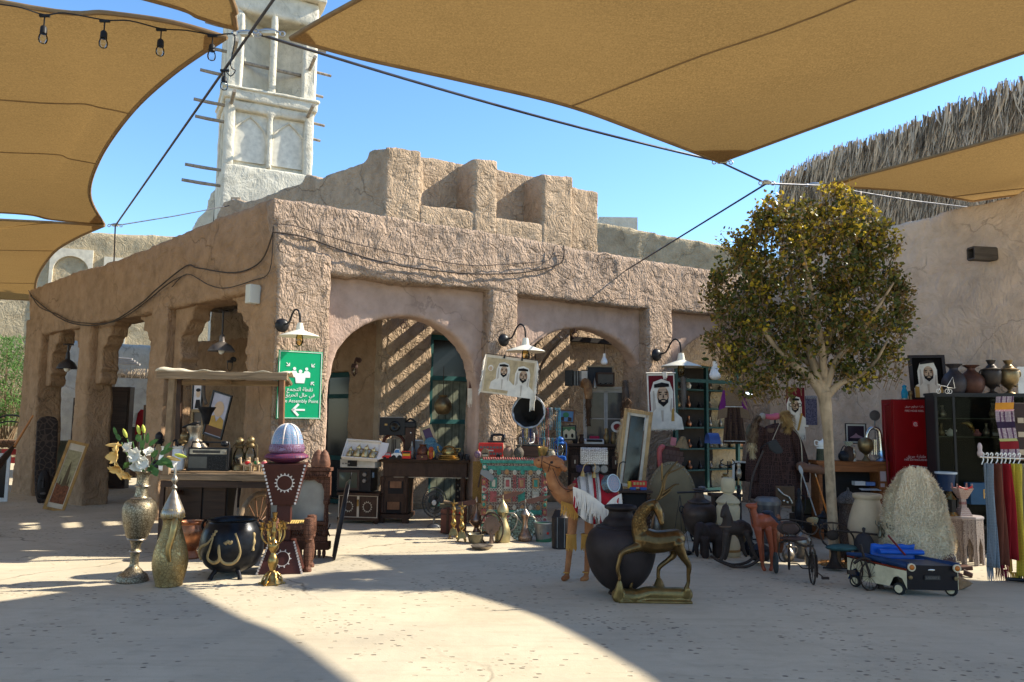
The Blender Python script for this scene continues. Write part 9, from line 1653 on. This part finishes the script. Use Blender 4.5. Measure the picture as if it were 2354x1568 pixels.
while cnt<1600:
    x=rn.uniform(1640,2105); y=rn.uniform(440,925); d_=rn.uniform(-120,120); p=Vector((x-1921,d_,1286-y))
    if not inside(p): continue
    nz=noise.noise(p*.016+Vector((3,1,7)))*1.15+.5*noise.noise(p*.045)
    core=inside(p*1.0+Vector((0,0,0))) and all(inside(p+o) for o in (Vector((26,0,0)),Vector((-26,0,0)),Vector((0,26,0)),Vector((0,-26,0)),Vector((0,0,26))))
    if nz<-.05-.05*(p.z<450) or (core and rn.random()<.55): continue
    cnt+=1; topn=(p.z-560)/290
    twigs.tube([p+Vector((rn.gauss(0,10),rn.gauss(0,10),-rn.uniform(14,34))),p],[.9,.4],4)
    young_lit=rn.random()<max(0,.8*(topn-.25)) or rn.random()<.14  # yellow leaves gather upward: young growth, plus sunlight painted into the colour
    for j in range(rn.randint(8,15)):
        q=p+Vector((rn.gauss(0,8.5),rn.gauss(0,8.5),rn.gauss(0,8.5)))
        i=3 if (young_lit and rn.random()<.7) else rn.choice([0,0,1,1,2])
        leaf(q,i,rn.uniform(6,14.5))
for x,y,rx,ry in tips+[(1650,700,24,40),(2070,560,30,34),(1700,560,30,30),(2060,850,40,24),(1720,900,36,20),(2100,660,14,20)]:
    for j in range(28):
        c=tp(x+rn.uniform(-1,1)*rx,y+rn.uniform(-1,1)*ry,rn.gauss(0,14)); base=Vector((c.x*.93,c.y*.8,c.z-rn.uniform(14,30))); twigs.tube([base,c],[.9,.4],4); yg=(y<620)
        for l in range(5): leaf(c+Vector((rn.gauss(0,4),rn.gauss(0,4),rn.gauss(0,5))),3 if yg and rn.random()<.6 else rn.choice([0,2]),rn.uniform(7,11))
crown=k.add('crown',twigs,twigm,smooth=None,kind='stuff')
for i,(mt) in enumerate(lm): k.add(['olive_leaves','dark_leaves','brown_green_leaves','young_lit_leaves'][i],bs[i],mt,smooth=None,parent=crown,kind='stuff')
k=K('mulch_bed','patch of orange wood chips around the foot of the tree','mulch',1935,1298,9.0,kind='stuff'); b=k.mb(); rn=random.Random(8)
for i in range(700):
    a=rn.uniform(0,6.28); r_=52*math.sqrt(rn.random()); c=Vector((r_*math.cos(a),r_*math.sin(a),1+3*(1-r_/52)+rn.random())); b.box(c,(rn.uniform(3,7),rn.uniform(1.4,3),.8),Matrix.Rotation(rn.uniform(0,3.1),3,'Z')@Matrix.Rotation(rn.gauss(0,.4),3,'Y'))
k.add('chips',b,M('mulch_chips',(.36,.19,.07),rough=.9,vs=20,var=.4),smooth=None)
k=K('green_bush','feathery green bush growing against the far wall at the left edge','bush',12,1010,23.0); b=k.mb(); rn=random.Random(3); tw=k.mb()
for i in range(26):
    a=rn.gauss(0,.35); h=rn.uniform(120,230); tw.tube([(a*20,rn.gauss(0,8),0),(a*60,rn.gauss(0,12),h*.5),(a*110,rn.gauss(0,20),h)],[1.6,1,.4],5)
for i in range(5200):
    z=rn.uniform(30,235); w_=46+26*math.sin(z/240*math.pi); c=Vector((rn.gauss(0,w_*.55),rn.gauss(0,w_*.4),z));
    if noise.noise(c*.03)<-.18: continue
    d_=Vector((rn.gauss(0,1),rn.gauss(0,1),rn.gauss(.3,.7))).normalized(); s_=d_.orthogonal().normalized()*1.1; L=rn.uniform(7,14); b.F([b.V(c-s_),b.V(c+s_),b.V(c+d_*L)])
k.add('stems',tw,twigm,smooth=None); k.add('foliage',b,M('bush_green',(.10,.20,.045),rough=.6,var=.4,vs=4,bump=0,trans=.25),smooth=None,kind='stuff')
e_=bpy.data.objects.new('shop_shelf',None); COL.objects.link(e_); p_=Vector(F2R((sR+sT)/2,-.75,0)); e_.location=p_; tag(e_,'dark teal shelving full of small pots inside the third arch doorway','shelf')
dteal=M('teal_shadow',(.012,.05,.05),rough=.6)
def shp(nm,poly,o0,o1,mt): b=MB(); b.prism(poly,o0,o1,F2R); o=link(nm,b.mesh(nm,mt),e_); o.location=-p_; return o
shp('back',[(sR-.3,0),(sT+1.6,0),(sT+1.6,2.9),(sR-.3,2.9)],-.95,-1.0,dk)
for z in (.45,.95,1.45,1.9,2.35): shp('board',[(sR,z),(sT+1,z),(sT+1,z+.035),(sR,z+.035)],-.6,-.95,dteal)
rn=random.Random(19); pmats=[pewter,oldbrass,copper,ironm,pewter]
for zi2,z in enumerate((.45,.95,1.45,1.9,2.35)):
    for j in range(8):
        s=sR+.12+(sT-sR-.24)*(j+.5)/8; lo=Vector(F2R(s,-.72,z+.036)); h=rn.uniform(.14,.30)*FX/lo.y; r_=rn.uniform(.05,.085)*FX/lo.y
        kk=K('shelf_pot','small %s pot on shelf row %s of the third arch'%(['grey','brass','copper','black','pale'][j%5],['one','two','three','four','five'][zi2]),'pot',loc=lo,group='pots on the third arch shelves'); kk.e['label']='%s pot, %s from the left on the %s shelf inside the third arch'%(['pewter','old brass','copper','black iron','pale pewter'][j%5],['first','second','third','fourth','fifth','sixth','seventh','eighth'][j],['lowest','second lowest','middle','second highest','highest'][zi2])
        kk.lathe('body',pmats[j%5] if not(zi2==4 and j==2) else white,prof_smooth([(0,0),(r_*.6,0),(r_,h*.3),(r_*.5,h*.6),(r_*.3,h*.8),(r_*.4,h),(0,h)],2),n=12)
for x0,lb in ((1222,'left black cable running down the wall under the second arch'),(1230,'right black cable beside it under the second arch')):
    s,z=h2r(x0,780,.06); pts=[Vector(F2R(s,.06,3.6)),Vector(F2R(s+.02,.06,2.4)),Vector(F2R(s,.06,1.2))]; cable(lb,pts,.013,None,wirem,'wall_cable')
pts=[at(1290,775,12.0),at(1262,812,12.3),at(1238,860,12.6),at(1232,960,12.7),at(1240,1060,12.7)]; cable('thick curved black hose bending down under the second arch',curve3(pts,5),.025,None,wirem,'hose')
for x,yb,d,w_,h_,mt,lb in ((262,1128,17.0,46,235,dkwood,'added tall dark wooden panel darkening the second side opening'),(335,1140,16.0,34,205,brownw,'added narrow brown wardrobe side beyond the second side pillar'),(172,1118,17.6,34,200,dkwood,'added dark upright shelf filling the gap beside the gilt painting'),(445,1170,14.6,40,150,dkwood,'added dark cabinet behind the handcart on the left'),(520,1175,13.8,64,120,blackm,'added black block behind the radio')):
    k=K('added_cupboard',lb,'cupboard',x,yb,d); k.box('body',mt,(0,10,h_/2),(w_,22,h_),bevel=.01); k.box('door',dkwoodx,(0,-2,h_/2),(w_-8,2,h_-14),bevel=.004); k.add('knob',k.mb().ell((w_*.3,-4,h_*.5),(2,2,2)),gold,smooth=60)  # dark furniture added to deepen the side openings
for x,y,d,h,r_,mt,nm,ct_,lb in ((1700,1238,9.9,44,13,oldbrass,'brass_kettle','kettle','old brass kettle on the ground behind the red camel'),(1722,1250,9.6,30,16,ironm,'iron_bowl','bowl','black iron bowl between the red camel and the bin'),(1790,1236,9.8,60,12,copper,'copper_jug','jug','copper jug behind the tricycle handlebar'),(1812,1258,9.2,28,14,pewter,'pewter_bowl','bowl','small pewter pot under the tricycle bar'),(1600,1226,10.6,70,16,ironm,'iron_vase','vase','dark iron vase behind the elephant statue'),(1645,1222,10.4,56,12,oldbrass,'brass_vase','vase','brass vase just left of the cream water filter'),(1955,1262,9.0,34,15,dkwood,'wooden_bowl','bowl','dark wooden pot at the foot of the clay jar'),(1985,1268,8.8,24,10,oldbrass,'brass_pot','pot','little brass pot between the clay jar and kettle'),(1508,1200,10.9,50,12,pewter,'pewter_vase','vase','pewter vase on the ground left of the hide drum'),(1838,1205,10.2,80,10,ironm,'tall_jug','jug','slim black jug behind the silver censer')):
    k=K(nm,lb,ct_,x,y,d); k.lathe('body',mt,prof_smooth([(0,0),(r_*.6,0),(r_,h*.3),(r_*.8,h*.55),(r_*.35,h*.75),(r_*.55,h*.9),(r_*.2,h),(0,h)],2),n=20); k.tube('handle',mt,curve3([(r_*.5,0,h*.8),(r_*1.4,0,h*.75),(r_*1.3,0,h*.45),(r_*.8,0,h*.35)],4),1.3)
finish_kits()
